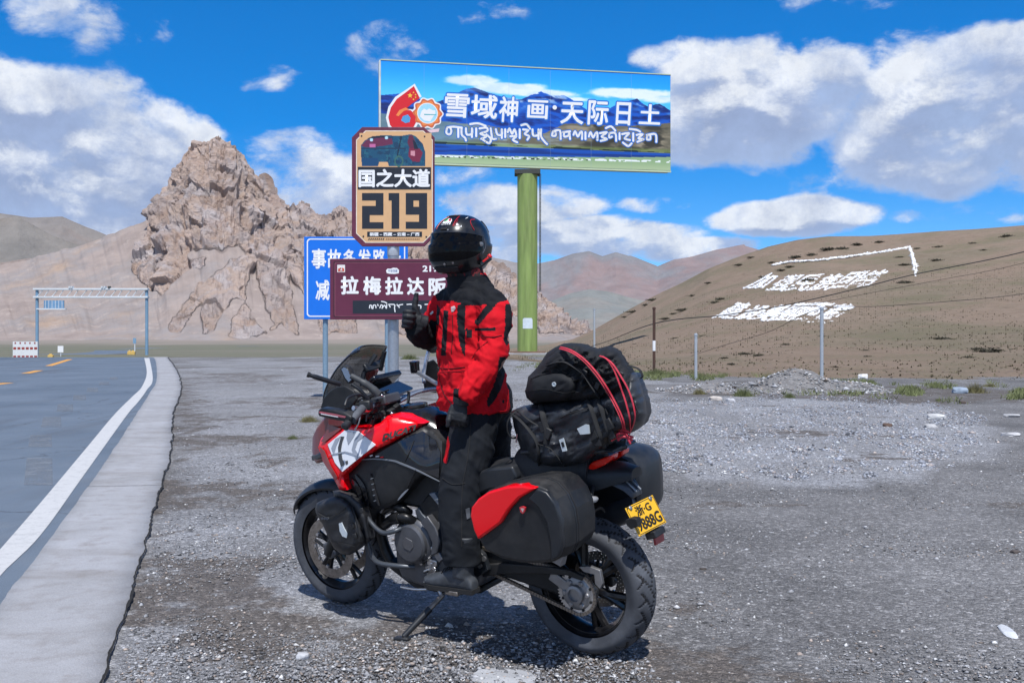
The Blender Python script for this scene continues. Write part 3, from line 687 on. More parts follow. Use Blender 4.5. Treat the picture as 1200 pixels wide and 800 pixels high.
t.put(b, 'Base Color', t.mix(f, sc, rc)); b.inputs['Roughness'].default_value = .95; b.inputs['Specular IOR Level'].default_value = .15
hb = t.math('ADD', t.noise(co, .09, 9, .78), t.math('MULTIPLY', t.voro(co, .07), .35)); t.put(b, 'Normal', t.bump(t.math('MULTIPLY', hb, t.mapr(f, 0, 1, .12, 1.)), 1., 7.))
mount_mat = m
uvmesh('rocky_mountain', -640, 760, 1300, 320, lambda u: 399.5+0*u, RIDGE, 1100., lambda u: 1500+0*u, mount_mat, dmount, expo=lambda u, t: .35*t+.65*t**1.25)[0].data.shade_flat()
# far left hills
def dsmooth(amp, s, gl, seed):
    def d(U, Vv, T, P):
        x, y, z = P[..., 0], P[..., 1], P[..., 2]
        r = .25-1.1*np.abs(fbm(x*s*.8, y*s*.8, z*s*.4, oct=6, seed=seed, gain=.48))**1.3
        return (r-.2)*amp*sst(0, .25, T)*(1-.6*sst(.85, 1, T)), {'rock': 0*U, 'crease': np.clip(.5+.6*r, 0, 1), 'tt': T}
    return d
def hillmat(name, cols, scale, haze=None, bumpd=20., extra=None):
    m, t, b = newmat(name); co = t.geo('Position')
    n1 = t.noise(co, scale, 6, .6, dist=.5); c = t.ramp(n1, cols)
    n2 = t.noise(co, scale*9, 6, .65); c = t.mix(.5, c, t.mix(1., c, t.ramp(n2, [(.3, .7), (.7, 1.25)]), 'MULTIPLY'))
    t.put(b, 'Base Color', c); b.inputs['Roughness'].default_value = .95; b.inputs['Specular IOR Level'].default_value = .1
    t.put(b, 'Normal', t.bump(t.noise(co, scale*6, 7, .65), .8, bumpd)); return m
hm = hillmat('far_hill_soil', [(.35, (.19, .175, .17)), (.5, (.22, .20, .185)), (.62, (.24, .17, .14))], .0018)
uvmesh('far_left_hill', -1500, 320, 500, 90, lambda u: 380+0*u, silh([(-1500,382),(-1000,330),(-600,262),(-300,235),(-100,240),(0,251),(35,257),(72,257),(95,268),(118,277),(180,300),(320,360)]), 2600., 3900., hm, dsmooth(70, .0016, 0, 81))
uvmesh('near_left_hill', -1400, 260, 460, 90, lambda u: 385+0*u, silh([(-1400,387),(-900,320),(-400,245),(-200,262),(-40,262),(20,254),(60,277),(86,287),(130,298),(200,330),(260,360)]), 2000., 2500., hillmat('left_hill_soil', [(.35, (.17, .165, .155)), (.5, (.20, .185, .17)), (.65, (.235, .2, .17))], .002), dsmooth(30, .002, 0, 82))
# far central range
cm = hillmat('far_range_soil', [(.30, (.20, .20, .215)), (.44, (.235, .20, .195)), (.5, (.25, .185, .175)), (.57, (.21, .205, .21)), (.68, (.26, .24, .235))], .0006, bumpd=60)
uvmesh('far_range', 380, 1500, 520, 140, lambda u: 391+0*u, silh([(380,330),(480,318),(560,300),(600,308),(622,311),(650,305),(672,297),(690,294),(706,300),(722,295),(745,302),(770,312),(790,304),(812,300),(840,292),(872,287),(905,296),(960,305),(1050,290),(1200,300),(1500,320)]), 5200., 8200., cm, dsmooth(190, .0007, 0, 83))
fm = hillmat('far_foothill_soil', [(.35, (.21, .20, .19)), (.5, (.20, .21, .20)), (.62, (.25, .22, .195))], .0015, bumpd=20)
uvmesh('far_foothill', 560, 1100, 300, 80, lambda u: 393+0*u, silh([(560,372),(610,372),(640,356),(668,344),(690,339),(712,342),(735,349),(765,356),(800,352),(860,345),(1100,340)]), 3600., 4600., fm, dsmooth(90, .0016, 0, 84))
# ---------------------------------------------------------------- near right hillside
HF = silh([(560,412),(640,424),(700,432),(760,438),(830,444),(900,449),(1000,455),(1200,462),(1500,470),(2400,490)])
HR = silh([(560,413),(640,404),(672,397),(700,384),(740,361),(770,345),(800,331),(830,315),(860,303),(900,289),(935,281),(970,277),(1020,276.5),(1060,274),(1100,271),(1150,268),(1200,264),(1300,250),(1500,230),(2400,260)])
HD0 = lambda u: np.interp(u, [560, 700, 830, 1000, 1200, 2400], [74, 46, 37, 33, 31, 27.])
HD1 = lambda u: np.interp(u, [560, 700, 830, 1000, 1200, 2400], [190, 190, 175, 165, 150, 140.])
HE = lambda t: .62*t+.38*t**.55
def hill_pt(u, v, lift=0.):
    f = float(HF(u)); r = float(HR(u)); q = (v-f)/(r-f); lo, hi = 0., 1.
    for _ in range(40):
        mid = (lo+hi)/2
        if HE(mid) < q: lo = mid
        else: hi = mid
    Yd = float(HD0(u))+(float(HD1(u))-float(HD0(u)))*lo
    p = W(u, v, Yd); p.z += lift; return p
def dhill(U, Vv, T, P):
    x, y, z = P[..., 0], P[..., 1], P[..., 2]
    h = .5*fbm(x*.05, y*.05, oct=4, seed=91)*sst(0, .2, T)*.4+.10*fbm(x*.7, y*.7, z*.7, oct=4, seed=92)
    return h*sst(1.01, .97, T)*sst(0, .03, T), {'tt': T}
m, t, b = newmat('hillside_soil'); co = t.geo('Position')
n1 = t.noise(co, .05, 6, .62, dist=.4); n2 = t.noise(co, .8, 8, .72); n3 = t.noise(co, 7., 4, .7); cell = t.voro(co, 2.6); cell2 = t.voro(co, 7.)
c = t.ramp(n1, [(.36, (.235, .175, .13)), (.5, (.25, .19, .143)), (.62, (.20, .165, .118))])
c = t.mix(t.mapr(n2, .5, .75, 0, .6), c, (.29, .235, .19)); c = t.mix(t.mapr(n2, .45, .32, 0, .55), c, (.13, .10, .075))
c = t.mix(t.mapr(cell, .0, .22, .8, 0), c, (.075, .075, .045)); c = t.mix(t.mapr(cell2, .0, .2, .55, 0), c, (.1, .088, .06))
gb = t.math('MULTIPLY', t.mapr(t.noise(co, .11, 4, .6), .48, .62), t.mapr(n2, .4, .55)); c = t.mix(t.math('MULTIPLY', gb, .55), c, (.135, .135, .075))
t.put(b, 'Base Color', c); b.inputs['Roughness'].default_value = .95; b.inputs['Specular IOR Level'].default_value = .15
t.put(b, 'Normal', t.bump(t.math('ADD', n2, t.math('MULTIPLY', n3, .25)), 1., .35))
hill_o, HP = uvmesh('hillside', 560, 2400, 700, 200, HF, HR, HD0, HD1, m, dhill, expo=lambda u, t: HE(t))
def shrub_mesh(seed, n=260, s=1., hgt=.55, leaf=.09, spread=1.):
    r = np.random.default_rng(seed); c = r.normal(0, .42, (n, 3)); c[:, 2] = np.abs(c[:, 2])*hgt; c[:, :2] *= spread
    a = r.normal(0, 1, (n, 3)); a /= np.linalg.norm(a, axis=1, keepdims=True); bq = np.cross(a, r.normal(0, 1, (n, 3))); bq /= np.linalg.norm(bq, axis=1, keepdims=True)
    l = leaf*r.uniform(.6, 1.5, (n, 1)); V = np.stack([c-a*l, c+bq*l*.45, c+a*l, c-bq*l*.45], 1)*s
    me = npmesh('shrub', V.reshape(-1, 3), np.arange(n*4).reshape(-1, 4)); return me
sh_m = M('shrub_leaf', (.048, .044, .028), .9, var=.35, vs=3); shm = [shrub_mesh(i, 420, 1., .42, .13) for i in range(4)]
for q in shm: q.materials.append(sh_m)
SHR = [(1161,411,26),(1146,408,16),(1134,418,15),(1104,396,18),(1017,417,12),(978,429,11),(873,413,12),(850,418,10),(857,425,9),(889,415,11),(920,402,9),(932,300,14),(866,309,9),(948,327,15),(930,335,9),(1060,330,16),(1098,304,13),(1180,276,15),(1060,309,12),(1055,300,9),(970,291,16),(951,297,11),(985,290,13),(1004,285,12),(915,315,9),(925,311,9),(895,323,10),(845,349,12),(838,353,11),(800,362,14),(790,366,9),(780,372,11),(765,350,12),(757,356,10),(742,364,12),(733,370,9),(812,345,9),(830,330,8),(1015,409,8),(963,392,8),(826,392,9),(792,395,9),(745,402,9),(760,412,8),(1100,288,10),(1140,284,10),(1030,282,9),(880,300,8),(1075,290,9),(1152,292,9),(905,306,8)]
for i, (u, v, w) in enumerate(SHR):
    p = hill_pt(u, v+2); o = bpy.data.objects.new('shrub', shm[i % 4]); COL.objects.link(o); o.location = p; s = w/1200*p.y/1.5
    o.scale = (s, s*.8, s*.62); o.rotation_euler.z = i
    big = w >= 15
    if v < 300 and u > 920: lb, gp = 'dark shrub near the skyline of the brown hillside', 'shrubs along the hill skyline'
    elif u < 820: lb, gp = 'dark shrub on the steep left flank of the brown hillside', 'shrubs on the left flank of the hill'
    elif v > 385: lb, gp = 'low dark shrub on the brown hillside below the white characters', 'shrubs below the white characters'
    else: lb, gp = 'dark shrub on the brown hillside beside or above the white characters', 'shrubs around the white characters'
    sp_ = {(1161,411): 'largest dark shrub low on the right part of the hillside', (1146,408): 'dark shrub touching the left of the largest low shrub', (1134,418): 'dark shrub just below and left of the largest low shrub', (1104,396): 'wide dark shrub midway up the lower right hillside', (1060,330): 'wide dark shrub right of the upper white character row', (948,327): 'dark shrub hidden among the upper row of white characters'}
    if (u, v) in sp_: tag(o, sp_[(u, v)], 'shrub')
    else: tag(o, lb, 'shrub', gp)
# countless small tufts between them
n_ = 17000; ti = RNG.integers(0, HP.shape[0]-260, n_); tj = (RNG.random(n_)**.8*150).astype(int); tj = np.minimum(tj, 148)
P = HP[ti, tj]; keep = fbm(P[:, 0]*.12, P[:, 1]*.12, oct=3, seed=95) > -.15; P = P[keep]; n_ = len(P)
a = RNG.normal(0, 1, (n_, 5, 3)); a[..., 2] = np.abs(a[..., 2])*.9; a /= np.linalg.norm(a, axis=-1, keepdims=True); s = (RNG.uniform(.03, .095, (n_, 1, 1))); sd = np.cross(a, [0, 0, 1.]); sd /= np.maximum(np.linalg.norm(sd, axis=-1, keepdims=True), 1e-6)
V = np.stack([P[:, None]-sd*s*.45, P[:, None]+sd*s*.45, P[:, None]+a*s*1.3], 2)
me = npmesh('dry_tufts', V.reshape(-1, 3), np.arange(n_*15).reshape(-1, 3)); tag(link(me, 'dry_tufts', M('dry_tuft', (.15, .13, .08), .95, var=.3, vs=1.)), 'sparse dry grass tufts over the brown hillside', 'grass', kind='stuff')
# grass tussocks on the lot
def tussock(s, n, seed, hh=.8):
    r = np.random.default_rng(seed); a = r.normal(0, .5, (n, 3)); a[:, 2] = 1; a /= np.linalg.norm(a, axis=1, keepdims=True)
    b0 = np.concatenate([r.normal(0, .33, (n, 2)), np.zeros((n, 1))], 1); L = r.uniform(.35, 1, (n, 1))*hh*np.exp(-(b0[:, :1]**2+b0[:, 1:2]**2)*1.5); sd = np.cross(a, r.normal(0, 1, (n, 3))); sd /= np.linalg.norm(sd, axis=1, keepdims=True)
    V = np.stack([b0-sd*.014, b0+sd*.014, b0+a*L+np.array([0, 0, -.0])], 1)*s; return npmesh('grass_tussock', V.reshape(-1, 3), np.arange(n*3).reshape(-1, 3))
gmt = M('tussock_grass', (.12, .14, .055), .8, var=.35, vs=4); gmt2 = M('tussock_grass_dry', (.17, .155, .07), .85, var=.3, vs=4)
TUS = [(362,494,24,11,'round green grass tussock on the gravel left of the motorcycle front'),(343,514,13,7,'small thin grass tuft below the round green tussock'),(871,464,26,14,'bright green tussock on the pale gravel left of the mound'),(820,462,18,10,'green tussock in front of the thin grey pole'),(958,450,18,9,'green tuft growing left of the mound top'),(1020,450,16,7,'green tuft growing on the mound slope'),(1143,460,28,16,'yellow green tussock at the right foot of the mound'),(925,466,14,10,'sparse tuft between pale gravel and the mound'),(1096,452,12,6,'small tuft on the right shoulder of the mound'),(902,447,22,14,'yellow green tuft at the hill foot left of the tall grey pole'),(768,440,30,12,'wide green patch of grass behind the brown pole foot'),(1100,470,9,5,'tiny green tuft on the dirt right of the mound'),(1160,453,16,6,'low tuft behind the yellow green tussock'),(480,421,24,9,'dark low bush on the plain between sign post and rider'),(640,428,22,7,'low grass clump by the billboard pole foot'),(850,452,10,6,'thin tuft right of the thin grey pole')]
for i, (u, v, w, h, lb) in enumerate(TUS):
    p = G(u, v); s = w/1200*p.y; me = tussock(1., 620, 200+i); o = link(me, 'grass_tussock', gmt if i % 3 else gmt2); o.location = p; o.scale = (s*.62, s*.62, h/1200*p.y*1.35); tag(o, lb, 'grass tuft')
# grassy verge line along the hill foot
n_ = 4200; u = RNG.uniform(600, 1260, n_); v = HF(u)+RNG.normal(1, 5, n_); k = (fbm(u*.03, v*.1, oct=3, seed=97) > .16) & (v > 418); u, v = u[k], v[k]; n_ = len(u); Yd = 1200*CH/(v-HOR); P = np.stack([(u-600)/1200*Yd, Yd, 0*u], 1)
a = RNG.normal(0, .5, (n_, 6, 3)); a[..., 2] = 1; s = RNG.uniform(.05, .16, (n_, 1, 1)); o_ = np.concatenate([RNG.normal(0, .08, (n_, 6, 2)), np.zeros((n_, 6, 1))], -1)
V = np.stack([P[:, None]+o_-[.012, 0, 0], P[:, None]+o_+[.012, 0, 0], P[:, None]+o_+a*s], 2)
me = npmesh('verge_grass', V.reshape(-1, 3), np.arange(n_*18).reshape(-1, 3)); tag(link(me, 'verge_grass', gmt), 'thin green grass along the foot of the hillside', 'grass', kind='stuff')
# ---------------------------------------------------------------- signs and roadside furniture
galv = M('galvanised_steel', (.40, .43, .47), .42, .75, var=.12, vs=30)
galv_blue = M('blue_grey_steel', (.22, .33, .43), .5, .3, var=.12, vs=20)
bolt_m = M('bolt_steel', (.5, .5, .5), .35, .9)
white_p = M('sign_white', (.80, .81, .82), .55, var=.03)
black_p = M('sign_black', (.012, .017, .028), .5, var=.1)
def sheet(name, pts, y, mat, parent, dx=0):
    mb = MB(); mb.add([(a, y, c) for a, c in pts], [tuple(range(len(pts)))]); return mb.build(name, mat, parent, smooth=False)
def rrect(x0, z0, x1, z1, r, n=6):
    P = []
    for cx_, cz_, a0 in ((x1-r, z1-r, 0), (x0+r, z1-r, 90), (x0+r, z0+r, 180), (x1-r, z0+r, 270)):
        for k in range(n+1): a = radians(a0+90*k/n); P.append((cx_+r*cos(a), cz_+r*sin(a)))
    return P
def frame_ring(name, outer, inner, y, mat, parent, depth=0):
    n = len(outer); mb = MB()
    mb.add([(a, y, c) for a, c in outer]+[(a, y, c) for a, c in inner], [(i, (i+1) % n, (i+1) % n+n, i+n) for i in range(n)])
    if depth: mb.add([(a, y, c) for a, c in outer]+[(a, y+depth, c) for a, c in outer], [(i, (i+1) % n, (i+1) % n+n, i+n) for i in range(n)])
    return mb.build(name, mat, parent, smooth=False)
def printpanel(name, w, h, nx, ny, fn, y, parent, rough=.5, x0=None, z0=0):
    """flat printed panel: fn(a, b) -> colour, a right and b up in 0..1"""
    a = (np.arange(nx)+.5)/nx; b = (np.arange(ny)+.5)/ny
    gx = np.linspace(0, 1, nx+1); gz = np.linspace(0, 1, ny+1); A, B_ = np.meshgrid(gx, gz, indexing='ij')
    x0 = -w/2 if x0 is None else x0
    V = np.stack([x0+A*w, 0*A+y, z0+B_*h], -1).reshape(-1, 3); me = npmesh(name, V, gridfaces(nx+1, ny+1)[:, ::-1])
    c = fn(A, B_).reshape(-1, 3); c = np.where(c <= .04045, c/12.92, ((c+.055)/1.055)**2.4); setcol(me, 'print', c)
    k = 'print_'+name; m, t, bb = newmat(k); t.put(bb, 'Base Color', t.attr('print', 'Color')); bb.inputs['Roughness'].default_value = rough
    o = link(me, name, m, parent); return o
def lerp3(c, a, b, f): return c*(1-f[..., None])+np.array(b if a is None else b)*f[..., None]
def put(c, mask, col): m = np.asarray(mask, float)[..., None]; return c*(1-m)+np.array(col)*m

# -- billboard ---------------------------------------------------------------------------
base = W(618, 413, 90.); 
bb = empty('billboard', Matrix.Translation(base), 'big billboard with snowy mountain print on a single green column', 'billboard')
green = M('green_paint', (.22, .31, .085), .55, var=.28, vs=2.2, stretch=(1, 1, .10), dust=.5, dustcol=(.30, .29, .2)); green_d = M('dark_truss', (.045, .05, .045), .7)
greenp = M('pale_green_trim', (.50, .60, .40), .5, var=.08, vs=.7)
colr = .88; zt = 16.0
mb = MB().lathe((0, 0, 0), (0, 0, 1), [(colr, -.2), (colr, zt-.4)], 40); mb.build('column', green, bb)
MB().box((0, 0, zt-.22), (2.25, 1.6, .42)).build('column_head', green_d, bb, bevel=.03)
MB().box((0, 0, .04), (3.1, 2.6, .16)).build('base_plate', M('rusty_edge', (.16, .10, .07), .9, var=.3, vs=2), bb, bevel=.02)
MB().box((0, .1, -.35), (4.2, 3.6, .66)).build('footing', conc, bb, bevel=.05)
MB().add([(-.42, -colr-.012-0, 1.5*.4+1.9), (.5, -colr-.02, 2.5), (.5, -colr-.02, 3.6), (-.42, -colr-.012, 3.6)], [(0, 1, 2, 3)])
arc = [(-colr-.006)*0 for _ in range(2)]
pl = []; 
for k in range(9):
    a = -pi/2+(-.48+k*.125); pl.append((cos(a)*(colr+.008), sin(a)*(colr+.008)))
mbn = MB(); n = len(pl); mbn.add([(x, y, 2.1) for x, y in pl]+[(x, y, 3.02 + (.0 if 0 < i < n-1 else -.12)) for i, (x, y) in enumerate(pl)], [(i, i+1, i+1+n, i+n) for i in range(n-1)]); mbn.build('notice', M('pale_notice', (.62, .70, .76), .5, var=.1, vs=4), bb)
# ladder up the back right of the column
mb = MB()
for s in (0, .42): mb.tube([(colr+.15+s*.2+.06, .35-s*.6, 5.4), (colr+.15+s*.2+.06, .35-s*.6, zt-.3)], .035, 6)
mb.build('ladder_rail', green_d, bb)
rg = MB().tube([(colr+.2, .35, 0), (colr+.3, .1, 0)], .022, 5).mesh('ladder_rung')
for k in range(26): o = link(rg, 'ladder_rung', green_d if k == 0 else None, bb); o.location = (0, 0, 5.6+k*.36)
# board: turned 10 degrees, left end nearer
LB = W(446, 190, 88.2); RB = W(786, 201, 93.3); LT = W(446, 72.0, 88.2); RT = W(786, 87, 93.3)
LB.z -= 0; bx = (RB-LB); bx.z = 0; bw = bx.length; ang = atan2(bx.y, bx.x); bz0 = (LB.z+RB.z)/2; bz1 = (LT.z+RT.z)/2; bh = bz1-bz0
bd = empty('board'); bd.parent = bb
mid = (LB+RB)/2; bd.matrix_local = Matrix.Translation(Vector((mid.x, mid.y, bz0))-base) @ Matrix.Rotation(ang, 4, 'Z')
# the board is the part "panel_face"; its pieces follow as sub-parts
bpy.data.objects.remove(bd)
Bm = Matrix.Translation(Vector((mid.x, mid.y, bz0))-base) @ Matrix.Rotation(ang, 4, 'Z')
bodyo = MB().box((0, .55, bh/2), (bw, 1.05, bh)).build('board', M('board_side', (.30, .36, .33), .6, var=.2, vs=1.), bb); bodyo.matrix_local = Bm
def billart(a, b):
    c = np.zeros(a.shape+(3,)); c[:] = (.02, .58, .98); c = lerp3(c, None, (.36, .80, 1.), sst(1.05, .55, b))
    n = fbm(a*9, b*7, oct=6, seed=101, gain=.55); n2 = fbm(a*30, b*22, oct=4, seed=102)
    cl = np.zeros(a.shape)
    for (cx_, cy_, rx, ry, w) in [(.30,.84,.13,.085,1.),(.42,.78,.17,.09,1.),(.55,.74,.15,.07,.9),(.66,.70,.08,.04,.7),(.86,.79,.2,.075,.95),(.97,.74,.1,.07,.8),(.08,.865,.06,.03,.5),(.48,.93,.05,.014,.5),(.73,.93,.04,.012,.4),(.2,.95,.05,.02,.5)]:
        cl = np.maximum(cl, w*np.exp(-((a-cx_)/rx)**2-((b-cy_)/ry)**2*1.1))
    cl = sst(.42, .72, cl+n*.3+n2*.08); c = lerp3(c, None, (.93, .96, .98), cl*.95)
    c = lerp3(c, None, (.72, .84, .94), cl*sst(.1, -.3, n)*.5)
    R1 = np.interp(a, [0,.06,.12,.18,.24,.28,.31,.36,.42,.47,.51,.54,.58,.62,.68,.72,.76,.80,.84,.88,.92,.96,1.], [.66,.68,.63,.60,.68,.74,.77,.72,.69,.68,.73,.78,.72,.74,.64,.56,.60,.66,.70,.73,.66,.70,.62])+.02*fbm(a*22, 0*a, oct=4, seed=103)
    mt = b < R1
    tone = fbm(a*13+b*9, b*16-a*4, oct=5, seed=104, ridged=True)
    mc_ = np.zeros(c.shape); mc_[:] = (.03, .19, .52); mc_ = lerp3(mc_, None, (.04, .34, .76), sst(-.1, .5, tone)); mc_ = lerp3(mc_, None, (.02, .10, .33), sst(.1, -.5, tone)*.8)
    snow = sst(.15, .0, R1-b)*sst(.05, .45, fbm(a*28+b*12, b*24, oct=4, seed=105)+.18+.5*sst(.70, .76, R1)-.25)*(.25+.75*np.exp(-((a-.53)/.1)**2)+.4*np.exp(-((a-.9)/.08)**2)); mc_ = lerp3(mc_, None, (.90, .95, 1.), np.clip(snow, 0, 1))
    c = np.where(mt[..., None], mc_, c)
    R2 = np.interp(a, [0,.1,.2,.28,.34,.45,.55,.62,.7,.78,.85,.93,1.], [.47,.44,.42,.40,.40,.36,.33,.44,.46,.44,.45,.48,.50])+.012*fbm(a*18, a*0, oct=3, seed=106)
    g2 = fbm(a*12, b*20, oct=5, seed=107); bc = np.zeros(c.shape); bc[:] = (.42, .40, .33); bc = lerp3(bc, None, (.60, .56, .47), sst(-.1, .4, g2)); bc = lerp3(bc, None, (.62, .70, .74), sst(.38, .25, b)*sst(.75, .45, a)*sst(-.2,.2,g2+.1)*.8)
    bc = lerp3(bc, None, (.22, .21, .17), sst(.05, .4, fbm(a*16+4, b*14, oct=4, seed=108))*sst(.55, .75, a)); bc = lerp3(bc, None, (.36, .52, .62), sst(.45, .2, a)*.75)
    bc = lerp3(bc, None, (.5, .6, .3), sst(.235, .2, b)*.6); c = np.where((b < R2)[..., None], bc, c)
    dk = (np.abs(b-.205+.02*a) < .006+.008*vnoise(a*30, 0*a)) ; c = put(c, dk, (.08, .16, .16))
    lake = (b < .190-.012*a) & (b > .078+.062*a*a); lk = np.zeros(c.shape); lk[:] = (.02, .30, .68); lk = lerp3(lk, None, (.03, .20, .50), sst(0, .5, vnoise(a*6, b*70))); lk = lerp3(lk, None, (.10, .45, .80), sst(.17, .2, b)*.5); c = np.where(lake[..., None], lk, c)
    sh = b <= .078+.062*a*a; gr_ = np.zeros(c.shape); gr_[:] = (.56, .68, .50); gr_ = lerp3(gr_, None, (.66, .74, .58), sst(.1, 0, b)); c = np.where(sh[..., None], gr_, c)
    wh = (np.abs(b-(.062+.03*a)) < .011) & (vnoise(a*120, b*60, seed=5) > -.1); c = put(c, wh & sh, (.90, .93, .92)); bk = (np.abs(b-(.056+.03*a)) < .008) & (vnoise(a*150, b*50, seed=6) > .35) & (a < .75); c = put(c, bk & sh, (.12, .14, .14))
    return c
for k in range(1, 7): MB().box((-bw/2+bw*k/7, -.0045, bh/2), (.012, .002, bh-.2)).build('panel_joint', M('joint_grey', (.25, .35, .45), .5) if k == 1 else bpy.data.materials['joint_grey'], bodyo)
o = printpanel('printed_picture', bw-.06, bh-.1, 620, 210, billart, -.004, bodyo, .45, z0=.1)
for nm, cz_, hz in (('bottom_trim', .16, .30),): MB().box((0, -.02, -.03), (bw+.03, .12, .14)).build(nm, greenp, bodyo, bevel=.01)
MB().box((-bw/2-.06, .5, bh/2), (.12, 1.1, bh)).build('side_trim', M('side_white', (.62, .68, .68), .5, var=.2, vs=1.), bodyo)
MB().box((0, .5, bh+.04), (bw, 1.1, .08)).build('top_trim', greenp, bodyo)
blue_o = M('outline_blue', (.01, .16, .60), .5, var=.05)
def bx_(u, v):     # photo pixel -> board plane coordinates
    p0, p1 = (446, 786); a = (u-p0)/(p1-p0); vb = 190+(201-190)*a; vt = 72+(87-72)*a
    # perspective along the board
    Z0, Z1 = 88.2, 93.3; s = a*Z0/(Z1+a*(Z0-Z1)) if False else a*Z0/(Z1-a*(Z1-Z0))
    s = a/(a+(1-a)*Z1/Z0)*1.0
    return (-bw/2+bw*s, (vb-v)/(vb-vt)*bh)
mbw = MB(); mbo = MB()
HAN = [('雪',521,550,110,139),('域',552,583,111,140),('神',585,607,113,144),('画',618,642,117,140),('天',657,684,119,146),('际',689,713,117,147),('日',722,739,119,147),('土',749,774,121,146)]
def boldshape(body, x0, z0, x1, z1, y, mat, par, bold, name, shear=0): return fit_text(body, x0, z0, x1, z1, y, mat, par, bold, name, shear=shear)
for ch, u0, u1, v0, v1 in HAN:
    a, zt_ = bx_(u0, v0); c2, zb = bx_(u1, v1)
    boldshape(ch, a-.12, zb-.12, c2+.12, zt_+.12, -.012, blue_o, bodyo, .05, 'character_outline', .06)
    boldshape(ch, a, zb, c2, zt_, -.022, white_p, bodyo, .016, 'character', .06)
mbq = MB(); dx_, dz_ = bx_(650, 126); mbq.lathe((dx_, -.02, dz_), (0, -1, 0), [(.2, 0), (.2, .004)], 12); mbq.build('middle_dot', white_p, bodyo)
# Tibetan line, drawn stroke by stroke as it reads in the photo (x, y in photo pixels)
Tq = [[(524,150),(531,149),(540,150)],[(524,150),(523,156),(527,158),(529,154),(528,151)],[(537,150),(537,161)],[(541,150),(541,158),(545,162),(546,165)],[(546,151),(547,158),(553,157),(553,151),(553,161)],[(558,151),(558,160)],
      [(551,146),(560,145),(569,148)],[(562,151),(570,150),(571,154),(563,157),(570,160),(564,163)],[(570,158),(575,163),(573,168),(566,164)],[(575,151),(576,158),(577,163),(581,163)],[(581,152),(583,158),(588,158),(588,152),(588,162)],[(592,152),(592,161)],
      [(595,155),(597,151),(600,157),(603,152),(605,158)],[(598,160),(605,160),(601,164),(606,167)],[(609,152),(609,162)],[(611,147),(617,146),(621,151)],[(613,152),(619,153),(615,157),(620,160),(618,164)],[(624,152),(625,159),(631,158),(631,152),(631,163)],[(634,152),(634,160),(638,166),(641,169)],
      [(648,154),(656,153),(657,163)],[(648,154),(647,159),(651,159),(651,155)],[(660,155),(668,154)],[(661,155),(661,160),(666,159),(667,155),(668,163)],[(672,158),(674,154),(677,160),(680,155),(682,155),(682,163)],[(686,155),(686,163)],[(690,160),(692,155),(695,161),(698,156),(700,156),(700,164)],
      [(703,156),(711,155),(705,160),(711,163),(704,165)],[(710,150),(716,148),(721,153)],[(714,156),(721,156),(722,165)],[(714,156),(714,161),(717,160)],[(726,156),(726,163)],[(729,157),(737,156),(732,162),(738,164)],[(730,167),(736,171),(740,168)],[(738,151),(746,152),(750,154)],[(742,156),(742,165)],[(746,158),(753,157),(748,162),(754,163),(747,166)],[(758,158),(768,157),(769,166)],[(759,158),(758,163),(762,163),(762,159)]]
mw_, mo_ = MB(), MB()
for st in Tq:
    q = [bx_(*p) for p in st]
    P2 = [(p.x, p.z) for p in bez([Vector((a, 0, c)) for a, c in q], 4)] if len(q) > 2 else q
    ribbon(mo_, P2, .34, -.010); ribbon(mw_, P2, .185, -.020)
o = mo_.build('script_outline', blue_o, bodyo, smooth=False); o = mw_.build('script_line', white_p, bodyo, smooth=False); o['kind'] = 'stuff'; bpy.data.objects['script_outline']['kind'] = 'stuff'
# the red 60 emblem
red_p = M('emblem_red', (.66, .012, .02), .45, var=.05); org_p = M('emblem_orange', (.85, .25, .06), .45); sky_p = M('emblem_sky', (.35, .68, .86), .45)
six = [(471,106),(477,101),(485,103),(492,116),(482,122),(474,127),(470,131),(478,130),(485,134),(488,142),(485,149),(480,152),(462,152),(457,145),(456,136),(459,127),(464,117)]
def poly_b(name, pts, y, mat, grow=0):
    q = [bx_(*p) for p in pts]; cx_ = sum(a for a, c in q)/len(q); cz_ = sum(c for a, c in q)/len(q)
    if grow: q = [(a+(a-cx_)/max(.01, math.hypot(a-cx_, c-cz_))*grow, c+(c-cz_)/max(.01, math.hypot(a-cx_, c-cz_))*grow) for a, c in q]
    return sheet(name, q, y, mat, bodyo)
sixo = [(485,102),(492,116),(482,123),(474,130),(481,130),(487,135),(488,143),(485,149),(479,153),(462,153),(457,147),(455,138),(458,127),(465,117),(476,109)]
poly_b('emblem_edge', sixo, -.012, white_p, .22); poly_b('emblem_six', sixo, -.020, red_p); poly_b('emblem_hole', [(472,137),(478,135),(481,139),(480,144),(475,145),(470,142)], -.028, M('hole_blue', (.08, .32, .62), .5)); poly_b('emblem_highlight', [(464,136),(468,130),(475,127),(480,129),(473,131),(467,137)], -.026, org_p)
cx_, cz_ = bx_(501, 133.5); 
def flower(r0, amp, y, mat, name, n=10):
    P = [(cx_+(r0+amp*cos(n*k*2*pi/80))*cos(k*2*pi/80), cz_+(r0+amp*cos(n*k*2*pi/80))*sin(k*2*pi/80)) for k in range(80)]; sheet(name, P, y, mat, bodyo)
flower(1.33, .08, -.013, white_p, 'emblem_edge'); flower(1.2, .1, -.021, M('emblem_brick', (.62, .14, .05), .5), 'emblem_petals'); flower(1.04, .07, -.024, org_p, 'emblem_petals'); flower(.90, 0, -.027, white_p, 'emblem_ring'); flower(.83, 0, -.03, sky_p, 'emblem_disc')
poly_b('emblem_cloud', [(494,131),(497,128),(500,130),(503,128),(507,130),(510,130),(510,134),(504,143),(497,142),(492,137)], -.033, white_p); poly_b('emblem_stroke', [(497,134.3),(511,134.8),(511,135.6),(497,135.6)], -.036, M('emblem_green', (.03, .38, .42), .5))
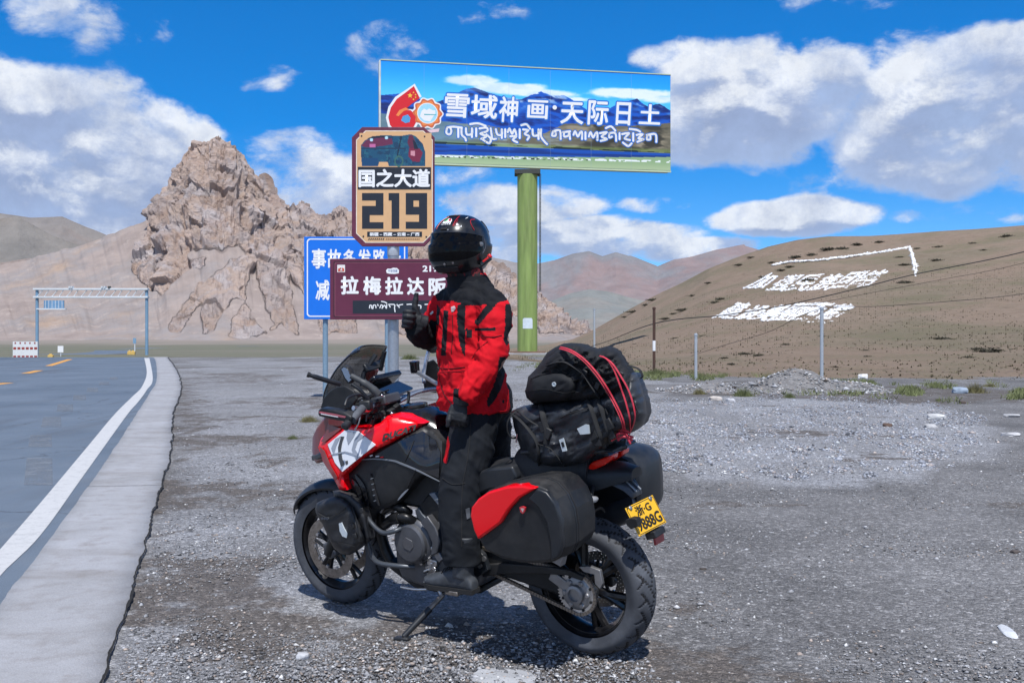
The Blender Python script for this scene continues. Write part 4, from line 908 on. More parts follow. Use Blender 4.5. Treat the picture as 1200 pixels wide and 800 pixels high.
def star(u, v, r):
    x, z = bx_(u, v); r = r/340*bw; P = [(x+(r if k % 2 == 0 else r*.4)*cos(pi/2+k*pi/5), z+(r if k % 2 == 0 else r*.4)*sin(pi/2+k*pi/5)) for k in range(10)]; sheet('star', P, -.03, M('star_yellow', (.9, .6, .05), .5) if 'star_yellow' not in bpy.data.materials else bpy.data.materials['star_yellow'], bodyo)
star(480.5, 113, 3.2)
for q in ((484.5,109.5),(487,112),(487,115),(484.5,117.5)): star(*q, 1.2)
poly_b('emblem_ribbon', [(500,153),(515,151),(514,155),(505,156)], -.012, M('pink_ribbon', (.75, .55, .6), .5))

# -- route sign 219 on its steel post with the brown place-name board ----------------------
DS = 18.0; s_ = DS/1200
pbase = Vector(((460.5-600)*s_, DS, 0))
rs = empty('route_sign', Matrix.Translation(pbase), 'tan and maroon route sign showing an off-road car above 219, atop the tall post', 'road sign')
def sx_(u): return (u-460.5)*s_
def sz_(v): return CH+(HOR-v)*s_
MB().tube([(0, .05, 0), (0, .05, sz_(160))], .098, 28).build('post', galv, rs)
MB().lathe((0, .05, 0), (0, 0, 1), [(.2, 0), (.2, .02)], 24).build('flange', galv, rs)
for zz in (sz_(180), sz_(262)): MB().box((0, -.02, zz), (1.0, .05, .06)).build('bracket', galv, rs, bevel=.005)
maroon = M('maroon_enamel', (.135, .028, .055), .4, var=.1, vs=10); tan = M('tan_sheet', (.66, .40, .20), .5, var=.05, vs=6)
def octo(u0, v0, u1, v1, c): return [(sx_(a), sz_(b_)) for a, b_ in ((u0+c, v0), (u1-c, v0), (u1, v0+c), (u1, v1-c), (u1-c, v1), (u0+c, v1), (u0, v1-c), (u0, v0+c))]
# a slight turn of the sign: right side a little farther, so its left edge shows
pan = MB().prism([Vector((a, 0, c)) for a, c in octo(413, 150, 509.5, 289, 12)], (0, -.07, 0)).build('panel', maroon, rs, bevel=.006)
frame_ring('inner_line', octo(418, 154, 507.5, 285, 11), octo(419, 155, 506.6, 284, 10.5), -.073, M('pale_line', (.75, .66, .55), .5), pan)
sheet('sign_face', octo(419, 155, 506.6, 284, 10.5), -.0735, tan, pan)
def carart(a, b):
    # a,b over u 422..506, v 198..157
    c = np.zeros(a.shape+(3,)); c[:] = (.85, .67, .48); u = 422+a*84; v = 198-b*41
    body = inpoly(u, v, [(424,171),(428,166),(437,161),(450,159.5),(470,160.5),(482,158.5),(488,161),(496,170),(499,180),(499,196),(425,196),(424,185)])
    c = put(c, body, (.06, .30, .42)); n = fbm(u*.2, v*.2, oct=4, seed=120); c = put(c, body & (n > .12), (.05, .23, .35)); c = put(c, body & (fbm(u*.35, v*.3, oct=3, seed=121) > .33), (.13, .37, .45))
    red = (.47, .12, .24); dk = (.04, .12, .2)
    c = put(c, inpoly(u, v, [(424,172),(430,165.5),(446,162),(460,163.5),(461,170),(450,172),(430,174)]) , (.40, .15, .28)); c = put(c, inpoly(u, v, [(430,164),(437,161),(452,160),(458,162),(446,162.5)]), dk)
    c = put(c, (u-436)**2+(v-165)**2 < 3.5, (.7, .85, .9)); c = put(c, (u-453.5)**2+(v-162.6)**2 < 3.5, (.7, .85, .9)); c = put(c, inpoly(u, v, [(434,170),(441,170),(441,174),(434,174)]), (.75, .4, .6))
    c = put(c, inpoly(u, v, [(480,160),(484,160),(488,169),(488,182),(482,178),(478,168)]), (.38, .13, .24)); c = put(c, inpoly(u, v, [(480,175),(492,175),(496,180),(492,191),(484,190),(479,184)]), red); c = put(c, inpoly(u, v, [(482,178),(487,178),(487,184),(482,183)]), (.8, .55, .6))
    c = put(c, inpoly(u, v, [(484,164),(488,168),(491,176),(486,176)]), dk); c = put(c, (np.abs(np.hypot(u-468, (v-190)*.8)-4.5) < .8), (.22, .40, .38)); c = put(c, body & (v > 186) & (u < 444), (.04, .26, .42))
    c = put(c, inpoly(u, v, [(445,191),(455,191),(457,198),(443,198)]), (.85, .67, .48)); c = put(c, body & (np.abs(u-470+ (v-165)*.2) < .7) & (v < 184), dk); c = put(c, body & (v < 176) & (v > 174) & (u < 476), (.09, .20, .30))
    return c
printpanel('car_print', 84*s_, 41*s_, 168, 82, carart, -.076, pan, x0=sx_(422), z0=sz_(198))
sheet('title_band', [(sx_(a), sz_(b_)) for a, b_ in ((420,222.5),(505.5,222.5),(505.5,197),(420,196.5))], -.080, black_p, pan)
fit_text('国之大道', sx_(421), sz_(220.5), sx_(504.5), sz_(199), -.084, white_p, pan, .028, 'title_characters')
def stroke_rects(rects, name):
    mb = MB()
    for (u0, v0, u1, v1) in rects: mb.add([(sx_(u0), -.0775, sz_(v1)), (sx_(u1), -.0775, sz_(v1)), (sx_(u1), -.0775, sz_(v0)), (sx_(u0), -.0775, sz_(v0))], [(0, 1, 2, 3)])
    return mb.build(name, black_p, pan, smooth=False)
stroke_rects([(425,227,450,235.5),(441,235.5,450,242),(425,242,450,252.5),(425,252.5,434,261),(425,261,450,268.5)], 'digit')
stroke_rects([(456,227,468.5,235.5),(459.5,235.5,468.5,268.5)], 'digit')
stroke_rects([(476,227,501,235.5),(476,235.5,485,243),(491.5,235.5,501,243),(476,243,501,252),(491.5,252,501,260.5),(476,260.5,501,268.5)], 'digit')
sheet('small_band', [(sx_(a), sz_(b_)) for a, b_ in ((431,278),(495,278),(495,272),(431,272))], -.0775, black_p, pan)
fit_text('新疆 – 西藏 – 云南 – 广西', sx_(434), sz_(277.2), sx_(492), sz_(272.8), -.081, white_p, pan, .03, 'small_characters')
mb = MB()
for k in range(8): u = 432+k*2.4; mb.add([(sx_(u), -.078, sz_(281.6)), (sx_(u+1.3), -.078, sz_(281.6)), (sx_(u+2.4), -.078, sz_(279.6)), (sx_(u+1.1), -.078, sz_(279.6))], [(0, 1, 2, 3)])
mb.build('hatch_marks', black_p, pan, smooth=False)
mb = MB()
for k in range(19): u = 453+k*2.1; mb.add([(sx_(u), -.078, sz_(281.4)), (sx_(u+1.4), -.078, sz_(281.4)), (sx_(u+1.4), -.078, sz_(279.9)), (sx_(u), -.078, sz_(279.9))], [(0, 1, 2, 3)])
o = mb.build('fine_print', M('print_brown', (.2, .11, .06), .6), pan, smooth=False)
for (u, v) in ((424.5,160.5),(498,161),(426.5,277.5),(500,278)): MB().lathe((sx_(u), -.073, sz_(v)), (0, -1, 0), [(.016, 0), (.014, .008), (0.001, .01)], 10).build('bolt', black_p, pan)

pn = empty('place_name_sign', Matrix.Translation(pbase), 'maroon place-name board with white characters on the post below the 219 sign', 'road sign')
P0, P1, Vt, Vb = 388.5, 534., 304., 374.5
board = MB().box(((sx_(P0)+sx_(P1))/2, -.13, (sz_(Vt)+sz_(Vb))/2), (sx_(P1)-sx_(P0), .05, sz_(Vt)-sz_(Vb))).build('panel', M('maroon_board', (.12, .02, .048), .42, var=.1, vs=5), pn, bevel=.008)
for zz in (320, 360): MB().box((0, -.08, sz_(zz)), (1.7, .045, .06)).build('bracket', galv, pn)
fo = rrect(sx_(392.5), sz_(372), sx_(531), sz_(307), .02); fi = rrect(sx_(394), sz_(370.6), sx_(529.5), sz_(308.4), .02); frame_ring('border_line', fo, fi, -.1565, M('dark_border', (.05, .012, .022), .5), board)
fi2 = rrect(sx_(394.6), sz_(370.1), sx_(528.9), sz_(308.9), .02); frame_ring('border_line', fi, fi2, -.1565, M('pink_border', (.28, .08, .12), .5), board)
for ch, u0, u1, v0, v1 in [('拉',401,422,324,345.5),('梅',427,448,324.5,346),('拉',452.5,473.5,325,346),('达',478,498,325.5,346),('阪',503,524,326,347)]:
    fit_text(ch, sx_(u0), sz_(v1), sx_(u1), sz_(v0), -.1575, white_p, board, .03, 'character')
fit_text('219', sx_(496), sz_(319.2), sx_(514), sz_(311.8), -.1575, white_p, board, .03, 'route_number')
sheet('script_band', [(sx_(a), sz_(b_)) for a, b_ in ((415,367.5),(528,367.5),(528,352.5),(415,352.5))], -.1575, black_p, board)
mb = MB()
for st in [[(434.5,361),(435,358),(437,358.5),(437,361),(438.5,361.5),(439,358),(441.5,358),(442,361)],[(444,357),(444.5,358.5)],[(446.5,361),(448,357.5),(450,359),(449,361.5),(452,358),(454,361.5),(454.5,357)],[(448.5,353.5),(452,354.2),(454.5,355.5)],[(456.5,357),(463.5,357.2),(463.5,361),(464.2,365.5)],[(457,357.4),(458.5,360)],[(466.5,357),(467,358.5)],[(469,360.5),(468.5,358),(473,357)],[(478,357),(484,357),(484,361),(485,365)],[(489,361),(490,358),(494,358.5),(494,361.5)],[(499,357),(507,357.3),(507,365)],[(512,361),(513,358),(518,358.5),(518,362)]]:
    P2 = [(sx_(a), sz_(b_)) for a, b_ in st]; P2 = [(p.x, p.z) for p in bez([Vector((a, 0, c)) for a, c in P2], 4)] if len(P2) > 2 else P2
    ribbon(mb, P2, .018, -.160)
o = mb.build('script_line', white_p, board, smooth=False); o['kind'] = 'stuff'
sheet('badge', [(sx_(a), sz_(b_)) for a, b_ in ((397,319.6),(406,319.6),(406,311),(397,311))], -.1575, M('badge_white', (.75, .7, .68), .5), board)
sheet('badge_mark', [(sx_(a), sz_(b_)) for a, b_ in ((398,318.8),(405.2,318.6),(405,315.4),(402,314),(398,315.6))], -.1595, M('badge_red', (.55, .09, .05), .5), board); fit_text('2', sx_(400.3), sz_(317.8), sx_(403), sz_(313.2), -.1612, white_p, board, .02, 'badge_numeral')
clp = [(sx_(a), sz_(b_)) for a, b_ in ((454.5,320.6),(453.6,317.6),(455.6,315.4),(459,315.6),(462,314.4),(466.5,314.8),(468.8,317.2),(468.4,320.8),(464,321.6),(458,321.4))]
sheet('cloud_patch', clp, -.1575, white_p, board); fit_text('平安西藏', sx_(456), sz_(319.8), sx_(467), sz_(316.4), -.159, M('patch_blue', (.05, .12, .3), .5), board, .0, 'patch_characters')
# posts clamp
for vv in (296,): MB().lathe((0, .05, sz_(vv)-.06), (0, 0, 1), [(.101, 0), (.106, .01), (.106, .22), (.101, .24)], 28).build('sleeve', M('sleeve_white', (.6, .65, .7), .45, .4), pn)

# -- blue warning board behind -----------------------------------------------------------
DB = 24.; sb = DB/1200; bbase = Vector(((417-600)*sb, DB, 0))
bs = empty('blue_sign', Matrix.Translation(bbase), 'blue warning board with white border on two steel posts behind the maroon board', 'road sign')
def ux(u): return (u-417)*sb
def uz(v): return CH+(HOR-v)*sb
bluem = M('sign_blue', (.005, .165, .72), .42, var=.04, vs=3)
bp = MB().box(((ux(356.5)+ux(478))/2, 0, (uz(277.5)+uz(374))/2), (ux(478)-ux(356.5), .05, uz(277.5)-uz(374))).build('panel', bluem, bs, bevel=.006)
for u in (380.5, 453.5): MB().tube([(ux(u), .09, 0), (ux(u), .09, uz(284))], .062, 20).build('post', galv_blue, bs)
frame_ring('border_line', rrect(ux(359.8), uz(371.2), ux(475), uz(279.6), .08), rrect(ux(361.2), uz(369.8), ux(473.6), uz(281), .065), -.0275, white_p, bp)
for ch, u0, u1, v0, v1 in [('事',365.5,382.5,291.5,315),('故',384,400,292,315),('多',402,417,292,315),('发',419,435,292,315),('路',437,452,292,315),('段',455,470,292,315),('减',370,386.5,328,352),('速',391,407,328,352),('慢',412,428,328,352),('行',433,449,328,352)]:
    fit_text(ch, ux(u0), uz(v1), ux(u1), uz(v0), -.028, white_p, bp, .022, 'character')

# -- camera gantry over the road ----------------------------------------------------------
DG = 128.; sg = DG/1200; gz = float(zg(0, DG)); gbase = Vector(((43-600)*sg, DG, gz))
ga = empty('camera_gantry', Matrix.Translation(gbase), 'white and blue steel truss gantry with cameras spanning the road', 'gantry')
gw = M('gantry_white', (.62, .66, .70), .5, var=.08, vs=1); gb = M('gantry_blue', (.20, .34, .48), .5, .2, var=.12, vs=1)
def gx_(u): return (u-43)*sg
def gz_(v): return CH+(HOR-v)*sg-gz
for u, vt in ((43.5, 338), (172, 338)): MB().tube([(gx_(u), 0, 0), (gx_(u), 0, gz_(vt)-.1)], .19, 16).build('post', gb, ga)
for v in (338.8, 348.2): MB().box(((gx_(40)+gx_(174))/2, 0, gz_(v)), (gx_(174)-gx_(40), .7, .22)).build('chord', gw, ga, bevel=.02)
dg = []
for k in range(15):
    u0 = 44+k*8.6; dgo = MB().tube([(gx_(u0), -.2, gz_(348)), (gx_(u0+ (6 if k % 2 else 8)), -.2, gz_(339))], .05, 6).build('brace', gw, ga)
for u in (83, 85.5, 121, 124, 129):
    c = MB().box((gx_(u), -.2, gz_(336.6)), (.22, .5, .22)).tube([(gx_(u), 0, gz_(338)), (gx_(u), 0, gz_(336.8))], .04, 6).build('camera', gw if u != 129 else green_d, ga)
MB().box((gx_(63.8), -.1, gz_(357)), (gx_(75.5)-gx_(52), .15, gz_(351.5)-gz_(361.5))).build('light_panel', M('lamp_panel_blue', (.16, .30, .48), .4, var=.2, vs=2), ga)
for k in range(6): MB().box((gx_(54+k*3.9), -.19, gz_(356.6)), (.06, .03, .95)).build('panel_rib', gw, ga)
MB().box((gx_(60.5), -.05, gz_(362)), (gx_(76)-gx_(42), .3, .16)).build('arm', gw, ga)
# red and white barrier, small white sign, markers beyond the crest
def standpt(u, Yd): x = (u-600)/1200*Yd; return Vector((x, Yd, float(zg(x, Yd))))
p = standpt(30, 112); br = empty('striped_barrier', Matrix.Translation(p), 'red and white chequered barrier board left of the road by the gantry', 'barrier')
sB = 112/1200; hB = CH+(HOR-400)*sB-p.z
MB().box((0, 0, hB/2+.1), (29*sB, .2, hB-.2)).build('panel', M('barrier_white', (.68, .70, .72), .6, var=.1), br)
redb = M('barrier_red', (.30, .05, .04), .6, var=.1); 
for r_, zc in ((0, .30), (1, hB*.62)):
    for k in range(6):
        MB().box(((-12.2+k*4.9)*sB, -.104, zc), (3.5*sB, .01, .26)).build('red_block', redb, br)
for k in range(5): MB().box(((-11.5+k*5.7)*sB, -.106, hB-.17), (1.6*sB, .01, .2)).build('red_block', redb, br)
for s in (-1, 1): MB().box((s*12*sB, .05, .1), (.12, .5, .2)).build('leg', gw, br)
p = standpt(71, 118); o = empty('small_sign', Matrix.Translation(p), 'small plain white sign on a short post by the far road', 'sign'); 
MB().box((0, 0, CH+(HOR-409)*118/1200-p.z), (6.6*118/1200, .05, 7.6*118/1200)).build('panel', white_p, o); MB().tube([(0, .06, 0), (0, .06, 1.2)], .05, 8).build('post', gw, o)
yel = M('marker_yellow', (.62, .42, .12), .6, var=.2)
for u, v, yd, lb in ((59.5, 417, 112, 'small yellow marker block right of the striped barrier'), (152, 414.5, 140, 'yellow marker mound beyond the road crest left of the gantry post'), (156, 415, 138, 'second yellow marker nearest the right gantry post')):
    p = standpt(u, yd); o = MB().box((0, 0, .25), (.55, .4, .5)).box((0, 0, .55), (.3, .25, .12)).build('road_marker', yel, None, bevel=.05); o.location = p; tag(o, lb, 'marker')
p = standpt(158, 170); o = empty('blue_marker_post', Matrix.Translation(p), 'thin blue and white marker post beside the far bend', 'marker post'); MB().tube([(0, 0, 0), (0, 0, 2.4)], .09, 8).build('post', gw, o); MB().box((0, -.1, 2.2), (.5, .06, .9)).build('plate', gb, o)

# -- thin poles and wires on the right -----------------------------------------------------
rust = M('rusty_pole', (.075, .04, .03), .85, var=.3, vs=5)
def pole(u, vt, vb, r, mat, label, Yd=None, nm='metal_pole', cap=None):
    Yd = Yd or FPX*CH/(vb-HOR); b0 = W(u, vb, Yd); e = empty(nm, Matrix.Translation(b0), label, 'pole')
    h = (vb-vt)/1200*Yd; MB().tube([(0, 0, -.3), (0, 0, h)], r, 12).build('shaft', mat, e)
    MB().lathe((0, 0, h), (0, 0, 1), [(r*1.25, -.04), (r*1.25, .02), (r*.3, .05)], 12).build('cap', mat, e); return e, b0, h
pgrey = M('pole_grey', (.42, .46, .50), .5, .3, var=.1)
e1, _, _ = pole(963, 361, 443, .062, pgrey, 'tall pale grey pole in front of the white hillside characters')
e2, _, _ = pole(815.5, 392, 445, .05, pgrey, 'shorter thin grey pole right of the brown pole'); MB().box((0, -.02, 1.33), (.09, .05, .09)).build('top_knob', pgrey, e2)
e3, q3, h3 = pole(766.5, 361, 437, .055, rust, 'thin rusty brown pole at the hill foot', Yd=40)
MB().lathe((0, 0, (437-405)/1200*40), (0, 0, 1), [(.058, -.2), (.060, 0), (.058, .2)], 12).build('white_band', white_p, e3)
e4, _, _ = pole(696.5, 362, 404, .085, pgrey, 'thin pale pole standing behind the luggage', Yd=88)
up = empty('utility_pole', Matrix.Translation((22.5, 36, 0)), 'grey utility pole just outside the right edge carrying the wires', 'pole'); MB().tube([(0, 0, -.3), (0, 0, 7.4)], [.14, .1], 14).build('shaft', pgrey, up); MB().box((0, 0, 6.9), (1.2, .08, .1)).build('crossarm', pgrey, up)
wm = M('wire_black', (.02, .02, .02), .6)
def wire(pts, r, lb):
    P = [W(u, v, Yd) for u, v, Yd in pts]; o = MB().tube(bez(P, 8), r, 5).build('overhead_wire', wm, None); tag(o, lb, 'wire')
wire([(1350,252,36),(1200,295,37),(1074,321,38),(1005,338,38.5),(923,357,39),(850,369,39.5),(767,379,40),(702,403,60),(640,420,90)], .019, 'thick dark wire sagging across the hillside from the upper right')
wire([(1350,318,38),(1200,344,39),(1113,353,39.5),(1027,359,40),(960,362,40),(900,389,45),(850,404,52),(800,420,58)], .011, 'thin wire running through the top of the tall grey pole')
wire([(1350,262,36),(1200,308,37),(1090,330,38),(1000,347,39),(930,361,40)], .008, 'thin wire just beneath the thick hillside wire')

# -- white characters laid out in stones on the hillside ----------------------------------
sw = M('whitewashed_stone', (.74, .75, .77), .8, var=.12, vs=2., bump=.5, bs=8, bd=.05)
def hillchar(ch, quad, label):
    """sample the glyph, lay a whitewashed stone at every sample point on the slope; quad: bl, br, tr, tl in photo pixels"""
    me = textmesh(ch, .018); n = len(me.vertices); a = np.zeros(n*3); me.vertices.foreach_get('co', a); a = a.reshape(-1, 3)[:, :2]
    me.calc_loop_triangles(); tr = np.array([list(t_.vertices) for t_ in me.loop_triangles]); bpy.data.meshes.remove(me)
    mn, mx_2 = a.min(0), a.max(0); a = (a-mn)/(mx_2-mn)
    A, B_, C_ = a[tr[:, 0]], a[tr[:, 1]], a[tr[:, 2]]; ar = np.abs(np.cross(B_-A, C_-A))/2; k = RNG.choice(len(tr), 760, p=ar/ar.sum()); r1 = RNG.random((760, 1)); r2 = RNG.random((760, 1)); f = r1+r2 > 1; r1 = np.where(f, 1-r1, r1); r2 = np.where(f, 1-r2, r2)
    p = A[k]+(B_[k]-A[k])*r1+(C_[k]-A[k])*r2
    q = np.array(quad, float); uv = q[0]*(1-p[:, :1])*(1-p[:, 1:])+q[1]*p[:, :1]*(1-p[:, 1:])+q[2]*p[:, :1]*p[:, 1:]+q[3]*(1-p[:, :1])*p[:, 1:]
    P = np.array([hill_pt(u, v, .02) for u, v in uv]); c = P.mean(0)
    me = stonefield('stone_character', P-c, RNG.uniform(.11, .22, len(P)), np.ones((len(P), 3)), seed=int(c[0]*10) % 999)
    o = link(me, 'stone_character', sw); o.location = c; o['kind'] = 'stuff' if False else 'thing'; del o['kind']; tag(o, label, 'hillside character', 'white stone characters on the hillside')
row1 = [('加',869,337,902,339),('强',893,340,931,342),('民',918,340,958,342),('族',943,340,984,341.5),('团',968,338,1011,339),('结',993,336,1032,336)]
R1q = [('加',(868,339),(893,339),(914,322),(901,320)),('强',(894,341),(917,342),(945,322),(922,324)),('民',(918,341.5),(941,342),(969,321),(945,323)),('族',(943,342),(968,341),(993,320),(972,322)),('团',(969,339),(992,338),(1019,318),(997,320)),('结',(993,337),(1016,337),(1045,315),(1021,318))]
R2q = [('建',(833,373),(856,375),(884,356),(866,354)),('设',(857,374),(880,376),(905,359),(887,358)),('美',(876,376),(896,377),(932,357),(912,358)),('丽',(896,377),(920,377),(956,356),(934,356)),('西',(920,377),(942,378),(979,356),(957,355)),('藏',(945,380),(970,382),(1004,358),(983,356))]
ordn = ['first','second','third','fourth','fifth','last']
for row, nm in ((R1q, 'upper'), (R2q, 'lower')):
    for i, (ch, *q) in enumerate(row): hillchar(ch, q, 'white stone character, %s from the left in the %s row on the hillside' % (ordn[i], nm))
def stone_line(pts, label):
    P = []
    for (u0, v0), (u1, v1) in zip(pts[:-1], pts[1:]):
        L = math.hypot(u1-u0, v1-v0); 
        for k in range(int(L*3.2)): f = k/(L*3.2); P.append(hill_pt(u0+(u1-u0)*f+random.gauss(0, .25), v0+(v1-v0)*f+random.gauss(0, .35), .03))
    P = np.array(P); c = P.mean(0); me = stonefield('stone_line', P-c, RNG.uniform(.16, .34, len(P)), np.ones((len(P), 3)), seed=7); o = link(me, 'stone_line', sw); o.location = c; tag(o, label, 'stone line')
stone_line([(905,311),(925,307),(960,305),(1000,300),(1030,296),(1062,291),(1066,289)], 'long row of white stones above the upper character row')
stone_line([(1066,289),(1069,302),(1073,325),(1074,313),(1067,291)], 'short steep row of white stones at the right end of the long row')
# ---------------------------------------------------------------- the motorcycle
fw = Vector((-.826, .564, 0)).normalized(); lf = Vector((-fw.y, fw.x, 0)); zz_ = Vector((0, 0, 1)); la = radians(7)
ly_ = lf*cos(la)-zz_*sin(la); lz_ = lf*sin(la)+zz_*cos(la)
REAR = Vector((.381, 4.715, 0))
BM = Matrix(((fw.x, ly_.x, lz_.x, REAR.x), (fw.y, ly_.y, lz_.y, REAR.y), (fw.z, ly_.z, lz_.z, REAR.z+.004), (0, 0, 0, 1)))
BI = BM.inverted()
def B(u, v, y):
    """bike coordinates (x forward, y left, z up) of photo pixel u, v on the plane y"""
    o = BI @ Vector((0, 0, CH)); d = (BI.to_3x3() @ Vector(((u-600)/FPX, 1, (HOR-v)/FPX))); t = (y-o.y)/d.y; return o+d*t
def BP(pts, y): return [B(u, v, y) for u, v in pts]
bike = empty('motorcycle', BM, 'red and black adventure touring motorcycle on its side stand, loaded with luggage', 'motorcycle')
blk = M('black_plastic', (.0075, .0085, .0105), .48, var=.2, vs=8, dust=0.133, bump=.15, bs=400, bd=.0006)
blkg = M('black_gloss', (.004, .005, .008), .16, var=.1, vs=5, coat=.6, dust=0.068)
satin = M('satin_black', (.011, .014, .019), .38, var=.12, vs=6, dust=0.114)
redp = M('red_lacquer', (.82, .002, .008), .2, var=.02, vs=4, coat=.25, spec=.35)
dred = M('dark_red_film', (.16, .02, .018), .3, var=.2, vs=8, coat=.5, dust=.2)
wht = M('white_graphic', (.72, .75, .80), .3, var=.04, vs=8, coat=.5, dust=.12)
gry = M('grey_graphic', (.28, .31, .37), .3, var=.08, vs=8, coat=.4)
rub = M('tyre_rubber', (.052, .057, .068), .72, var=.2, vs=10, dust=.85, dustcol=(.17, .185, .215), bump=.3, bs=150, bd=.002)
rubg = M('groove_rubber', (.014, .014, .016), .85)
alu = M('cast_aluminium', (.30, .30, .31), .42, .75, var=.15, vs=20, bump=.3, bs=90, bd=.001)
eng = M('engine_grey', (.10, .104, .116), .42, .55, var=.2, vs=14, dust=0.133, bump=.35, bs=120, bd=.001)
engd = M('engine_dark', (.009, .010, .012), .55, .2, var=.3, vs=12, dust=0.133)
stl = M('steel', (.55, .55, .56), .30, .95, var=.15, vs=25)
stld = M('steel_dirty', (.30, .265, .235), .45, .85, var=.35, vs=30)
chrome = M('bright_tube', (.50, .53, .58), .25, .9, var=.08)
rimm = M('rim_black', (.009, .009, .011), .32, .3, var=.2, vs=9, dust=0.095, coat=.3)
tubm = M('crash_bar_grey', (.075, .085, .10), .38, .4, var=.1, vs=9)
seatm = M('seat_leather', (.010, .011, .014), .62, var=.15, vs=9, bump=.3, bs=260, bd=.001, dust=0.095)
redlens = M('red_lens', (.85, .015, .006), .22, var=.05, coat=1.); amber = M('clear_lens', (.26, .26, .27), .12, var=.1, coat=1.)
mirr = M('mirror_glass', (.55, .62, .72), .06, .95, var=.02)
# -- wheels
def tyre(name, x, R, w, rimr, parent, seedgroove=22, shift=0.):
    nu, nv_ = 640, 34; th = np.linspace(0, 2*pi, nu, endpoint=False)[:, None]; s = np.linspace(-1, 1, nv_)[None, :]
    # round cross-section from bead over shoulder and crown to bead
    a = s*pi*.60; yy = np.sin(np.clip(a, -pi/2, pi/2))*w/2*np.where(np.abs(a) > pi/2, 1-.22*((np.abs(a)-pi/2)/(pi*.1))**1.0*.6, 1); hr = (R-rimr)
    rr = rimr+hr*np.where(np.abs(a) <= pi/2, .42+.58*np.cos(a)**.9, .42*(1-((np.abs(a)-pi/2)/(pi*.1))*.98))
    # grooves: curved, slanting, alternating sides, over the crown and shoulders
    k = seedgroove; ph = (th*k/(2*pi)); sn = np.sin(a)
    def groove(side, off, slope, lo, hi, wd):
        m = ((ph+off+slope*sn*side) % 1.0); d = np.minimum(m, 1-m); e = (sn*side > lo) & (sn*side < hi); return np.where(e, np.exp(-(d/wd)**4), 0)
    gv = np.maximum.reduce([groove(1, 0, 1.6, -.08, .80, .085), groove(-1, .5, 1.6, -.08, .80, .085), groove(1, .5, -1.1, .5, .93, .05), groove(-1, 0., -1.1, .5, .93, .05)])
    rr = rr-gv*.007
    Xq = x+rr*np.cos(th); Zq = R+rr*np.sin(th); Yq = yy+0*rr
    me = npmesh(name, np.stack([Xq, Yq, Zq], -1).reshape(-1, 3), gridfaces(nu, nv_, True), True)
    me.materials.append(rub); me.materials.append(rubg)
    g = gv.reshape(-1); fc = np.zeros(len(me.polygons)*4, np.int32); me.polygons.foreach_get('vertices', fc); mi = (g[fc.reshape(-1, 4)].mean(1) > .45).astype(np.int32); me.polygons.foreach_set('material_index', mi)
    return link(me, name, None, parent)
def wheel(name, x, R, w, rimr, nsp, front):
    # an Empty would make a level too many: the rim is the part and carries spokes and disc
    c = Vector((x, 0, R))
    t_ = tyre('tyre', x, R, w, rimr, bike)
    hw = w*.36
    MBr = MB().lathe(c, (0, 1, 0), [(rimr+.008, -hw), (rimr+.006, -hw+.008), (rimr-.014, -hw+.012), (rimr-.022, -hw*.3), (rimr-.022, hw*.3), (rimr-.014, hw-.012), (rimr+.006, hw-.008), (rimr+.008, hw), (rimr-.004, hw+.001), (rimr-.03, hw*.3), (rimr-.03, -hw*.3), (rimr-.004, -hw-.001)], 72, closed=True)
    rim = MBr.build('rim', rimm, bike)
    MB().lathe(c, (0, 1, 0), [(.045, -.05), (.05, 0), (.045, .05)], 28).build('hub', rimm, rim)
    for k in range(nsp):
        a = 2*pi*k/nsp+.3
        for d in (-.13, .13):
            p0 = c+Vector((cos(a)*.04, .02, sin(a)*.04)); p1 = c+Vector((cos(a+d)*(rimr-.02), 0, sin(a+d)*(rimr-.02)))
            pm = c+Vector((cos(a+d*.25)*rimr*.45, .012, sin(a+d*.25)*rimr*.45))
            MB().tube(bez([p0, pm, p1], 4), [.015 if front else .024]*4+[.012 if front else .020]*4+[.011 if front else .018], 8, flat=1.).build('spoke', rimm, rim)
    MB().lathe(c, (0, 1, 0), [(rimr-.0335, hw*.2), (rimr-.0335, hw*.2+.006)], 64)
    return t_, rim, c
def disc(c, y, ro, ri, parent, mat=stld, holes=True, nt=144):
    th = np.linspace(0, 2*pi, nt, endpoint=False); rr = np.linspace(ri, ro, 8); mb = MB()
    fs = []; vs = []
    for s_y in (y-.0025, y+.0025):
        b0 = len(vs)
        for t0 in th:
            for r in rr: vs.append((c.x+r*cos(t0), s_y, c.z+r*sin(t0)))
        for i in range(nt):
            for j in range(7):
                if holes and j in (1, 3, 5) and (i+j) % 4 == 0: continue
                i2 = (i+1) % nt; fs.append((b0+i*8+j, b0+i2*8+j, b0+i2*8+j+1, b0+i*8+j+1))
    for i in range(nt):
        i2 = (i+1) % nt
        for j in (0, 7): fs.append((i*8+j, i2*8+j, nt*8+i2*8+j, nt*8+i*8+j))
    mb.add(vs, fs); o = mb.build('brake_disc', mat, parent, smooth=False)
    for k in range(10):
        a = 2*pi*k/10; MB().lathe((c.x+cos(a)*(ri-.004), y, c.z+sin(a)*(ri-.004)), (0, 1, 0), [(.009, -.005), (.009, .005)], 10).build('disc_bobbin', stl, o)
    for k in range(5):
        a = 2*pi*k/5; MB().tube([(c.x+cos(a)*.04, y, c.z+sin(a)*.04), (c.x+cos(a+.3)*(ri), y, c.z+sin(a+.3)*ri)], .008, 6).build('disc_carrier', engd, o)
    return o
_, frim, fc_ = wheel('front', 1.567, .325, .122, .235, 5, True)
_, rrim, rc_ = wheel('rear', 0., .318, .172, .222, 6, False)
for y in (.072, -.072): disc(fc_, y, .165, .115, bike)
disc(rc_, -.085, .132, .09, bike)
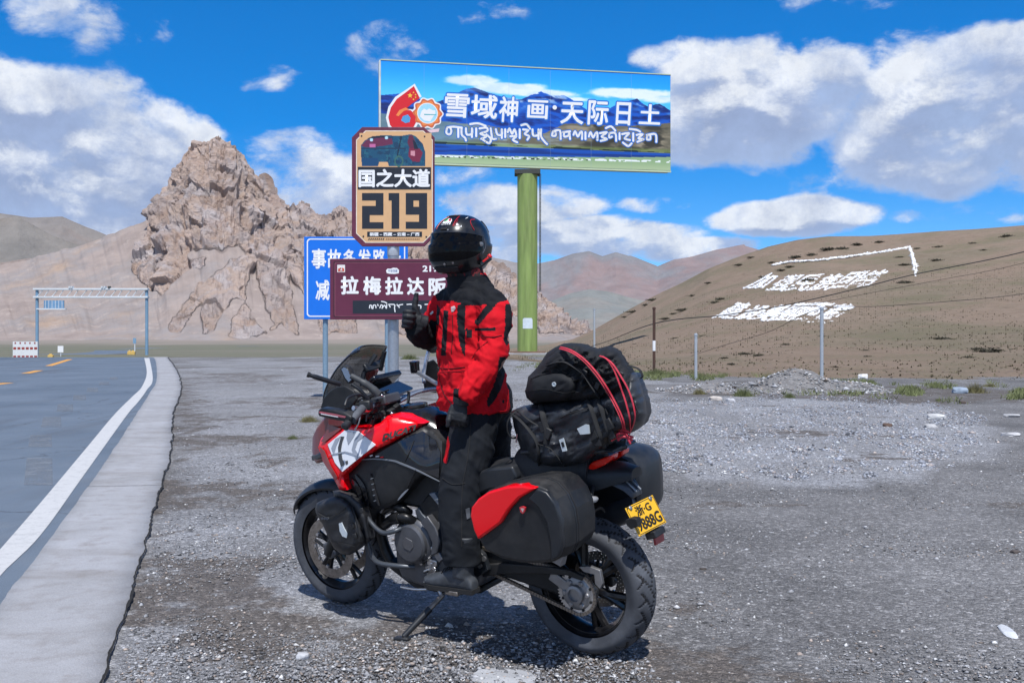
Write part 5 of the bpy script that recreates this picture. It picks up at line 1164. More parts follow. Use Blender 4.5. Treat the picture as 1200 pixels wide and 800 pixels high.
# white lettered flashes on the rims as in the photo
def arcflash(c, r0, r1, a0, a1, y, mat, parent, name):
    mb = MB(); n = 10; vs = []
    for k in range(n+1):
        a = radians(a0+(a1-a0)*k/n); vs += [(c.x+r0*cos(a), y, c.z+r0*sin(a)), (c.x+r1*cos(a), y, c.z+r1*sin(a))]
    mb.add(vs, [(2*k, 2*k+1, 2*k+3, 2*k+2) for k in range(n)]); return mb.build(name, mat, parent, smooth=False)
MB().lathe(fc_, (0, 1, 0), [(.012, .05), (.03, .06), (.03, .095), (.018, .10)], 20).build('axle_nut', alu, bike)
# front suspension
for s in (1, -1):
    ax = Vector((1.535, s*.105, .33)); top = Vector((1.14, s*.105, 1.06)); dr = (top-ax).normalized()
    MB().tube([ax-dr*.03, ax+dr*.36], .029, 18).build('fork_lower', engd, bike); MB().tube([ax+dr*.34, top], .025, 18).build('fork_tube', satin, bike)
    MB().box(ax+Vector((.0, -s*.012, 0)), (.07, .05, .09), (0, .5, 0)).build('fork_foot', eng, bike, bevel=.012)
    c0 = fc_+Vector((-.118, s*.092, .062)); MB().box(c0, (.055, .06, .13), (0, .45, 0)).build('brake_caliper', engd, bike, bevel=.014, seg=3)
# front fender: a curved shell over the wheel
def fender(x0, z0, R, w, a0, a1, mat, name, th=.012, nose=0):
    rings = []; n = 18
    for k in range(n+1):
        a = radians(a0+(a1-a0)*k/n); ww = w*(.55+.45*sin(pi*min(1, k/n*1.15)**.7)) if nose else w
        o = []; i_ = []
        for j in range(9):
            s = -1+j/4; r = R-.035*abs(s)**2.4; o.append(Vector((x0+r*cos(a), s*ww/2, z0+r*sin(a)))); i_.append(Vector((x0+(r-th)*cos(a), s*(ww/2-.003), z0+(r-th)*sin(a))))
        rings.append(o+i_[::-1])
    return MB().loft(rings).build(name, mat, bike)
fender(1.567, .325, .362, .165, 28, 128, satin, 'front_fender', nose=1)
MB().prism(BP([(398,590),(408,566),(413,590),(406,600)], .09), B(398,590,.07)-B(398,590,.09)).build('fender_stay', redp, bike)
# -- the red side fairing with white number panel: a curved shell from nose to tank
def shell(name, outline, yout, yin, mat, parent=None, bev=.012, thick=None, sub=0, seg=3):
    """outline: photo pixels as seen at plane yout(u) (number or function); extruded inwards"""
    f = yout if callable(yout) else (lambda u, v: yout)
    P = [B(u, v, f(u, v)) for u, v in outline]
    Q = [Vector((p.x, (yin if not callable(yin) else yin(p)), p.z)) for p in P]
    n = len(P); mb = MB(); mb.add(P+Q, [tuple(range(n)), tuple(range(n, 2*n))[::-1]]+[(i, i+n, (i+1) % n+n, (i+1) % n) for i in range(n)])
    return mb.build(name, mat, parent or bike, bevel=bev, seg=seg, ang=50)
fy = lambda u, v: .0013*max(-30, min(40, v-515))+.17+.085*max(0, min(1, (u-378)/60))-.10*max(0, min(1, (u-455)/45))       # nose narrows forward, tank narrows back
def gridpanel(name, outline, yf, yin, mat, parent=None, res=3., bulge=0., edge=.010):
    """panel outlined in photo pixels whose outer face follows yf(u, v): filled with a fine grid so it can curve"""
    bm = bmesh.new(); vs = [bm.verts.new((u, v, 0)) for u, v in outline]; bm.faces.new(vs)
    us = [p[0] for p in outline]; vv = [p[1] for p in outline]
    k = min(us)+res
    while k < max(us): bmesh.ops.bisect_plane(bm, geom=bm.verts[:]+bm.edges[:]+bm.faces[:], plane_co=(k, 0, 0), plane_no=(1, 0, 0)); k += res
    k = min(vv)+res
    while k < max(vv): bmesh.ops.bisect_plane(bm, geom=bm.verts[:]+bm.edges[:]+bm.faces[:], plane_co=(0, k, 0), plane_no=(0, 1, 0)); k += res
    bm.verts.ensure_lookup_table()
    def dist(u, v):
        d = 99
        for (x1, y1), (x2, y2) in zip(outline, outline[1:]+outline[:1]):
            L = (x2-x1)**2+(y2-y1)**2; t = max(0, min(1, ((u-x1)*(x2-x1)+(v-y1)*(y2-y1))/max(L, 1e-9))); d = min(d, math.hypot(u-x1-t*(x2-x1), v-y1-t*(y2-y1)))
        return d
    for q in bm.verts:
        u, v = q.co.x, q.co.y; d = dist(u, v); rnd = edge*(1-math.sqrt(max(0, 1-(1-min(1, d/3.))**2))) ; q.co = B(u, v, yf(u, v)+bulge*(1-math.exp(-d/8))-rnd)
    out = bm.faces[:]; r = bmesh.ops.extrude_face_region(bm, geom=out); nv2 = [g_ for g_ in r['geom'] if isinstance(g_, bmesh.types.BMVert)]
    for q in nv2: q.co.y = yin(q.co) if callable(yin) else min(yin, q.co.y-.004)
    bmesh.ops.recalc_face_normals(bm, faces=bm.faces); me = bpy.data.meshes.new(name); bm.to_mesh(me); bm.free(); me.shade_smooth(); me.set_sharp_from_angle(angle=radians(35))
    return link(me, name, mat, parent or bike)
FAIR = [(383,494),(405,500),(412,498),(428,502),(446,495),(454,487),(470,488),(484,491),(497,496),(478,507),(459,517.5),(439,527),(422.5,537),(402,557),(406,574),(398,574),(392,562),(379,541),(373,524),(376,514),(382,507)]
fair = gridpanel('side_fairing', FAIR, fy, lambda c: max(.02, c.y-.10), redp, bulge=.012)
decal = lambda d: (lambda u, v: fy(u, v)+.012+d)
def decalp(name, pts, mat, d=.002, par=None, f=None): return gridpanel(name, pts, f or decal(d), lambda c: c.y-.004, mat, par or fair, res=4, edge=0)
decalp('white_panel', [(405,503),(419.5,505),(440,521),(422.5,535),(401,552.5),(392.5,542),(384,520.5)], wht, .004)
decalp('grey_stripe', [(407,505),(417,506),(414,512),(408,521),(406,513)], gry, .0065); decalp('grey_stripe', [(421,507),(427,511),(419,517),(416,526),(421,534),(417,538.5),(412,527),(415,515)], gry, .0065)
decalp('grey_stripe', [(393,514),(399,511),(394,522),(391,533),(388,525)], gry, .0065)
decalp('black_stripe', [(399.5,511),(403,511.5),(400.5,519),(399,528),(401,538),(403.5,544),(399.5,546.5),(396.5,536),(396,524)], blkg, .008); decalp('black_dot', [(404.5,540),(407,539.5),(407.5,543),(405,544)], blkg, .008)
decalp('grey_seam', [(384,533),(392,531),(404,528.5),(414,531),(423,535),(420,535.5),(412,532.3),(404,529.8),(393,532.2)], gry, .009)
decalp('nose_film', [(374,523),(380,528),(387,545),(395,559),(393,563),(385,551),(378,540)], dred, .0035)
decalp('nose_film', [(384,497),(400,502),(389,511),(380,518),(376,517),(381,509)], dred, .0035)
# lettering along the tank
me_l = fit_text('DUCATI', 0, 0, 1, 1, 0, blk, bike, .05, 'lettering', shear=.0)
def warp_text(o, quad, yf, par=None):
    q = [np.array(p, float) for p in quad]
    for v_ in o.data.vertices:
        a, b_ = v_.co.x, v_.co.z; uv = q[0]*(1-a)*(1-b_)+q[1]*a*(1-b_)+q[2]*a*b_+q[3]*(1-a)*b_; v_.co = B(uv[0], uv[1], yf(*uv)-v_.co.y*.5)
    if par: o.parent = par
warp_text(me_l, [(447.5,517.6),(486,504.2),(488,496.6),(449.5,508.4)], decal(.007), fair)
# far-side fairing mirrored
def mirror(o, name=None):
    me = o.data.copy(); 
    for v_ in me.vertices: v_.co.y = -v_.co.y
    me.flip_normals(); n = link(me, name or o.name.split('.')[0], None, o.parent)
    for md in o.modifiers:
        m2 = n.modifiers.new(md.name, md.type)
        if md.type == 'BEVEL': m2.width = md.width; m2.segments = md.segments; m2.limit_method = 'ANGLE'; m2.angle_limit = md.angle_limit
    return n
mirror(fair)
# beak / nose between the fairings with headlights
MB().loft([[Vector((x, s*w, z)) for s, z in ((-1, z0), (1, z0), (.75, z1), (-.75, z1))] for x, w, z0, z1 in ((1.30, .17, .93, 1.17), (1.42, .19, .84, 1.10), (1.55, .15, .80, 1.0), (1.66, .06, .83, .93))]).build('nose_cowl', dred, bike, bevel=.02, seg=3)
for s in (1, -1): MB().ell((1.53, s*.07, .94), (.05, .045, .03), 14, 8).build('headlight', amber, bike)
for s in (1, -1): MB().loft([[Vector((x, s*(y+w_), z+h_)) for w_, h_ in ((-.01, -.02), (.012, -.012), (.012, .012), (-.01, .02))] for x, y, z in ((1.62, .09, .82), (1.52, .15, .845), (1.44, .185, .87))]).build('winglet', satin, bike, bevel=.004)
# dark lower fairing panel with silver crease
def ly2(u, v):
    b_ = .20+.02*sin((u-400)/120*pi)-.02*max(0, (u-490)/30); w = max(0, min(1, (548-v)/24))*max(0, min(1, (u-436)/12))
    return b_*(1-w)+min(b_, fy(u, v)-.012)*w
LOW = [(404,558),(422.5,537.5),(440,528),(462,517),(482,506.5),(496,498.5),(509,505),(520,517),(521,545),(519,562),(508,558),(497,556),(489,562),(477,577),(468,588),(456,594),(447,597),(438,597),(424,588),(412,578),(406,568)]
low = gridpanel('lower_fairing', LOW, ly2, lambda c: c.y-.10, blk, bulge=.014)
def wide(pts, w):
    P = [Vector((a, c, 0)) for a, c in pts]; P = bez(P, 4); L = []; R_ = []
    for i, p in enumerate(P):
        t = (P[min(i+1, len(P)-1)]-P[max(i-1, 0)]).normalized(); k = w*(.3+.7*sin(pi*min(1, max(0, i/(len(P)-1)))))/2; L.append((p.x-t.y*k, p.y+t.x*k)); R_.append((p.x+t.y*k, p.y-t.x*k))
    return L+R_[::-1]
sl = M('silver_crease', (.24, .26, .29), .35, .3)
lowf = lambda d: (lambda u, v: ly2(u, v)+.014+d)
decalp('crease_trim', wide([(424,538.5),(440,537.5),(460,539.5),(470,543),(487,550),(503,558),(515,564)], 2.0), sl, par=low, f=lowf(.004))
decalp('crease_trim', wide([(466,586),(472,579),(478,573)], 2.4), sl, par=low, f=lowf(.004))
upper = decalp('upper_inlay', [(440,533),(458,522),(480,511),(495,505),(510,515),(516,530),(514,560),(489,549),(470,540.5),(455,537)], blkg, par=low, f=lowf(.002))
decalp('panel_seam', wide([(487,550),(484,538),(477,572),(476.5,560)][:1]+[(481,562),(476,573)], 1.1), rubg, par=low, f=lowf(.006)); decalp('panel_seam', wide([(474,541),(480,528),(485,516)], .9), rubg, par=low, f=lowf(.006))
for k, (a, c) in enumerate((((410,560),(424,590)), ((416,556),(431,593)))): decalp('vent_slot', wide([a, ((a[0]+c[0])/2+2, (a[1]+c[1])/2-3), c], 5), blkg, par=low, f=lowf(.006))
for k in range(5): decalp('vent_fin', wide([(434+k*.9, 561+k*6.5), (437+k*.9, 560+k*6.5)], 1.1), sl, par=low, f=lowf(.006)) 
decalp('vent_slot', wide([(434,555),(437,572),(444,592)], 3.4), rubg, par=low, f=lowf(.005))
decalp('side_script', [(433,533.5),(436,532.5),(436.5,534),(433.6,535)], wht, par=low, f=lowf(.006)); decalp('side_script', [(440,534.2),(444,533.7),(444,535),(440,535.3)], wht, par=low, f=lowf(.006)); decalp('side_script', [(445.5,535),(449,534.8),(449,536),(445.5,536)], redp, par=low, f=lowf(.006))
mirror(low)
# radiator and frame core between the fairings
MB().box((1.19, 0, .72), (.06, .34, .40), (0, -.25, 0)).build('radiator', engd, bike, bevel=.01)
MB().loft([[Vector((x, y, z)) for y, z in ((-w, z0), (w, z0), (w*.9, z1), (-w*.9, z1))] for x, w, z0, z1 in ((1.34, .13, .80, 1.02), (1.2, .17, .70, 1.04), (.95, .17, .64, .98), (.7, .15, .62, .90), (.5, .12, .62, .84), (.2, .10, .64, .82))]).build('frame_core', engd, bike, bevel=.02)
# -- tank: black spine with filler cap
def xsec(x, hw, zt, zb, e=2.6, n=20):
    r = []
    for k in range(n+1):
        a = pi*k/n; cs, sn = cos(a), sin(a); r.append(Vector((x, hw*(abs(cs)**(2/e))*(1 if cs > 0 else -1), zb+(zt-zb)*abs(sn)**(2/e))))
    return r
def zof(u, v, y=0): return B(u, v, y)
tank = MB().loft([xsec(x, w, zt, zb) for x, w, zt, zb in ((1.17, .10, 1.075, .90), (1.13, .13, 1.10, .90), (1.05, .165, 1.115, .88), (.95, .175, 1.115, .86), (.86, .165, 1.105, .84), (.78, .135, 1.065, .82), (.70, .115, .985, .80), (.62, .11, .905, .78))], close=True).build('tank_cover', blkg, bike)
MB().lathe((.955, 0, 1.108), Vector((.06, 0, 1)), [(.062, 0), (.062, .012), (.045, .017), (.02, .018), (.001, .018)], 30).build('filler_cap', M('cap_black', (.05, .055, .06), .22, .5, coat=.5), bike)
# seats
def cushion(name, sec, mat, sub=1, par=None): return MB().loft([xsec(x, w, zt, zb, e, 14) for x, w, zt, zb, e in sec]).build(name, mat, par or bike, ang=60)
cushion('rider_seat', ((.74, .07, .90, .80, 2.2), (.70, .11, .885, .78, 2.6), (.6, .14, .868, .77, 3), (.5, .16, .862, .77, 3.2), (.38, .165, .875, .77, 3.2), (.30, .15, .93, .78, 2.6)), seatm)
cushion('passenger_seat', ((.33, .12, .90, .80, 2.4), (.29, .15, .955, .80, 3), (.2, .16, .965, .80, 3.4), (.05, .15, .97, .80, 3.2), (-.08, .12, .955, .80, 2.6)), seatm)
shell('seat_side', [(556,566),(560,553),(570,549),(600,546),(606,560),(596,572),(574,574),(560,580)], .19, .05, satin, bev=.012)
# tail and carrier
MB().loft([xsec(x, w, zt, zb, 3, 12) for x, w, zt, zb in ((.30, .14, .86, .70), (.1, .14, .88, .72), (-.08, .12, .90, .78), (-.20, .085, .90, .82), (-.27, .05, .885, .84))]).build('tail_unit', blk, bike, ang=45)
for s in (1, -1): MB().tube([(.22, s*.16, .955), (.02, s*.17, .975), (-.16, s*.13, .975), (-.22, 0, .972)], .011, 10).build('carrier_tube', satin, bike)
MB().box((-.10, 0, .975), (.24, .22, .014)).build('carrier_plate', satin, bike, bevel=.006)
shell('tail_light', [(686,549),(694,541),(708,536),(717,533),(716,539),(708,545),(694,551)], .085, .02, redlens, bev=.006); mirror(bpy.data.objects[-1] if False else [o for o in bpy.data.objects if o.name == 'tail_light'][0])
# -- exhaust silencer on the right
MB().tube(bez([(.45, -.16, .42), (.2, -.2, .5), (.0, -.2, .58), (-.17, -.2, .66)], 5), [.045]*8+[.06]*5+[.055]*3, 18).build('silencer', eng, bike); 
# -- panniers
def pannier(side):
    Y1, Y0 = (.47, .17) if side > 0 else (-.47, -.17)
    out = [(551,596),(556,586),(566,577),(580,571),(606,566),(628,566.5),(640,572),(651,585),(659,603),(662,622),(662,643),(657,655),(645,661),(626,662),(608,661),(586,656),(566,646),(556,630)]
    F0 = [B(u, v, .47) for u, v in out]; c = sum(F0, Vector())/len(F0); n = len(F0)
    rings = []
    for y, sc_, dx in ((Y0*1.0, .86, 0), (Y0+(Y1-Y0)*.08, .93, 0), (Y0+(Y1-Y0)*.55, 1.0, 0), (Y0+(Y1-Y0)*.84, 1.0, .0), (Y0+(Y1-Y0)*.96, .965, 0), (Y1, .915, 0)):
        rings.append([Vector((c.x+(p.x-c.x)*sc_, y, c.z+(p.z-c.z)*sc_)) for p in F0])
    rings = [[p for p in r] for r in rings]
    o = MB().loft(rings).build('pannier', blk, bike, bevel=.006, ang=18); return o, F0, c
pl_, F0, pc = pannier(1)
for y_ in (.355, .372):
    rg_ = [Vector((pc.x+(p.x-pc.x)*1.006, y_, pc.z+(p.z-pc.z)*1.008)) for p in F0]; MB().loft([rg_, [q+Vector((0, .006, 0)) for q in rg_]]).build('lid_seam', rubg if y_ < .36 else satin, pl_)
# red cover that wraps the front upper corner of the lid
dd = lambda d: (lambda u, v: .47+d-.00055*max(0, abs(u-620)-38)*1.0)
def slabq(name, pts, y0, y1, mat, par, bev=.006, skew=None):
    P = BP(pts, y1); Q = [Vector((p.x, y0, p.z)) for p in P]; n = len(P); mb = MB(); mb.add(P+Q, [tuple(range(n)), tuple(range(n, 2*n))[::-1]]+[(i, i+n, (i+1) % n+n, (i+1) % n) for i in range(n)]); return mb.build(name, mat, par, bevel=bev, seg=3, ang=50)
rc = slabq('red_cover', [(550.5,604),(552,594),(560,584),(572,576),(594,569.5),(612,568.5),(628,572),(607.5,584),(596,597),(586,613),(574,622),(559.5,632.5),(554.5,621)], .43, .492, redp, pl_, .010)
slabq('lid_bar', [(618,584),(629,572),(640,577),(650,590),(657,610),(659,640),(654,653),(645,657),(645,636),(640,612),(630,594)], .45, .482, satin, pl_, .007)
slabq('shield_badge', [(608.5,594),(612,593),(615.5,594.5),(615,599),(612.5,602),(609.5,599.5)], .48, .490, M('badge_red_enamel', (.5, .02, .03), .3, coat=.6), pl_, .001)
slabq('badge_line', [(610,595.4),(614.2,595.6),(612.5,600)], .488, .4915, M('badge_grey', (.5, .4, .4), .4), pl_, 0)
slabq('pannier_foot', [(640,655),(660,650),(657,664),(650,660)], .40, .44, alu, pl_, .003)
# far pannier: seen past the tail
def box_loft(name, rings, mat, par, bev=.02, seg=4): return MB().loft(rings).build(name, mat, par, bevel=bev, seg=seg, ang=45)
xr0, xr1 = -.19, .33; zr0, zr1 = .56, .90
rr_ = []
for y, sc_ in ((-.18, .92), (-.22, .98), (-.38, 1.), (-.44, .95), (-.475, .86)):
    cx_, cz_ = (xr0+xr1)/2, (zr0+zr1)/2; hx, hz = (xr1-xr0)/2*sc_, (zr1-zr0)/2*sc_
    rr_.append([Vector((cx_+hx*(abs(cos(a))**.45)*(1 if cos(a) > 0 else -1), y, cz_+hz*(abs(sin(a))**.45)*(1 if sin(a) > 0 else -1))) for a in [2*pi*k/28 for k in range(28)]])
MB().loft(rr_).build('pannier', satin, bike, ang=40)
# -- licence plate arm, plate, lights
arm = MB().loft([[Vector((x, s*w, z+dz)) for s, dz in ((-1, -.012), (1, -.012), (.8, .014), (-.8, .014))] for x, w, z in ((-.04, .07, .84), (-.10, .10, .855), (-.17, .095, .84), (-.235, .065, .80), (-.268, .05, .765))]).build('plate_arm', M('arm_grey', (.030, .038, .050), .38, var=.1), bike, bevel=.006)
for y in (-.02, .02): MB().tube([(-.15, y, .866), (-.2, y, .846), (-.275, y, .782)], .0045, 8).build('arm_ridge', sl, arm)
PT = [B(732.5, 594.5, .10), B(765, 580, -.105), B(781, 611, -.10), B(749.5, 629, .105)]   # top left, top right, bottom right, bottom left
pcn = sum(PT, Vector())/4; ex = ((PT[1]-PT[0])+(PT[2]-PT[3])).normalized(); ezv = ((PT[0]-PT[3])+(PT[1]-PT[2])).normalized(); ezv = (ezv-ex*ezv.dot(ex)).normalized(); nrm = ex.cross(ezv)
if nrm.x > 0: nrm = -nrm
PWd = ((PT[1]-PT[0]).length+(PT[2]-PT[3]).length)/2; PHt = ((PT[0]-PT[3]).length+(PT[1]-PT[2]).length)/2
plm = Matrix((( ex.x, -nrm.x, ezv.x, pcn.x), (ex.y, -nrm.y, ezv.y, pcn.y), (ex.z, -nrm.z, ezv.z, pcn.z), (0, 0, 0, 1)))
yelp = M('plate_yellow', (.80, .44, .008), .4, var=.04, vs=20, coat=.3)
plate = MB().box((0, .002, 0), (PWd, .004, PHt)).build('licence_plate', yelp, bike, bevel=.0015); plate.matrix_local = plm
hw, hh_ = PWd/2, PHt/2; pb = M('plate_black', (.012, .012, .012), .5)
frame_ring('plate_border', rrect(-hw+.004, -hh_+.004, hw-.004, hh_-.004, .008), rrect(-hw+.0065, -hh_+.0065, hw-.0065, hh_-.0065, .006), -.0012, pb, plate)
fit_text('浙·G', -hw*.52, hh_*.14, hw*.52, hh_*.82, -.0016, pb, plate, .012, 'plate_characters')
fit_text('9888G', -hw*.84, -hh_*.78, hw*.84, -hh_*.02, -.0016, pb, plate, .016, 'plate_characters')
for s in (-1, 1): MB().lathe((s*hw*.72, -.001, hh_*.86), (0, -1, 0), [(.010, 0), (.010, .004), (.006, .007)], 14).build('plate_screw', alu, plate)
slabq('plate_camera', [(733,609),(739,607),(746,608),(747,617),(739,620),(734,615)], .10, .14, blk, bike, .003)
MB().box(B(772, 631, -.05), (.012, .085, .038), (radians(2), .1, 0)).build('rear_reflector', M('reflector_red', (.32, .02, .03), .3, coat=.5), bike, bevel=.003)
MB().box(B(768, 624, -.03), (.05, .10, .03), (0, .3, 0)).build('reflector_bracket', blk, bike, bevel=.004)
for s, (u, v) in ((1, (692, 586)), (-1, (739, 563))):
    p = B(u, v, s*.19); st = Vector((p.x+.05, s*.06, .84))
    MB().tube([st, p+Vector((.015, -s*.03, .005))], [.012, .009], 10).build('indicator_stalk', blk, bike)
    o = MB().ell(p, (.016, .045, .017), 12, 8, Euler((0, 0, s*-.35)).to_matrix()).build('indicator', amber, bike)
# mud guard under the tail
fender(0, .318, .372, .15, 62, 100, blk, 'rear_hugger')
# -- swingarm, chain, sprocket
sw = MB().loft([[Vector((x, .09+dy, z+dz)) for dy, dz in ((-.025, -h), (.03, -h), (.03, h), (-.025, h))] for x, z, h in ((.60, .44, .06), (.45, .42, .075), (.25, .375, .06), (.08, .335, .045), (-.05, .318, .04), (-.085, .318, .02))]).build('swingarm', engd, bike, bevel=.012, seg=3)
MB().loft([[Vector((x, -.115+dy, z+dz)) for dy, dz in ((-.03, -h), (.025, -h), (.025, h), (-.03, h))] for x, z, h in ((.60, .44, .06), (.25, .375, .06), (-.06, .318, .04))]).build('swingarm', engd, bike, bevel=.012)
spk = MB(); vs = []; nT = 42
for k in range(nT*4):
    a = 2*pi*k/(nT*4); r = .093+(.006 if k % 4 in (1, 2) else -.002); vs.append(Vector((r*cos(a), .118, .318+r*sin(a))))
spr = spk.prism(vs, (0, .007, 0)).build('sprocket', stl, bike, smooth=False)
for k in range(6): a = 2*pi*k/6; MB().lathe((.058*cos(a), .124, .318+.058*sin(a)), (0, 1, 0), [(.013, 0), (.013, .012), (.009, .016)], 12).build('sprocket_bolt', alu, spr)
MB().lathe((0, .118, .318), (0, 1, 0), [(.078, .005), (.07, .012), (.045, .014), (.042, .03), (.030, .034), (.028, .02), (.018, .02), (.001, .02)], 32).build('sprocket_carrier', alu, spr)
for k in range(8): a = 2*pi*(k+.5)/8; MB().lathe((.078*cos(a), .126, .318+.078*sin(a)), (0, 1, 0), [(.007, 0), (.007, .003)], 10).build('sprocket_hole', rubg, spr)
lk = MB().box((0, 0, 0), (.0135, .016, .015)).mesh('chain_link'); k = 0
path = [Vector((.53, .122, .47)), Vector((.02, .122, .411)), Vector((-.02, .122, .41))]+[Vector((.095*cos(a), .122, .318+.095*sin(a))) for a in np.linspace(pi*.56, pi*1.46, 14)]+[Vector((0, .122, .222)), Vector((.53, .122, .37))]
acc = 0; lm = stld
for a, b_ in zip(path[:-1], path[1:]):
    L = (b_-a).length; d = (b_-a).normalized(); s = -acc
    while s+.0159 <= L:
        s += .0159; o = link(lk, 'chain_link', lm if k == 0 else None, bike); o.location = a+d*s; o.rotation_euler = (0, -atan2(d.z, d.x), 0); k += 1
    acc = L-s
shell('chain_guard', [(560,662),(590,660),(640,664),(668,668),(684,676),(680,680),(664,674),(630,672),(590,672),(566,676)], .145, .12, blk, bev=.004)
MB().box((.07, .128, .355), (.14, .008, .05), (0, -.5, 0)).build('axle_plate', alu, bike, bevel=.004)
slabq('abs_bracket', [(678,664),(690,663),(703,668),(706,684),(703,690),(697,684),(696,673),(684,670)], .13, .15, alu, bike, .003)
# -- engine: cases, cylinder, covers, pipes
MB().loft([[Vector((x, y, z)) for y, z in ((-w, z0), (w, z0), (w, z1), (-w, z1))] for x, w, z0, z1 in ((1.08, .10, .30, .44), (1.0, .155, .25, .52), (.85, .165, .235, .60), (.65, .16, .24, .60), (.52, .12, .28, .52))]).build('crankcase', eng, bike, bevel=.025, seg=3)
cc_ = B(481, 636, .20)
cov = MB().lathe(Vector((cc_.x, .15, cc_.z)), (0, 1, 0), [(.118, 0), (.118, .025), (.108, .038), (.100, .042), (.096, .058), (.086, .066), (.05, .068), (.001, .068)], 44).build('engine_cover', eng, bike, ang=30)
MB().prism([Vector((cc_.x+a, .214, cc_.z+b_)) for a, b_ in ((.032, .012), (.012, .034), (-.028, .020), (-.034, -.012), (-.012, -.034), (.028, -.022))], (0, .008, 0)).build('cover_badge', M('cover_badge_grey', (.12, .12, .13), .4, .5), cov, bevel=.002)
frs = [(10, .11), (70, .11), (130, .112), (190, .11), (250, .11), (310, .11)]
for a_, r_ in frs: a = radians(a_); MB().lathe((cc_.x+r_*cos(a), .172, cc_.z+r_*sin(a)), (0, 1, 0), [(.010, 0), (.010, .008), (.006, .010)], 10).build('cover_bolt', stl, cov)
shell('cover_fin', [(492,612),(500,604),(510,618),(516,634),(512,648),(504,652),(506,636),(500,622)], .205, .16, eng, bev=.006)
# rear cylinder and the grey head cover behind the leg
shell('rear_cylinder', [(487,596),(500,580),(508,576),(516,582),(520,600),(519,622),(512,628),(500,620),(488,606)], .16, -.12, engd, bev=.012)
shell('head_cover_trim', [(486,598),(490,594),(494,602),(504,612),(514,618),(512,623),(500,617),(488,606)], .172, .14, tubm, bev=.005); shell('head_cover_trim', [(502,578),(509,577),(518,592),(516,595)], .172, .14, M('grey_cover', (.18, .20, .23), .4), bev=.004)
shell('skid_side', [(512,622),(520,610),(545,608),(552,640),(548,660),(530,672),(516,668),(510,650)], .15, -.14, engd, bev=.01)
for k in range(7):
    p = B(500+random.uniform(-5, 16), 652+random.uniform(-4, 26), .17); MB().box(p, (.035+random.random()*.03, .03, .018+random.random()*.03), (0, random.uniform(-1, 1), 0)).build('gear_linkage', stl if k % 2 else alu, bike, bevel=.003)
for k in range(6):
    p = B(496+random.uniform(-4, 12), 656+k*3.6, .19); MB().tube([p, p+Vector((random.uniform(-.05, .05), 0, random.uniform(-.04, .04)))], .0055, 8).build('hose', stl if k % 2 else engd, bike)
pipe = M('exhaust_black', (.010, .011, .013), .34, .5, var=.3, dust=.2)
def ub(pts, r, mat, name, n=12, k=6):
    P = [B(*p) for p in pts]; return MB().tube(bez(P, k), r, n).build(name, mat, bike)
ub([(452,614,.12),(462,607,.18),(474,606,.2),(486,612,.17)], .026, pipe, 'exhaust_pipe', 16); ub([(450,598,.12),(460,593,.17),(472,596,.19),(480,601,.16)], .022, pipe, 'exhaust_pipe', 16)
ub([(462,607,.185),(470,606,.2)], .031, pipe, 'pipe_clamp', 16)
ub([(445,600,.05),(448,630,.05),(462,660,.05),(490,668,0)], .028, pipe, 'exhaust_pipe', 14)
# crash bars
ub([(423,599,.17),(430,606,.23),(440,618,.25),(450,624,.25),(462,622,.24),(472,618,.2),(480,612,.16)], .012, tubm, 'crash_bar', 12); ub([(436,652,.22),(442,658,.24),(452,661,.24),(470,663,.22),(486,664,.18)], .012, tubm, 'crash_bar', 12); ub([(423,600,.17),(428,625,.22),(436,652,.22)], .012, tubm, 'crash_bar', 12)
ub([(446,600,.2),(452,592,.2),(458,590,.18)], .006, stl, 'clip_tube', 8)
# belly and skid plate
MB().loft([[Vector((x, y, z)) for y, z in ((-w, z0), (w, z0), (w, z1), (-w, z1))] for x, w, z0, z1 in ((1.12, .11, .28, .33), (.95, .13, .21, .25), (.7, .13, .205, .235), (.55, .10, .23, .26))]).build('skid_plate', engd, bike, bevel=.008)
# pegs, levers, side stand
MB().box(B(536, 691, .24), (.075, .10, .022)).build('foot_peg', stld, bike, bevel=.004); MB().box(Vector((.56, -.24, .33)), (.075, .10, .022)).build('foot_peg', stld, bike, bevel=.004)
ub([(520,689,.17),(545,693,.17),(556,690,.16)], .012, stld, 'peg_hanger', 10, 3)
for u in (549, 558): MB().lathe(B(u, 690, .17), (0, 1, 0), [(.014, 0), (.014, .02), (.007, .022)], 14).build('hanger_bolt', stl, bike)
ub([(470,687,.19),(485,690,.2),(500,690,.19)], .006, stl, 'shift_lever', 8, 3)
S0 = B(519, 697, .14); S1 = B(473, 745.5, .34)
MB().tube([S0, S0.lerp(S1, .35)], [.012, .012], 12).build('side_stand', stld, bike); MB().tube([S0.lerp(S1, .33), S1], [.017, .014], 12).build('side_stand', satin, bike)
MB().box(S1+Vector((.0, .01, -.004)), (.075, .05, .014), (0.12, 0, 0.3)).build('stand_foot', satin, bike, bevel=.004)
MB().tube([S0, S0+Vector((.05, -.03, .03))], .016, 10).build('stand_pivot', stl, bike)
shell('heel_guard', [(547,650),(556,640),(566,650),(572,668),(560,676),(550,672)], .17, .14, satin, bev=.004)
for u, v in ((558,655),(563,662),(568,654)): MB().lathe(B(u, v, .175), (0, 1, 0), [(.012, 0), (.012, .01)], 12).build('guard_bolt', alu, bike)
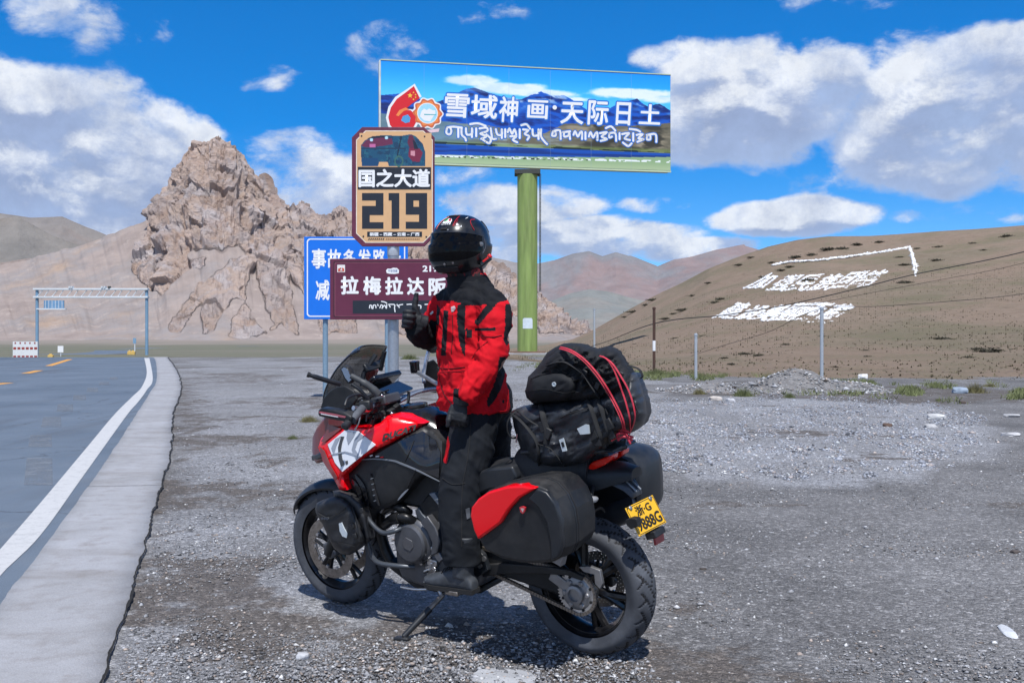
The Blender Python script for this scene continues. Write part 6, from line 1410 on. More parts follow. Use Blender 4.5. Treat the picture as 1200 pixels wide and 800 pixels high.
# -- handlebar, controls, screen
top = Vector((1.07, 0, 1.14))
BL = B(414, 478, .40); BR_ = B(508, 452, -.40)
MB().tube(bez([BL, Vector((.995, .30, 1.145)), Vector((1.07, .16, 1.15)), Vector((1.09, 0, 1.12)), Vector((1.07, -.16, 1.15)), Vector((.995, -.30, 1.15)), Vector((.93, -.42, 1.14))], 6), .0125, 12).build('handlebar', chrome, bike)
MB().tube([B(413, 492, .46), B(425, 478, .36)], .019, 16).build('grip', rub, bike); MB().tube([Vector((.93, -.44, 1.135)), Vector((.97, -.33, 1.145))], .019, 16).build('grip', rub, bike)
MB().lathe(B(408, 496, .47), (B(408, 496, .47)-B(418, 486, .40)), [(.020, 0), (.020, .03), (.014, .035)], 16).build('bar_weight', satin, bike)
MB().box(B(429, 475, .31), (.06, .05, .05), (.2, 0, .4)).build('switchgear', blk, bike, bevel=.010); MB().box(Vector((.99, -.28, 1.15)), (.06, .06, .05)).build('switchgear', blk, bike, bevel=.01)
MB().box(B(452, 468, .10), (.10, .12, .05), (0, .2, 0)).build('top_clamp', eng, bike, bevel=.01)
ub([(428,466,.3),(420,462,.34),(408,466,.42),(404,475,.46)], .006, satin, 'clutch_lever', 8)
# handguard left
hg = M('hand_guard', (.008, .009, .011), .35, var=.2, vs=8, dust=.15)
hgo = slabq('handguard', [(372,486),(372.5,480),(376,478),(390,480),(404,483.5),(411,488),(411,493.5),(404,494.5),(388,491.5),(374,488)], .42, .475, hg, bike, .008)
slabq('guard_stripe', [(374,482),(392,485),(405,488),(404,489.6),(390,487.2),(374,484)], .47, .479, M('stripe_pink', (.38, .10, .13), .4), hgo, 0)
slabq('guard_stripe', [(376,484.2),(396,488),(396,488.9),(376,485.2)], .47, .4795, white_p, hgo, 0)
slabq('inner_housing', [(375,478),(379,466),(386,458),(394,453),(404,452),(414,458),(418,468),(410,478),(396,481)], .20, .215, blk, bike, .006)
# right handguard seen beyond the bar
MB().loft([[B(u, v, -.40), B(u, v, -.36), B(u2, v2, -.36), B(u2, v2, -.40)] for u, v, u2, v2 in ((494,434,497,455),(500,424,503,459),(508,421,512,460),(514,426,515,452))]).build('handguard', hg, bike, bevel=.006)
rs_ = B(486, 430, -.28); MB().lathe(rs_-Vector((0, 0, .02)), (0, 0, 1), [(.024, -.01), (.026, .0), (.026, .035), (.028, .037), (.028, .052), (.001, .054)], 20).build('brake_reservoir', blkg, bike); MB().tube([rs_-Vector((0, 0, .02)), Vector((.99, -.27, 1.16))], .012, 8).build('reservoir_bracket', stl, bike)
# mirrors
ub([(497,448,-.30),(497,438,-.33),(500,420,-.36),(503,409,-.38)], [.011]*19, chrome, 'mirror_stem', 12)
MB().ell(B(509, 404, -.42), (.02, .075, .045), 16, 10).build('mirror', blk, bike)
ub([(436,475,.24),(430,466,.26),(422,457,.28),(412,450,.3)], .009, satin, 'mirror_stem', 10)
ub([(443,462,.22),(436,455,.24),(424,447,.27),(411,440,.3)], [.020]*6+[.018]*6+[.014]*7, M('strut_grey', (.06, .065, .07), .5), 'accessory_arm', 14)
mo = slabq('mirror', [(398,432),(402,428),(407,430),(412,441),(413,446),(408,450),(403,444)], .27, .30, blk, bike, .004)
slabq('mirror_glass', [(400,432.5),(403,430),(406.5,432),(411,441),(411.5,445),(408.5,447.5),(404.5,442.5)], .296, .303, mirr, mo, 0)
ub([(361,439,.52),(368,441,.50),(384,446,.44),(398,450,.38)], [.010]*6+[.012]*13, satin, 'bar_extension', 12); MB().lathe(B(363, 439.5, .52), B(361, 439, .52)-B(368, 441.5, .50), [(.013, 0), (.013, .012)], 12).build('extension_cap', blk, bike)
# windscreen: smoked curved shell
scm, st_, sb_ = newmat('smoked_screen'); sb_.inputs['Base Color'].default_value = (.030, .027, .020, 1); sb_.inputs['Roughness'].default_value = .06; sb_.inputs['Alpha'].default_value = .80; sb_.inputs['Coat Weight'].default_value = .5
st_.put(sb_, 'Alpha', st_.mapr(st_.noise(st_.coord(), 5., 3, .5), .3, .7, .55, .74))
rings = []
prof = [(1.268, 1.412, .10), (1.292, 1.398, .135), (1.355, 1.345, .158), (1.41, 1.285, .168), (1.46, 1.21, .175), (1.48, 1.14, .172), (1.465, 1.085, .155)]
prof = [(p.x, p.y, p.z) for p in bez([Vector(q) for q in prof], 3)]
for x, z, w in prof:
    o = []
    for j in range(17): s = -1+j/8; o.append(Vector((x-.055*abs(s)**2.2, s*w, z-.012*s*s)))
    rings.append(o+[q+Vector((.004, 0, .003)) for q in o[::-1]])
MB().loft(rings).build('windscreen', scm, bike, ang=60)
rimq = [Vector((x-.056, s*w, z-.012)) for s in (1,) for x, z, w in prof[::-1]]+[Vector((prof[0][0]-.055*abs(s)**2.2, s*prof[0][2], prof[0][1]-.012*s*s)) for s in [1-.25*k for k in range(1, 8)]]+[Vector((x-.056, -w, z-.012)) for x, z, w in prof]
MB().tube(rimq, .004, 6).build('screen_edge', blkg, bike)
MB().tube([(1.24, -.05, 1.36), (1.27, .02, 1.27), (1.28, .03, 1.2)], .013, 8).build('screen_bracket', satin, bike); MB().tube([(1.22, -.10, 1.37), (1.26, -.10, 1.27)], .012, 8).build('screen_bracket', satin, bike)
MB().box((1.26, -.05, 1.30), (.02, .17, .045), (0, .6, .2)).build('screen_slider', satin, bike, bevel=.006)
# cockpit: display, inner red cowls, dark housing
MB().box(B(447, 447, -.02), (.03, .21, .125), (0, -.9, 0)).build('display', blkg, bike, bevel=.008)
MB().loft([[Vector((x, s*w, z)) for s, z in ((-1, z0), (1, z0), (1, z1), (-1, z1))] for x, w, z0, z1 in ((1.16, .10, 1.06, 1.19), (1.24, .15, 1.03, 1.22), (1.34, .17, .98, 1.18), (1.42, .14, .95, 1.10))]).build('cockpit_housing', blk, bike, bevel=.02)
slabq('inner_cowl', [(393,462),(398,457),(402,456),(406,464),(408,469),(403,469)], .16, .19, redp, bike, .005)
slabq('inner_cowl', [(440,450),(446,449),(452,453),(449,456),(441,455)], -.18, -.15, redp, bike, .005); 
shell('screen_side', [(432,436),(441,428),(444,434),(442,440),(450,447),(455,453),(449,455),(440,449),(433,444)], -.19, -.16, dred, bev=.004)
shell('cowl_side', [(377,476),(384,470),(396,468),(412,474),(424,480),(420,492),(410,497),(396,494),(381,490)], .19, .08, blk, bev=.012)
shell('cowl_side', [(384,486),(396,490),(408,498),(396,500),(384,498)], .20, .14, dred, bev=.006)
# phone on its mount in front of the tank
ph = B(464, 456, .0); pm = Matrix.Translation(ph) @ Euler((radians(-6), radians(-22), radians(8))).to_matrix().to_4x4()
o = MB().box((0, 0, 0), (.10, .175, .014)).build('phone', M('phone_screen', (.012, .022, .045), .12, coat=1., var=.05), bike, bevel=.006); o.matrix_local = pm
MB().tube([ph-Vector((0, 0, .01)), Vector((1.05, .02, 1.13))], .014, 10).build('phone_mount', blk, bike)
ub([(479,459,-.06),(479,466,-.05),(478,473,-.03)], .008, satin, 'mount_hook', 8, 3)
# cables, reservoirs and clutter round the steering head
random.seed(11)
for k in range(13):
    u = random.uniform(424, 456); v = random.uniform(456, 486); a = B(u, v, random.uniform(.05, .24)); b_ = a+Vector((random.uniform(-.02, .12), random.uniform(-.08, .08), random.uniform(-.10, .0))); c_ = b_+Vector((random.uniform(0, .08), random.uniform(-.05, .05), random.uniform(-.1, -.02)))
    MB().tube(bez([a, b_, c_], 5), random.choice([.004, .005, .006]), 7).build('cable', random.choice([rub, rub, satin, stl]), bike)
for u, v, y, s in ((446,486,.16,.030),(437,480,.2,.026),(456,482,.12,.034),(463,476,.08,.03),(442,470,.18,.022),(433,487,.2,.02),(452,492,.17,.028),(429,482,.26,.018)):
    MB().box(B(u, v, y), (s*1.6, s*1.3, s), (random.uniform(-.4, .4), random.uniform(-.5, .5), random.uniform(-.4, .4))).build('control_box', random.choice([blk, engd, satin]), bike, bevel=.006)
for u, v in ((442,461),(447,463),(459,484),(431,471)): MB().ell(B(u, v, .2), (.010, .008, .007), 10, 6).build('control_bolt', chrome, bike)
# ---------------------------------------------------------------- the rider, standing on the pegs
fabr = M('jacket_red', (.56, .006, .014), .82, spec=.18, var=.12, vs=18, bump=.35, bs=600, bd=.0006)
fabb = M('jacket_black', (.008, .009, .012), .85, spec=.25, var=.2, vs=18, bump=.35, bs=600, bd=.0006)
fabt = M('trouser_black', (.010, .0125, .017), .85, spec=.3, var=.25, vs=12, bump=.4, bs=500, bd=.0007)
glov = M('glove_black', (.010, .012, .016), .62, var=.2, vs=20, bump=.3, bs=300, bd=.0008)
boot_m = M('boot_leather', (.050, .056, .066), .5, var=.3, vs=20, bump=.4, bs=160, bd=.001); sole_m = M('boot_sole', (.015, .015, .016), .8)
P_feet = W(548, 690, 4.95)
rider = empty('person', Matrix.Translation((P_feet.x, P_feet.y, 0)), 'rider in red and black jacket and full-face helmet giving a thumbs-up', 'person')
RO = Vector((P_feet.x, P_feet.y, 0))
def remesh(mb, vox, smooth_it=3, disp=None):
    me = mb.mesh('tmp'); o = bpy.data.objects.new('tmp', me); COL.objects.link(o)
    md = o.modifiers.new('r', 'REMESH'); md.mode = 'VOXEL'; md.voxel_size = vox; md.use_smooth_shade = True
    if smooth_it: ms = o.modifiers.new('s', 'SMOOTH'); ms.iterations = smooth_it; ms.factor = .6
    bpy.context.view_layer.update(); r = bpy.data.meshes.new_from_object(o.evaluated_get(bpy.context.evaluated_depsgraph_get()))
    bpy.data.objects.remove(o); bpy.data.meshes.remove(me)
    if disp is not None:
        n = len(r.vertices); a = np.zeros(n*3); r.vertices.foreach_get('co', a); a = a.reshape(-1, 3); nn = np.zeros(n*3); r.vertices.foreach_get('normal', nn); nn = nn.reshape(-1, 3)
        a = a+nn*disp(a, nn)[:, None]; r.vertices.foreach_set('co', a.ravel()); r.update()
    r.shade_smooth(); return r
def toR(o, ref=None):
    """world-space mesh to the coordinates of its parent person"""
    for v_ in o.data.vertices: v_.co -= ref or RO
    return o
FV = Vector((-.906, -.423, 0)); LV = Vector((.423, -.906, 0)); UV_ = Vector((0, 0, 1))
def ring(u, v, Yd, a, b_, n=28, e=2.3):
    c = W(u, v, Yd); r = []
    for k in range(n):
        t = 2*pi*k/n; cs, sn = cos(t), sin(t); r.append(c+LV*(a*abs(cs)**(2/e)*(1 if cs > 0 else -1))+FV*(b_*abs(sn)**(2/e)*(1 if sn > 0 else -1)))
    return r
J = MB()
J.loft([ring(*q) for q in ((553,481,4.93,.218,.152),(553,476,4.93,.224,.157),(553,452,4.93,.216,.150),(551,425,4.93,.198,.138),(549,395,4.94,.200,.136),(549,368,4.94,.205,.134),(550,350,4.94,.188,.115),(552,338,4.94,.15,.10),(550,329,4.93,.10,.088),(548,320,4.92,.085,.080))])
def limb(mb, pts, rs, k=5, n=22, flat=1.):
    P = bez([W(*p) for p in pts], k); R_ = [float(np.interp(i/k, range(len(rs)), rs)) for i in range(len(P))]
    mb.tube(P, R_, n, flat=flat); return mb
limb(J, [(568,351,4.80),(577,360,4.75),(580,386,4.72),(577,413,4.70),(564,437,4.67),(551,455,4.65),(541.5,468,4.64)], [.07,.080,.074,.070,.063,.056,.049])
limb(J, [(536,352,5.04),(522,362,5.10),(511,382,5.13),(502,393,5.10),(490,389,5.0),(483,383,4.93)], [.08,.082,.074,.070,.062,.050])
def wr(scale, amp, seed, sx_=1., sz_k=1.8):
    def f(a, n):
        w = fbm(a[:, 0]*scale*.6, a[:, 1]*scale*.6, a[:, 2]*scale*.6, oct=2, seed=seed+5)*1.4
        r = fbm(a[:, 0]*scale*.8*sx_+w, a[:, 1]*scale*.8, a[:, 2]*scale*sz_k+w+a[:, 0]*scale*.7, oct=3, seed=seed, ridged=True, gain=.45)
        return amp*(r-.35)
    return f
jm = remesh(J, .0065, 4, wr(8.5, .019, 400))
jk = link(jm, 'jacket', [fabr, fabb, white_p], rider)
def pxof(a): Yq = a[:, 1]; return 600+FPX*a[:, 0]/Yq, HOR+FPX*(CH-a[:, 2])/Yq
def facecenters(me):
    n = len(me.polygons); c = np.zeros(n*3); me.polygons.foreach_get('center', c); nn = np.zeros(n*3); me.polygons.foreach_get('normal', nn); return c.reshape(-1, 3), nn.reshape(-1, 3)
c, nn = facecenters(jm); u, v = pxof(c)
JB = [[(505,330),(553,318),(575,324),(590,338),(598,350),(594,352),(583,354.5),(569,357),(547,358),(531,353),(520,352),(512,352)],
      [(520,364),(525.5,364),(524,390),(522.5,417),(516.8,417),(518,392)], [(536,357),(546,356.5),(545,378),(545.5,418),(542,414),(538,400),(535.5,375)],
      [(574,352),(584,354),(572,368),(560,382),(555.5,378),(565,364)], [(557,384),(581,383.5),(580.5,387.6),(557,388.2)], [(546,385),(553,386),(552,397),(547,396)],
      [(592,356),(600,356),(600,395),(594,406),(590,398),(592,380)], [(585,418),(593,418),(592,440),(587,456),(579,470),(572,478),(570,470),(577,454),(583,438)], [(512,356),(516,362),(514,382),(511,380)],
      [(531.5,455),(538,455),(537,466),(531,466)], [(540,356),(543,352),(546,330),(552,330),(556,356)]]
mi = np.zeros(len(c), int)
for p in JB: mi[inpoly(u, v, p) & (nn[:, 1] < .35)] = 1
# right sleeve below the shoulder is black, its cuff edge red; back yoke black
rs_m = (c[:, 1] > 4.87) & (u < 511.5) & (v > 357); mi[rs_m & ~inpoly(u, v, [(488,362),(512,352),(512,376),(500,374)])] = 1
mi[(c[:, 2] > CH+.17) & (nn[:, 1] > .0)] = 1
mi[inpoly(u, v, [(500,372),(506,366),(507,372),(502,378)])] = 0
jm.polygons.foreach_set('material_index', mi.astype(np.int32)); jm.update()
toR(jk)
# seams, pocket flap, logo, cuff strap: thin pieces lying on the jacket (ray cast from the photo pixel)
from mathutils.bvhtree import BVHTree
def bvh(o, off=None):
    off = off or RO; return BVHTree.FromPolygons([v_.co+off for v_ in o.data.vertices], [p.vertices[:] for p in o.data.polygons])
jb = bvh(jk)
def hit(bv, u, v, lift=.002):
    d = W(u, v, 1.)-Vector((0, 0, CH)); r = bv.ray_cast(Vector((0, 0, CH)), d.normalized()); 
    return None if r[0] is None else r[0]+r[1]*lift*(1 if r[1].dot(d) < 0 else -1)
def cord(bv, pts, r, mat, par, name, off=None, k=6, lift=.002, flat=1.):
    P = bez([Vector((a, b_, 0)) for a, b_ in pts], k); Q = [hit(bv, p.x, p.y, lift) for p in P]; Q = [q-(off or RO) for q in Q if q is not None]
    if len(Q) > 1: return MB().tube(Q, r, 6, flat=flat).build(name, mat, par)
def patch(bv, pts, mat, par, name, lift=.003, off=None, res=1.2):
    bm = bmesh.new(); vs = [bm.verts.new((a, b_, 0)) for a, b_ in pts]; bm.faces.new(vs); us = [p[0] for p in pts]; vv = [p[1] for p in pts]; k = min(us)+res
    while k < max(us): bmesh.ops.bisect_plane(bm, geom=bm.verts[:]+bm.edges[:]+bm.faces[:], plane_co=(k, 0, 0), plane_no=(1, 0, 0)); k += res
    k = min(vv)+res
    while k < max(vv): bmesh.ops.bisect_plane(bm, geom=bm.verts[:]+bm.edges[:]+bm.faces[:], plane_co=(0, k, 0), plane_no=(0, 1, 0)); k += res
    for q in bm.verts:
        h = hit(bv, q.co.x, q.co.y, lift); q.co = (h-(off or RO)) if h is not None else Vector((0, 0, 0)); q.tag = h is None
    bmesh.ops.delete(bm, geom=[q for q in bm.verts if q.tag], context='VERTS'); me = bpy.data.meshes.new(name); bm.to_mesh(me); bm.free(); me.shade_smooth(); return link(me, name, mat, par)
cord(jb, [(514,431),(528,432),(545,430)], .0018, fabb, jk, 'pocket_flap'); cord(jb, [(516,436),(545,435)], .0012, fabb, jk, 'pocket_flap'); cord(jb, [(516,420),(515,440),(520,460),(530,474)], .0015, fabb, jk, 'seam')
cord(jb, [(530,364),(531,390),(529,415)], .0015, fabb, jk, 'zip'); cord(jb, [(560,392),(575,395),(588,393)], .0015, fabb, jk, 'seam'); cord(jb, [(553,420),(560,410),(572,400)], .0012, fabb, jk, 'seam')
patch(jb, [(529,360),(533,358.5),(534.5,361),(532,365),(529.5,366)], M('logo_pink', (.75, .55, .55), .6), jk, 'chest_logo')
patch(jb, [(504,367),(507.5,364),(508.5,366),(505,369)], white_p, jk, 'cuff_stripe', res=.7)
# trousers
T_ = MB()
limb(T_, [(566,462,4.87),(557,492,4.84),(549,530,4.81),(541,568,4.79),(539,600,4.785),(541,630,4.79),(542,660,4.795)], [.12,.125,.114,.104,.100,.096,.088])
limb(T_, [(563,462,5.0),(572,495,5.03),(574,530,5.08),(572,572,5.13),(566,610,5.16),(562,655,5.18)], [.12,.118,.105,.092,.085,.07])
c0 = W(561, 468, 4.94); T_.ell(c0, (.17, .17, .14), 20, 12)
tm = remesh(T_, .0075, 4, wr(6.5, .013, 420, sz_k=1.5)); tr = link(tm, 'trousers', [fabt, fabr], rider)
c, nn = facecenters(tm); u, v = pxof(c); mi = inpoly(u, v, [(517,514),(524,506),(527,520),(524,542),(520,542)]).astype(np.int32); tm.polygons.foreach_set('material_index', mi); toR(tr)
tb = bvh(tr)
cord(tb, [(552,492),(549,530),(542,570),(541,610),(541,640)], .002, sole_m, tr, 'seam'); cord(tb, [(519,560),(530,567),(545,566)], .0016, sole_m, tr, 'seam')
patch(tb, [(545,596),(550,594),(551,606),(547,608)], M('reflective_grey', (.12, .13, .15), .4), tr, 'reflective_patch')
# boots
def boot(y, heel, name='boot'):
    K = MB(); x0, z0 = heel.x, heel.z; L = .295
    sec = [(0, .030, .055, .0), (.03, .036, .10, 0), (.08, .040, .115, 0), (.13, .042, .10, 0), (.18, .047, .078, 0), (.23, .048, .062, .0), (.27, .040, .050, .004), (L, .018, .038, .012)]
    rings = []
    for dx, w, h, lo in sec:
        r = []
        for k in range(20):
            t = 2*pi*k/20; r.append(Vector((x0+dx, y+w*cos(t), z0+lo+(h-lo)/2+(h-lo)/2*(abs(sin(t))**.8)*(1 if sin(t) > 0 else -1))))
        rings.append(r)
    K.loft(rings); K.tube([Vector((x0+.065, y, z0+.07)), Vector((x0+.05, y, z0+.20)), Vector((x0+.04, y, z0+.27))], [.050, .050, .055], 18)
    me = remesh(K, .005, 3); o = link(me, name, boot_m, None)
    for v_ in me.vertices: v_.co = (BM @ v_.co)-RO
    o.parent = rider
    S = MB(); pr = [(0, .0), (.0, .030), (.06, .036), (.12, .036), (.19, .047), (.24, .048), (.28, .034), (.30, .0)]
    ol = [Vector((x0+a-.003, y+b_+.002, z0-.006)) for a, b_ in pr[1:]]+[Vector((x0+a-.003, y-b_-.002, z0-.006)) for a, b_ in pr[::-1][:-1]]
    s = S.prism(ol, (0, 0, .022)).mesh('sole')
    for v_ in s.vertices: v_.co = (BM @ v_.co)-RO
    so = link(s, 'sole', sole_m, o)
    for k in range(4):
        a = Vector((x0+.105+k*.022, y+.03, z0+.108-k*.010)); b_ = Vector((x0+.105+k*.022, y-.03, z0+.108-k*.010)); m_ = (a+b_)/2+Vector((0.004, 0, .012))
        l_ = MB().tube([BM @ a-RO, BM @ m_-RO, BM @ b_-RO], .0028, 6).build('lace', sole_m, o)
    return o
hl = B(557, 688, .25); boot(.25, Vector((hl.x, .25, B(530, 690, .25).z+.006))); boot(-.25, Vector((hl.x, -.25, hl.z)))
# gloves
def hand(wrist, d, back, thumb_dir, side, curl, thumb_curl=(.1, .1), s=1.0):
    """wrist point, d: wrist to knuckles, back: out of the back of the hand; fingers curl towards -back. side: unit vector from little finger to index"""
    d = d.normalized(); back = (back-d*back.dot(d)).normalized(); side = (side-d*side.dot(d)-back*side.dot(back)).normalized(); K = MB()
    pl = .088*s
    K.tube([wrist-d*.03, wrist+d*.0], [.031*s, .032*s], 14, flat=.9)
    rings = []
    for f, w, th in ((0, .031, .022), (.3, .038, .022), (.7, .044, .021), (1., .045, .017)):
        c = wrist+d*pl*f; rings.append([c+side*(w*s*cos(2*pi*k/16))+back*(th*s*sin(2*pi*k/16)) for k in range(16)])
    K.loft(rings)
    for i, (off, l0) in enumerate(((.034, .044), (.0115, .049), (-.0115, .045), (-.033, .036))):
        p = wrist+d*pl*.94+side*off*s; a = 0; P = [p-d*.02, p]; 
        for j, L in enumerate((l0, l0*.66, l0*.52)):
            a += curl[j]+.05*i; p = p+(d*cos(a)-back*sin(a))*L*s; P.append(p)
        K.tube(bez(P, 3), [.0125*s]*6+[.0125*s]*4+[.0108*s]*3, 10)
    p0 = wrist+d*.022*s+side*.028*s; t = thumb_dir.normalized(); p1 = p0+(t*.75+d*.45+side*.2).normalized()*.040*s; p2 = p1+t*.036*s; p3 = p2+(t-back*thumb_curl[0]).normalized()*.030*s
    K.tube(bez([p0, p1, p2, p3], 4), [.017*s]*5+[.0145*s]*4+[.0115*s]*4, 12)
    return K
h1 = W(490, 380, 4.93)
gr1 = hand(W(494, 376, 4.95), Vector((-.93, -.25, .10)), Vector((-.2, .9, .0)), Vector((.12, 0, 1)), Vector((0.05, 0, 1)), (1.45, 1.5, .9), s=1.02)
g1 = link(remesh(gr1, .0036, 2, wr(30, .0012, 440)), 'glove', glov, rider); toR(g1)
MB().tube([W(497, 379, 4.96)-RO, W(490, 376.5, 4.945)-RO], [.040, .037], 18).build('glove_cuff', glov, g1)
gr2 = hand(W(540, 471, 4.655), Vector((-.20, -.05, -1)), Vector((-.25, -.95, 0)), Vector((-.25, -.35, -.9)), Vector((-1, .2, 0)), (.95, 1.5, .9), thumb_curl=(.5, .2), s=.98)
g2 = link(remesh(gr2, .0036, 2, wr(30, .0012, 441)), 'glove', glov, rider); toR(g2)
MB().tube([W(542, 466, 4.645)-RO, W(540.5, 472, 4.65)-RO], [.044, .040], 18).build('glove_cuff', glov, g2)
# body under the clothes: one continuous mesh
Bd = MB(); limb(Bd, [(566,468,4.87),(549,530,4.81),(541,570,4.79),(543,658,4.795)], [.08,.08,.06,.045]); limb(Bd, [(563,468,5.0),(574,530,5.08),(572,575,5.13),(562,655,5.18)], [.08,.075,.055,.045])
Bd.loft([ring(*q, 18) for q in ((560,480,4.94,.15,.11),(553,440,4.93,.15,.10),(552,370,4.94,.17,.105),(551,345,4.94,.15,.08),(550,333,4.93,.06,.06),(546,315,4.92,.055,.058))]); limb(Bd, [(570,354,4.80),(586,412,4.70),(543,466,4.64)], [.05,.042,.03]); limb(Bd, [(532,354,5.06),(503,393,5.10),(486,382,4.94)], [.05,.042,.03])
Bd.ell(W(541, 290, 4.93), (.075, .09, .11), 18, 14)
bo = link(remesh(Bd, .009, 3), 'body', M('skin', (.42, .24, .17), .6, var=.06), rider); toR(bo)
# neck gaiter and collar
cam_r = newmat('gaiter_camo'); t = cam_r[1]; t.put(cam_r[2], 'Base Color', t.ramp(t.noise(t.coord(), 28, 2, .5), [(.42, (.012, .010, .012)), (.5, (.16, .008, .012)), (.58, (.015, .012, .014))])); cam_r[2].inputs['Roughness'].default_value = .85
gm_ = MB().loft([ring(*q, 24) for q in ((549,331,4.92,.100,.090),(546,322,4.91,.092,.086),(542,311,4.90,.088,.088),(541,300,4.90,.08,.085))]); gg = link(remesh(gm_, .006, 2, wr(16, .006, 450)), 'neck_gaiter', cam_r[0], rider); toR(gg)
MB().loft([ring(*q, 28) for q in ((551,338,4.93,.125,.102),(549,330,4.925,.112,.098),(547,325,4.92,.108,.096),(547,325,4.92,.098,.086),(550,336,4.93,.10,.085))]).build('collar', fabb, rider); toR(bpy.data.objects['collar'])
# helmet
HC = W(540.5, 286, 4.92); HF_ = Vector((-.50, -.865, 0)).normalized(); HL = Vector((-HF_.y, HF_.x, 0))*-1; HL = Vector((0, 0, 1)).cross(HF_); tilt = Matrix.Rotation(radians(3), 3, HL)
HF_ = tilt @ HF_; HU = HF_.cross(HL)*1.0
if HU.z < 0: HU = -HU
def hs_(az, el, off=0.):
    """point on the helmet surface, az from the face towards its left, el up (degrees)"""
    a, e = radians(az), radians(el); f, l, up_ = cos(e)*cos(a), cos(e)*sin(a), sin(e)
    A = .160 if f > 0 else .158; Bq = .131; Cq = .140 if up_ > 0 else .158
    ex_ = 2.15 if up_ > 0 else 2.7
    r = (abs(f/A)**ex_+abs(l/Bq)**ex_+abs(up_/Cq)**ex_)**(-1/ex_)
    if up_ < 0 and f > 0: r *= 1+.07*f*min(1, -up_*2)
    if up_ < 0 and f < 0: r *= 1-.12*min(1, -up_*1.3)*(-f)
    r += off; return HC-RO+HF_*f*r+HL*l*r+HU*up_*r
hel_m = newmat('helmet_black'); t = hel_m[1]; co = t.coord(); nn_ = t.noise(co, 14, 3, .5); t.put(hel_m[2], 'Base Color', t.mix(t.mapr(nn_, .5, .53), (.005, .006, .008), (.011, .012, .015))); hel_m[2].inputs['Roughness'].default_value = .30; hel_m[2].inputs['Coat Weight'].default_value = .2
def hpatch(a0, a1, e0, e1, off, na=24, ne=16, thick=.004):
    V = []; fs = []
    for i in range(na+1):
        for j in range(ne+1): V.append(hs_(a0+(a1-a0)*i/na, (e0(i/na) if callable(e0) else e0)*(1-j/ne)+(e1(i/na) if callable(e1) else e1)*j/ne, off))
    n0 = len(V)
    for i in range(na+1):
        for j in range(ne+1): V.append(V[i*(ne+1)+j].lerp(HC-RO, .03))
    for i in range(na):
        for j in range(ne): k = i*(ne+1)+j; fs += [(k, k+ne+1, k+ne+2, k+1), (n0+k, n0+k+1, n0+k+ne+2, n0+k+ne+1)]
    for i in range(na):
        for j in (0, ne): k = i*(ne+1)+j; fs.append((k, k+ne+1, n0+k+ne+1, n0+k))
    for j in range(ne):
        for i in (0, na): k = i*(ne+1)+j; fs.append((k, k+1, n0+k+1, n0+k))
    return MB().add(V, fs)
V = []; na, ne = 72, 40
for i in range(na):
    for j in range(ne+1): V.append(hs_(360*i/na, -52+(142*j/ne)-.01))
H = MB().add(V, [tuple(q) for q in gridfaces(na, ne+1, True)]); hel = H.build('helmet', hel_m[0], rider, ang=60)
vis_m = M('visor_dark', (.003, .003, .004), .06, var=.1, spec=.14)
hpatch(-80, 80, lambda s: -27+abs(s-.5)**3*90, lambda s: 17-abs(s-.5)**3*50, .005).build('visor', vis_m, hel, ang=60)
hpatch(-84, 84, lambda s: 17-abs(s-.5)**3*50, lambda s: 20-abs(s-.5)**3*50, .0075).build('visor_lip', hel_m[0], hel, ang=60)
hpatch(-26, 26, -46, -36, .006).build('chin_vent', rubg, hel); hpatch(-7, 7, 23, 27, .005).build('brow_vent', rubg, hel)
hpatch(-30, 30, 60, 66, .004).build('top_vent', rubg, hel)
hpatch(150, 210, 20, 44, .012, thick=.01).build('rear_spoiler', hel_m[0], hel)
MB().lathe(hs_(74, -3, .003), hs_(74, -3, 1)-hs_(74, -3, 0), [(.011, 0), (.011, .006), (.004, .008)], 16).build('visor_pivot', alu, hel); MB().lathe(hs_(2, -32, .002), hs_(2, -32, 1)-hs_(2, -32, 0), [(.006, 0), (.006, .004)], 10).build('visor_tab', alu, hel); MB().lathe(hs_(18, -30, .002), hs_(18, -30, 1)-hs_(18, -30, 0), [(.005, 0), (.005, .004)], 10).build('visor_tab', alu, hel); MB().lathe(hs_(10, 21.5, .006), hs_(10, 22, 1)-hs_(10, 22, 0), [(.004, 0), (.004, .003)], 10).build('brow_stud', alu, hel)
def hcord(pts, r, mat, name): MB().tube([hs_(a.x, a.y, .0012) for a in bez([Vector((p[0], p[1], 0)) for p in pts], 6)], r, 6, flat=.6).build(name, mat, hel)
redl = M('stripe_red', (.5, .015, .03), .35)
hcord([(-22, 26), (-22, 45), (-14, 62), (4, 72)], .0021, redl, 'stripe'); hcord([(17, 30), (22, 48), (30, 62)], .0021, redl, 'stripe'); hcord([(20, 30), (26, 46)], .0012, redl, 'stripe'); hcord([(62, 24), (58, 40), (66, 50), (84, 52)], .0026, redl, 'stripe'); hcord([(48, 52), (60, 58)], .0022, white_p, 'stripe')
hcord([(88, 10), (92, -10), (80, -22)], .0016, M('stripe_grey', (.2, .2, .24), .4), 'stripe')
def hdisc(a, e, pts, off, mat, name, par=hel):
    """small emblem piece: pts in metres in the tangent plane, wrapped on the shell"""
    k = 57.3/.15; V = [hs_(a+x*k/max(.3, cos(radians(e))), e+y*k, off) for x, y in pts]; c = hs_(a+sum(p[0] for p in pts)/len(pts)*k/max(.3, cos(radians(e))), e+sum(p[1] for p in pts)/len(pts)*k, off); n = len(V); MB().add([c]+V, [(0, i+1, (i+1) % n+1) for i in range(n)]).build(name, mat, par)
circ = lambda r, rx=1., a0=0, a1=360, n=20: [(r*rx*cos(radians(a0+(a1-a0)*i/(n if a1-a0 < 360 else n))), r*sin(radians(a0+(a1-a0)*i/n))) for i in range(n+(1 if a1-a0 < 360 else 0))]
